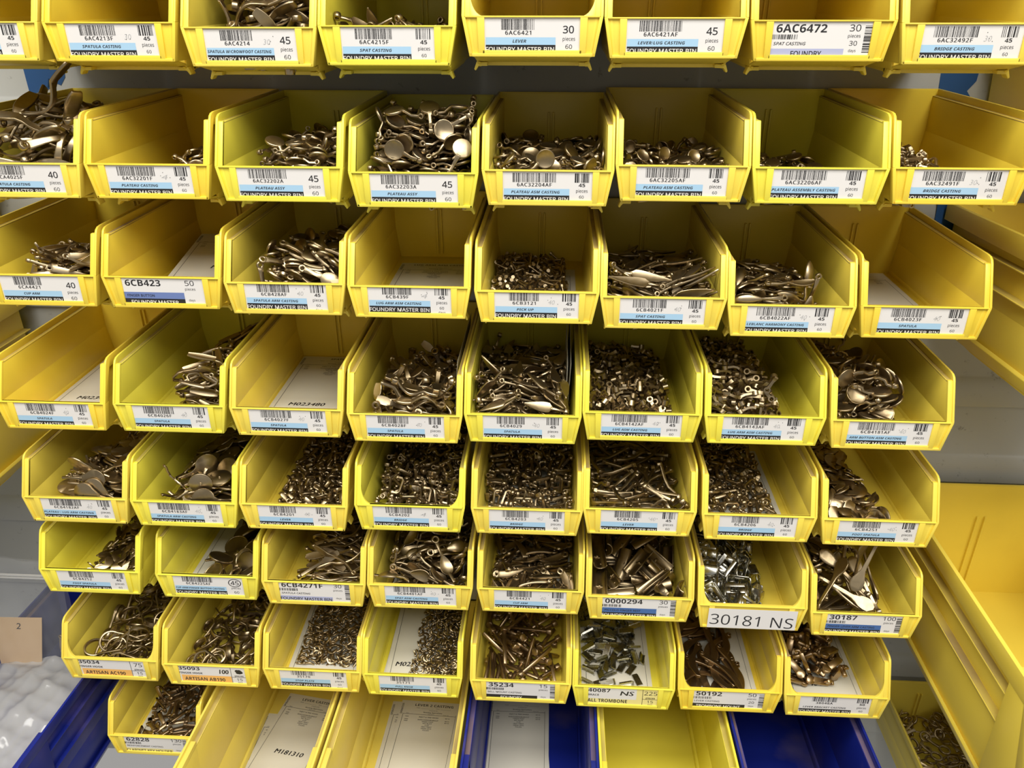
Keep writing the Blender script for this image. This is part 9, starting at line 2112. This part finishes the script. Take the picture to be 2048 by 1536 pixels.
21,166,7,36,71,62,47,88,11,68,69,39,39,47,9,5,0,42,72,121,10,67,4,38,63,78,10,36,0,5,33,86,11,7,69,70,
64,167,9,42,0,12,23,105,11,71,0,45,61,116,10,53,0,29,15,158,12,0,9,63,20,55,9,0,4,32,35,93,10,36,71,28,
46,172,7,36,71,31,19,69,7,36,71,49,34,160,9,0,4,40,51,148,8,0,0,7,35,147,10,67,4,21,52,136,11,36,66,48,
30,36,7,36,71,4,12,169,10,54,0,54,47,77,7,36,71,50,51,123,7,36,71,15,66,108,10,18,0,63,33,128,10,54,0,56,
37,110,9,40,70,10,64,68,7,36,71,47,62,94,7,36,71,40,64,142,7,36,71,48,39,147,7,36,71,12,46,108,10,54,0,6,
54,72,8,0,0,46,34,63,9,67,0,14,43,161,7,36,71,62,35,98,7,36,71,36,72,126,8,0,0,68,21,109,8,0,0,26,
36,115,7,36,71,8,41,62,8,0,0,50,43,127,9,0,4,36,21,91,9,40,71,48,39,84,7,36,71,55,47,97,8,0,0,16,
62,82,8,0,0,33,25,143,7,36,71,4,22,150,9,0,2,42,58,168,7,36,71,49,23,129,10,54,0,51,
),
(7, 7):(26,59,22,2,2,17,19,127,21,36,1,15,52,44,22,38,0,24,9,96,15,52,1,18,45,80,20,37,0,16,69,153,12,26,71,54,
17,151,10,67,0,19,45,133,20,1,2,29,64,52,18,39,71,20,8,43,20,20,2,54,41,49,18,38,0,27,38,121,20,35,1,7,
31,90,14,1,1,10,61,95,18,38,0,16,33,117,18,35,1,10,46,118,15,37,1,8,53,86,16,3,1,12,35,122,15,37,0,23,
35,137,12,1,0,18,26,36,22,1,5,9,47,46,16,1,1,23,27,143,9,0,0,21,37,50,7,0,0,13,38,54,9,71,0,18,
17,44,11,34,71,17,54,42,9,71,71,12,55,43,13,37,0,11,61,44,14,71,1,57,30,92,7,36,0,19,30,82,9,0,0,17,
53,95,15,69,0,51,21,48,10,70,0,22,39,126,10,1,1,13,35,140,7,0,0,23,60,88,8,36,0,21,64,85,10,0,0,20,
),
(7, 8):(50,43,15,65,69,37,63,55,25,32,1,43,12,65,19,67,5,17,14,82,28,22,4,47,16,105,33,7,68,12,23,57,21,42,6,63,
34,137,27,43,71,60,31,58,26,28,11,63,37,111,27,8,66,44,38,81,35,58,1,15,63,67,29,36,70,44,22,44,10,35,4,0,
59,98,29,19,68,31,70,47,20,48,14,31,11,179,19,32,61,41,22,168,16,30,65,69,73,111,23,36,8,54,20,158,21,53,71,7,
26,127,24,57,3,22,24,77,28,38,12,50,49,58,14,27,6,22,39,65,23,39,8,35,10,115,28,2,3,55,50,142,25,13,66,31,
43,161,23,39,70,22,58,130,28,1,66,40,54,112,27,33,6,49,41,181,22,61,56,49,20,144,19,37,5,7,71,144,17,63,67,19,
60,76,24,31,5,6,56,160,21,48,69,62,70,164,10,35,4,56,54,180,16,44,66,6,48,90,20,70,8,19,59,101,19,39,71,16,
32,171,14,57,1,28,23,83,18,28,1,30,13,99,11,37,3,55,27,63,10,52,71,45,32,99,24,46,71,71,63,59,16,14,4,69,
69,112,15,18,4,56,22,119,19,1,69,68,36,84,26,24,70,24,63,139,11,19,71,13,57,169,10,52,71,16,48,131,20,66,71,69,
21,139,10,18,71,63,73,79,16,57,2,17,30,55,10,18,71,36,61,102,10,20,71,59,51,143,10,38,4,46,22,91,12,0,0,56,
63,73,10,35,4,3,45,115,10,19,71,17,27,120,10,52,71,12,23,160,10,20,71,38,64,121,10,52,71,41,52,78,13,38,71,41,
48,105,17,20,0,6,34,91,10,18,71,53,
),
(8, 1):(30,173,11,36,70,63,90,124,15,47,1,55,90,173,12,16,3,54,46,182,13,32,68,0,26,61,18,54,71,28,79,139,19,40,0,38,
79,125,22,31,70,46,86,116,18,46,6,24,28,74,24,48,69,30,81,29,24,50,2,2,51,158,20,67,71,49,61,36,30,38,0,47,
58,64,27,1,0,20,81,145,23,36,0,10,58,113,24,37,0,37,33,26,23,36,69,64,81,162,23,39,4,1,16,124,17,14,0,18,
31,175,18,36,14,10,79,111,22,54,66,55,22,72,23,26,59,29,49,143,21,4,69,40,80,38,23,46,9,10,82,68,22,38,8,71,
90,50,18,41,9,53,28,24,15,64,4,30,25,49,15,3,4,25,48,112,22,6,1,13,35,87,19,55,3,35,63,114,21,38,0,24,
40,57,18,3,70,56,60,85,25,38,71,8,86,104,14,47,5,22,47,52,23,64,1,22,68,24,20,18,71,40,61,31,27,70,0,39,
40,72,18,71,68,2,80,50,20,41,3,53,61,59,24,69,70,48,57,68,24,0,71,47,89,75,13,41,5,54,80,153,20,66,0,70,
34,119,22,35,3,69,82,81,24,2,4,38,26,152,14,36,8,39,77,54,22,41,4,52,54,135,20,2,70,6,29,78,20,15,69,1,
26,166,10,22,2,29,68,147,15,68,70,62,71,163,21,54,1,8,73,117,21,3,69,19,68,56,23,40,0,50,32,128,21,35,2,36,
33,94,18,43,61,67,79,97,23,71,2,31,80,149,19,66,70,69,39,39,21,32,70,26,49,17,23,2,3,43,83,75,20,60,68,7,
53,140,17,69,71,71,21,95,14,21,68,51,72,94,23,32,5,35,34,78,15,20,2,41,87,168,17,71,71,55,87,29,7,36,1,54,
49,92,17,52,67,28,16,22,13,53,0,19,79,100,19,38,1,46,27,143,14,4,68,70,46,29,23,34,2,46,43,109,19,35,67,37,
32,83,18,12,66,71,78,17,14,65,67,34,65,100,16,19,5,63,79,153,9,31,0,2,43,103,16,4,71,30,27,157,7,36,1,0,
73,74,22,42,3,56,58,128,19,43,5,71,88,127,10,35,1,54,65,47,20,37,67,56,34,100,14,16,68,30,82,57,18,2,4,44,
76,62,18,8,70,46,18,70,13,71,1,18,18,101,12,16,3,17,52,109,19,32,71,50,43,172,9,54,0,47,48,58,18,71,0,56,
85,14,16,24,67,9,80,14,19,7,67,8,73,15,20,42,4,47,46,90,14,36,8,65,58,93,16,35,8,65,76,168,15,34,71,53,
23,118,16,1,1,54,38,72,13,1,1,42,40,27,17,44,71,62,36,143,12,18,4,53,63,27,20,36,1,5,62,22,16,36,70,38,
60,160,17,0,2,43,46,156,18,31,1,54,29,136,15,33,5,35,82,19,18,29,6,45,80,81,14,71,65,28,65,142,13,36,3,19,
67,81,20,30,70,19,30,127,14,9,5,32,28,49,10,38,3,7,29,73,9,3,1,42,66,20,9,54,0,9,63,167,11,36,2,58,
43,119,18,1,1,5,82,138,13,39,2,50,43,160,14,37,0,54,84,49,11,0,3,49,23,43,7,36,1,58,55,143,11,0,1,63,
),
(8, 2):(78,169,32,0,3,63,65,12,31,33,8,3,80,105,44,66,2,0,92,42,47,62,67,55,8,179,28,50,58,20,85,22,43,40,6,64,
35,110,45,1,0,26,57,167,32,40,70,30,56,51,42,40,71,6,31,30,49,38,68,49,51,123,40,1,0,28,83,134,41,2,68,41,
46,89,47,69,3,3,64,18,41,68,10,1,9,31,48,34,1,21,83,107,46,29,68,67,18,121,41,66,70,44,88,87,45,47,1,48,
56,30,46,38,64,51,30,57,48,34,71,38,18,140,39,40,70,4,8,36,31,47,3,17,15,52,44,38,2,23,54,101,41,3,0,42,
84,45,43,38,7,71,64,80,47,37,71,14,72,136,39,39,1,19,25,68,44,38,71,4,80,152,32,6,3,35,16,16,22,25,3,63,
89,172,29,32,69,58,10,51,36,56,9,58,19,96,41,7,2,67,77,32,42,39,68,4,30,172,26,33,7,26,79,10,28,7,14,44,
44,76,46,71,3,23,41,18,43,69,4,62,36,132,36,34,3,46,91,84,42,24,5,16,24,17,47,3,1,67,23,15,37,69,68,65,
42,12,29,65,71,68,21,176,26,58,68,6,60,63,40,33,69,36,83,65,40,6,0,7,69,129,35,38,67,56,19,156,25,57,1,63,
27,102,37,38,1,37,57,145,32,64,1,39,30,155,33,62,0,64,84,25,41,29,3,45,87,125,39,4,3,23,46,25,31,45,4,30,
54,152,29,32,70,44,64,22,32,36,9,6,10,118,31,34,65,51,37,87,40,0,3,13,16,77,38,8,2,63,76,90,41,39,1,3,
26,114,41,3,0,41,12,91,20,49,1,15,15,24,24,46,2,22,37,162,28,46,3,49,18,89,39,41,67,1,51,84,41,34,1,16,
54,159,26,32,0,50,82,77,37,34,68,45,66,36,36,43,2,57,47,29,41,2,70,60,72,37,37,10,4,57,10,74,39,70,70,21,
21,146,38,2,70,9,74,162,26,34,1,48,11,118,37,40,2,21,30,183,17,52,8,35,64,24,23,44,2,19,12,107,23,52,15,45,
14,144,13,0,2,51,24,86,36,71,2,27,73,109,37,40,5,23,28,27,43,35,71,55,14,38,18,69,0,19,83,52,42,8,4,11,
63,103,37,34,69,69,20,88,12,37,71,63,32,55,43,34,2,43,72,86,37,36,3,64,69,168,24,36,2,51,19,62,30,36,69,6,
),
}
def unpack(n):
    res = []
    for i in range(0, len(n), 6):
        x, y, z, a, b_, c = n[i:i + 6]
        e = Matrix.Rotation(math.radians(c * 5), 4, 'Z') @ Matrix.Rotation(math.radians(b_ * 5), 4, 'Y') @ Matrix.Rotation(math.radians(a * 5), 4, 'X')
        res.append(Matrix.Translation(Vector((x - 50, y, z - 10)) * MM) @ e)
    return res

SILVER = {(6, 7), (7, 6)}
WARMC = {(7, 5), (7, 7), (7, 8), (8, 1)}
CODE[(8, 2)] = ''
CAST_ME = {}
for k, packed in HEAPS.items():
    name, _, words = CAST[k]
    mat = M_SILVER if k in SILVER else (M_WARM if k in WARMC else M_CAST)
    me = cast_builder(k).mesh(name, [mat], BEVEL.get(k, 0.3), 1, 45)
    CAST_ME[k] = me
    mats = [BINM[k] @ m for m in unpack(packed)]
    where = ('in the bin marked ' + CODE[k]) if CODE[k] else 'in the low corner bin'
    lab = words + ' ' + where
    for m in mats[:300]:
        o = link(name, me, mat=m)
        tag(o, lab, 'metal casting', 'castings ' + where)
    rest = mats[300:]
    if rest:
        bm = bmesh.new()
        for m in rest:
            n0 = len(bm.verts); bm.from_mesh(me); bm.verts.ensure_lookup_table()
            bmesh.ops.transform(bm, matrix=m, verts=bm.verts[n0:])
        big_me = bpy.data.meshes.new(name + '_heap'); bm.to_mesh(big_me); bm.free()
        for f in big_me.polygons: f.use_smooth = True
        big_me.set_sharp_from_angle(angle=math.radians(45))
        big_me.materials.append(mat)
        o = link('buried_' + name + '_heap', big_me)
        tag(o, 'rest of the heap of ' + words.replace('tiny ', 'tiny ') + ' pieces ' + where if len(words.split()) < 6 else 'lower layer of the heap ' + where, 'metal castings', kind='stuff')
# a few castings lying on top of their heaps, placed one by one: across, deep, up (mm), turns (degrees)
EXTRA = {
 (2, 1): [(26, 30, 40, 58, 8, 66), (-30, 28, 38, 20, 10, 170)],
 (3, 2): [(20, 108, 21, 8, 0, 20)],
 (6, 4): [(-38, 8, 32, 10, 8, 176)],
 (7, 1): [(-14, 22, 24, 100, 10, 20)],
 (7, 5): [(-34, 120, 36, 0, 52, 80)],
}
# and some leaning so that their flat faces catch the lamps: the face's direction, then the spin
LEANING = {
 (2, 1): [(27, 30, 44, .30, -.66, .60, 96)],
 (2, 5): [(-6, 40, 24, .1, -.62, .72, 150)],
 (4, 5): [(22, 22, 26, .05, -.60, .74, 100), (-12, 24, 25, .12, -.60, .74, 80)],
 (4, 8): [(-8, 24, 22, -.14, -.62, .72, 170)],
 (5, 1): [(20, 34, 27, .22, -.60, .70, 70)],
 (5, 2): [(4, 26, 28, .22, -.60, .70, 82)],
 (6, 3): [(8, 60, 36, .1, -.5, .8, 200)],
}
for k, rows in LEANING.items():
    name, _, words = CAST[k]
    for x, y, z, nx, ny, nz, c in rows:
        e = Vector((0, 0, 1)).rotation_difference(Vector((nx, ny, nz))).to_matrix().to_4x4() @ Matrix.Rotation(math.radians(c), 4, 'Z')
        o = link(name, CAST_ME[k], mat=BINM[k] @ Matrix.Translation(Vector((x, y, z)) * MM) @ e)
        tag(o, words + ' in the bin marked ' + CODE[k], 'metal casting', 'castings in the bin marked ' + CODE[k])
for k, rows in EXTRA.items():
    name, _, words = CAST[k]
    for x, y, z, a, b_, c in rows:
        e = Matrix.Rotation(math.radians(c), 4, 'Z') @ Matrix.Rotation(math.radians(b_), 4, 'Y') @ Matrix.Rotation(math.radians(a), 4, 'X')
        o = link(name, CAST_ME[k], mat=BINM[k] @ Matrix.Translation(Vector((x, y, z)) * MM) @ e)
        tag(o, words + ' in the bin marked ' + CODE[k], 'metal casting', 'castings in the bin marked ' + CODE[k])
# ------------------------------------------------------------------ process cards lying in the bins
STEPS = ['INJECT & TREE WAXES', 'INVEST/DEWAX/BURNOUT', 'FINISH POST', 'WET BLAST', 'CLIP', 'HEAT TREAT', 'GRIND GATE', 'POLISH']
def process_card(w, h, title, hand='', hand_u=0.0, hand_v=14.0, faint=1.0, bottom=True):
    """printed shop card, v runs from its front edge to its back edge"""
    c = Card(); c.sheet(-w / 2, w / 2, 0, h, 'card', .3)
    x0 = -w / 2 + 5; x1 = w / 2 - 5
    c.rect(x0, x0 + .5, 3, h - 22, 'grey', .06)
    c.rect(x1 - .4, x1, 3, h - 20, 'grey', .06)
    c.rect(x0, x1, h - 22.4, h - 21.9, 'grey', .06)
    if title: c.text(title, 4, h - 8.6, 3.9, width=min(58, len(title) * 3.3), m='grey', st='bold')
    c.text('Date', -16, h - 12.2, 1.5, m='grey'); c.rect(-12, 4, h - 12.4, h - 12.2, 'grey', .06)
    c.text('Time', 9, h - 12.2, 1.5, m='grey'); c.rect(13, 26, h - 12.4, h - 12.2, 'grey', .06)
    c.text('Created On', 4, h - 15.6, 1.5, m='grey')
    c.text('Routing Operations', 4, h - 19.2, 1.8, m='grey', st='bold')
    c.text('Operation', 2, h - 21.4, 1.3, m='grey'); c.text('Time Std', 21, h - 21.4, 1.3, m='grey'); c.text('Oper', x0 + 6, h - 21.4, 1.3, m='grey')
    c.text('OPERATION', x0 - 1.2, h - 14, 2.6, width=17, m='grey', st='bold', rot=math.pi / 2)
    v = h - 27
    for i, sline in enumerate(STEPS):
        c.text(sline, 0, v, 1.7, width=len(sline) * 1.32, m='grey', bold=.02)
        if i < 3:
            c.text('1000' if i < 1 else '2000', x0 + 6, v, 1.5, m='grey', st='bold'); c.text('40110', 24, v, 1.5, m='grey', st='bold')
        v -= 4.4 if i == 0 else 2.7
    if hand:
        for e in (0, .25, .5): c.text(hand, hand_u + e, hand_v + e * .6, 6.4, width=len(hand) * 5.2, shear=.15, st=None, d=.1 + e * .05)
    return c
GC = 'shop process cards in the bins'
def lay(key, cx, y0, z, w, h, title, label, hand='', yaw=0.0, pitch=0.0, roll=0.0, hu=0.0, hv=14.0, M=None):
    cd = process_card(w, h, title, hand, hu, hv); me = cd.mesh('process_card')
    T = (M or BINM[key]) @ Matrix.Translation(Vector((cx, y0, z)) * MM) @ Matrix.Rotation(math.radians(yaw), 4, 'Z') @ Matrix.Rotation(math.radians(roll), 4, 'Y') @ Matrix.Rotation(math.radians(pitch), 4, 'X')
    o = link('process_card', me, mat=T)
    link('card_print', cd.mesh('card_print', None, 1), o)
    tag(o, label, 'card', GC)
FL = -3.6
lay((3, 2), 12, 52, 8, 70, 110, '', 'tilted card propped on castings in the bin marked 6CB423', 'M0746', 4, 7, 0, hu=12, hv=26)
lay((3, 4), 2, 28, FL, 78, 136, 'LUG ARM ASM CASTING', 'printed card lying flat in the bin marked 6CB439F')
lay((3, 5), 2, 26, FL, 66, 132, '', 'card half buried under pins in the bin marked 6CB3121')
lay((3, 8), -3, 48, FL, 78, 136, '', 'pale card with few printed marks in the bin marked 6CB4023F')
lay((4, 1), -1, 56, FL, 80, 128, 'SPATULA', 'card with handwriting at its near edge in the bin marked 6CB4024F', 'M023479', hu=-2, hv=12)
lay((4, 3), -1, 52, FL, 80, 133, 'SPATULA', 'spatula card handwritten M023480 in the bin marked 6CB4027F', 'M023480', hu=-4, hv=15)
lay((5, 5), -4, 30, FL, 74, 140, '', 'card under the castings in the bin marked 6CB4203')
lay((5, 6), -2, 30, FL, 76, 140, '', 'card under the castings in the bin marked 6CB4205')
lay((5, 7), -2, 30, FL, 76, 140, '', 'bare card showing through the castings in the bin marked 6CB4206')
lay((6, 2), 1, 30, FL, 76, 140, '', 'card under the buttons in the bin marked 6CB4225AF')
lay((6, 4), 0, 30, FL, 76, 140, '', 'card under the castings in the bin marked 6CB4401AF')
lay((6, 5), 1, 30, FL, 78, 140, '', 'card under the castings in the bin marked 6CB4421')
lay((7, 3), 2, 14, FL, 76, 150, '', 'upper loose card under crescents in the bin marked 35170', 'M7462', hu=8, hv=24, yaw=-2)
lay((7, 3), 0, 18, FL + 0.6, 77, 148, '', 'second loose card under crescents in the bin marked 35170', yaw=1.5)
for i, (dx, yw) in enumerate(((0, -1.0), (1.5, 0.2), (3.0, 1.0))):
    lay((7, 4), dx - 1, 16, FL + i * 1.2, 76, 150, '', ['lowest', 'middle', 'topmost'][i] + ' of the three stacked cards in the bin marked 35171', 'M0218' if i == 2 else '', hu=-16, hv=26, yaw=yw)
lay((7, 6), -3, 22, FL, 76, 140, '', 'pale card under silvery braces in the bin marked 40087')
lay((7, 7), 0, 22, FL, 76, 140, '', 'pale card under wavy levers in the bin marked 50192')
lay((7, 8), 4, 14, FL, 76, 140, '', 'pale handwritten card under brackets in the bin marked 38048A', 'M0431', hu=-14, hv=30)
lay((8, 1), -1, 20, FL, 77, 140, '', 'pale card under flat bars in the bin marked 62828')
lay(None, -21, 124, -1.2, 76, 136, 'LEVER CASTING', 'card handwritten M181310 in the deep yellow bin', 'M181310', hu=4, hv=44, yaw=-9, M=DEEP['A'])
lay(None, -26, 92, -1.7, 76, 136, '', 'printed card underneath the M181310 card', yaw=-3, M=DEEP['A'])
lay(None, 4, 122, -1.2, 78, 138, 'LEVER 2 CASTING', 'card headed lever 2 casting in the deep yellow bin', yaw=-2, M=DEEP['B'])
lay(None, -6, 120, -1.7, 78, 138, '', 'card peeping out beneath the lever 2 casting card', yaw=-1.2, M=DEEP['B'])
lay(None, -18, 134, -1.2, 76, 138, '', 'printed card lying in the deep blue bin', yaw=.6, M=DEEP['C'])
lay(None, -12, 76, -1.7, 78, 136, '', 'card underneath the printed card in the deep blue bin', yaw=4, M=DEEP['C'])
# cards standing on edge against a side wall
def stand(key, x, y0, label, lean, n_w=62, h=125):
    cd = process_card(n_w, h, ''); me = cd.mesh('process_card')
    # sheet's u axis goes up, its v axis into the bin
    T = BINM[key] @ Matrix.Translation(Vector((x, y0, 29)) * MM) @ Matrix.Rotation(math.radians(lean), 4, 'Y') @ Matrix(((0, 0, -1, 0), (0, 1, 0, 0), (1, 0, 0, 0), (0, 0, 0, 1)))
    o = link('process_card', me, mat=T); link('card_print', cd.mesh('card_print', None, 1), o); tag(o, label, 'card', GC)
stand((4, 4), 41.0, 48, 'white card standing on edge in the bin marked 6CB4028F', 4)
stand((4, 5), 38.5, 40, 'front one of two cards standing on edge in the bin marked 6CB4029', 1.5)
stand((4, 5), 41.0, 44, 'rear one of two cards standing on edge in the bin marked 6CB4029', 2.5)

stand((6, 8), -40.0, 60, 'white card standing against the wall of the bin marked 30187', -4, 46, 110)

# ------------------------------------------------------------------ painter's tape on the panel
M_TAPE = principled('blue painter tape', (0.012, 0.075, 0.24), 0.65)
def tape(pts, y, label, fold=None):
    b = MB(); b.prism(pts, 'y', y, y - .35)
    if fold: b.add([(fold[0], y - .4, fold[1]), (fold[2], y - .5, fold[3]), (fold[4], y - 5, fold[5])], [[0, 1, 2]])
    tag(link('tape_strip', b.mesh('tape_strip', [M_TAPE], 0, 1, 0)), label, 'tape', "strips of blue tape")
tape([(-549, -2), (-505, -1), (-506, -16), (-512, -24), (-519, -21), (-526, -28), (-547, -33)], PANEL_Y - .05, 'torn blue tape on the panel near the 6CA4025F bin', (-527, -27, -518, -22, -521, -17))
tape([(365, 4), (402, 4), (400, -16), (393, -25), (397, -30), (385, -33), (366, -33)], PANEL_Y - .05, 'blue tape on the panel below the 6AC32492F bin')
tape([(384, -112), (412, -112), (411, -160), (384, -160)], PANEL_Y - 6.2, 'blue tape on the panel beside the 6CB4023F bin')

# ------------------------------------------------------------------ clear bag standing in the left blue bin
def film(name, alpha, tint, rough):
    m = bpy.data.materials.new(name); m.use_nodes = True; nt = m.node_tree; nt.nodes.clear(); L = nt.links.new
    out = nt.nodes.new('ShaderNodeOutputMaterial'); mx = nt.nodes.new('ShaderNodeMixShader'); tr = nt.nodes.new('ShaderNodeBsdfTransparent')
    pb = nt.nodes.new('ShaderNodeBsdfPrincipled'); pb.inputs['Base Color'].default_value = (*tint, 1); pb.inputs['Roughness'].default_value = rough
    pb.inputs['Specular IOR Level'].default_value = 0.9
    mx.inputs[0].default_value = alpha
    L(tr.outputs[0], mx.inputs[1]); L(pb.outputs[0], mx.inputs[2]); L(mx.outputs[0], out.inputs['Surface'])
    return m
M_FILM = film('clear polythene', 0.10, (0.60, 0.62, 0.68), 0.10)
M_FILM2 = film('folded polythene', 0.5, (0.68, 0.68, 0.68), 0.14)
def wob(u, v, s):
    a = math.sin(u * 3.1 + s) * math.cos(v * 2.6 + 1.7 * s)
    for k, (p, q, w) in enumerate(((7, 3, .5), (-4, 9, .45), (12, 5, .28), (3, -14, .25), (17, -9, .15))):
        a += w * (1 - 2 * abs(math.sin(u * p + v * q + s * (k + 1) + .6 * math.sin(3 * v + k))))
    return a
def sheet_grid(nu, nv, fn):
    vs = [fn(i / nu, j / nv) for j in range(nv + 1) for i in range(nu + 1)]
    fs = [[j * (nu + 1) + i, j * (nu + 1) + i + 1, (j + 1) * (nu + 1) + i + 1, (j + 1) * (nu + 1) + i] for j in range(nv) for i in range(nu)]
    return vs, fs
def grid_obj(name, fn, mat, parent, nu=46, nv=46):
    b = MB(); vs, fs = sheet_grid(nu, nv, fn); b.add(vs, fs)
    me = bpy.data.meshes.new(name)
    me.from_pydata([(x * MM, y * MM, z * MM) for x, y, z in b.v], [], b.f); me.materials.append(mat)
    for p in me.polygons: p.use_smooth = True
    return link(name, me, parent)
bag = bpy.data.objects.new('plastic_bag', None); COL.objects.link(bag)
tag(bag, 'crumpled clear plastic bag standing in the blue bin', 'bag')
def front_sheet(u, v):          # v: 0 bottom .. 1 top
    return (-652 + 110 * u - 2 * v, 58 + 10 * v - 9 * math.sin(math.pi * u) * (1 - v) + 1.5 * wob(u * 1.6, v * 1.4, .4), -668 + 154 * v + 2.5 * math.sin(u * 6))
def back_sheet(u, v):
    return (-652 + 110 * u - 2 * v, 76 - 4 * v + 1.5 * wob(u * 1.4, v, 2.2), -668 + 154 * v + 2.5 * math.sin(u * 6))
grid_obj('bag_front', front_sheet, M_FILM, bag); grid_obj('bag_back', back_sheet, M_FILM, bag)
def fold_sheet(u, v):           # the slack lower part, folded towards the front of the bin
    return (-653 + 130 * u * (1 - .04 * v), 74 - 150 * v, -662 + 7 * math.sin(math.pi * u) - 20 * v * v + 3.2 * wob(u * 1.3, v * 1.7, 1.1))
grid_obj('bag_fold', fold_sheet, M_FILM2, bag, 60, 60)
b = MB(); b.box(-651, -544, 58.5, 60.5, -529.6, -528); b.box(-651, -544, 58.5, 60.5, -533, -531.6)
link('zip_seal', b.mesh('zip_seal', [M_FILM2], 0, 1, 0), bag)
M_KRAFT = principled('kraft card', (0.60, 0.42, 0.24), 0.7)
b = MB(); b.prism([(-646, -664), (-596, -664), (-581, -595), (-646, -597)], 'y', 70, 70.6); kc = link('kraft_card', b.mesh('kraft_card', [M_KRAFT], 0, 1, 0))
tag(kc, 'brown card tucked inside the clear plastic bag', 'card')
c = Card(); c.text('2', 0, 0, 9, bold=.0, shear=.3, st=None)
pm = c.mesh('written_number', Matrix.Translation(Vector((-612, 69.9, -612)) * MM) @ Matrix.Rotation(math.pi / 2, 4, 'X'), 1)
link('written_number', pm, kc)
o = link('bagged_casting', CAST_ME[(2, 1)], mat=Matrix.Translation(Vector((-560, 66.5, -640)) * MM) @ Matrix.Rotation(math.radians(80), 4, 'Y') @ Matrix.Rotation(math.radians(90), 4, 'X') @ Matrix.Scale(.62, 4))
tag(o, 'grey metal piece seen through the clear plastic bag', 'metal casting')
bpy.data.scenes.remove(LETTERING)
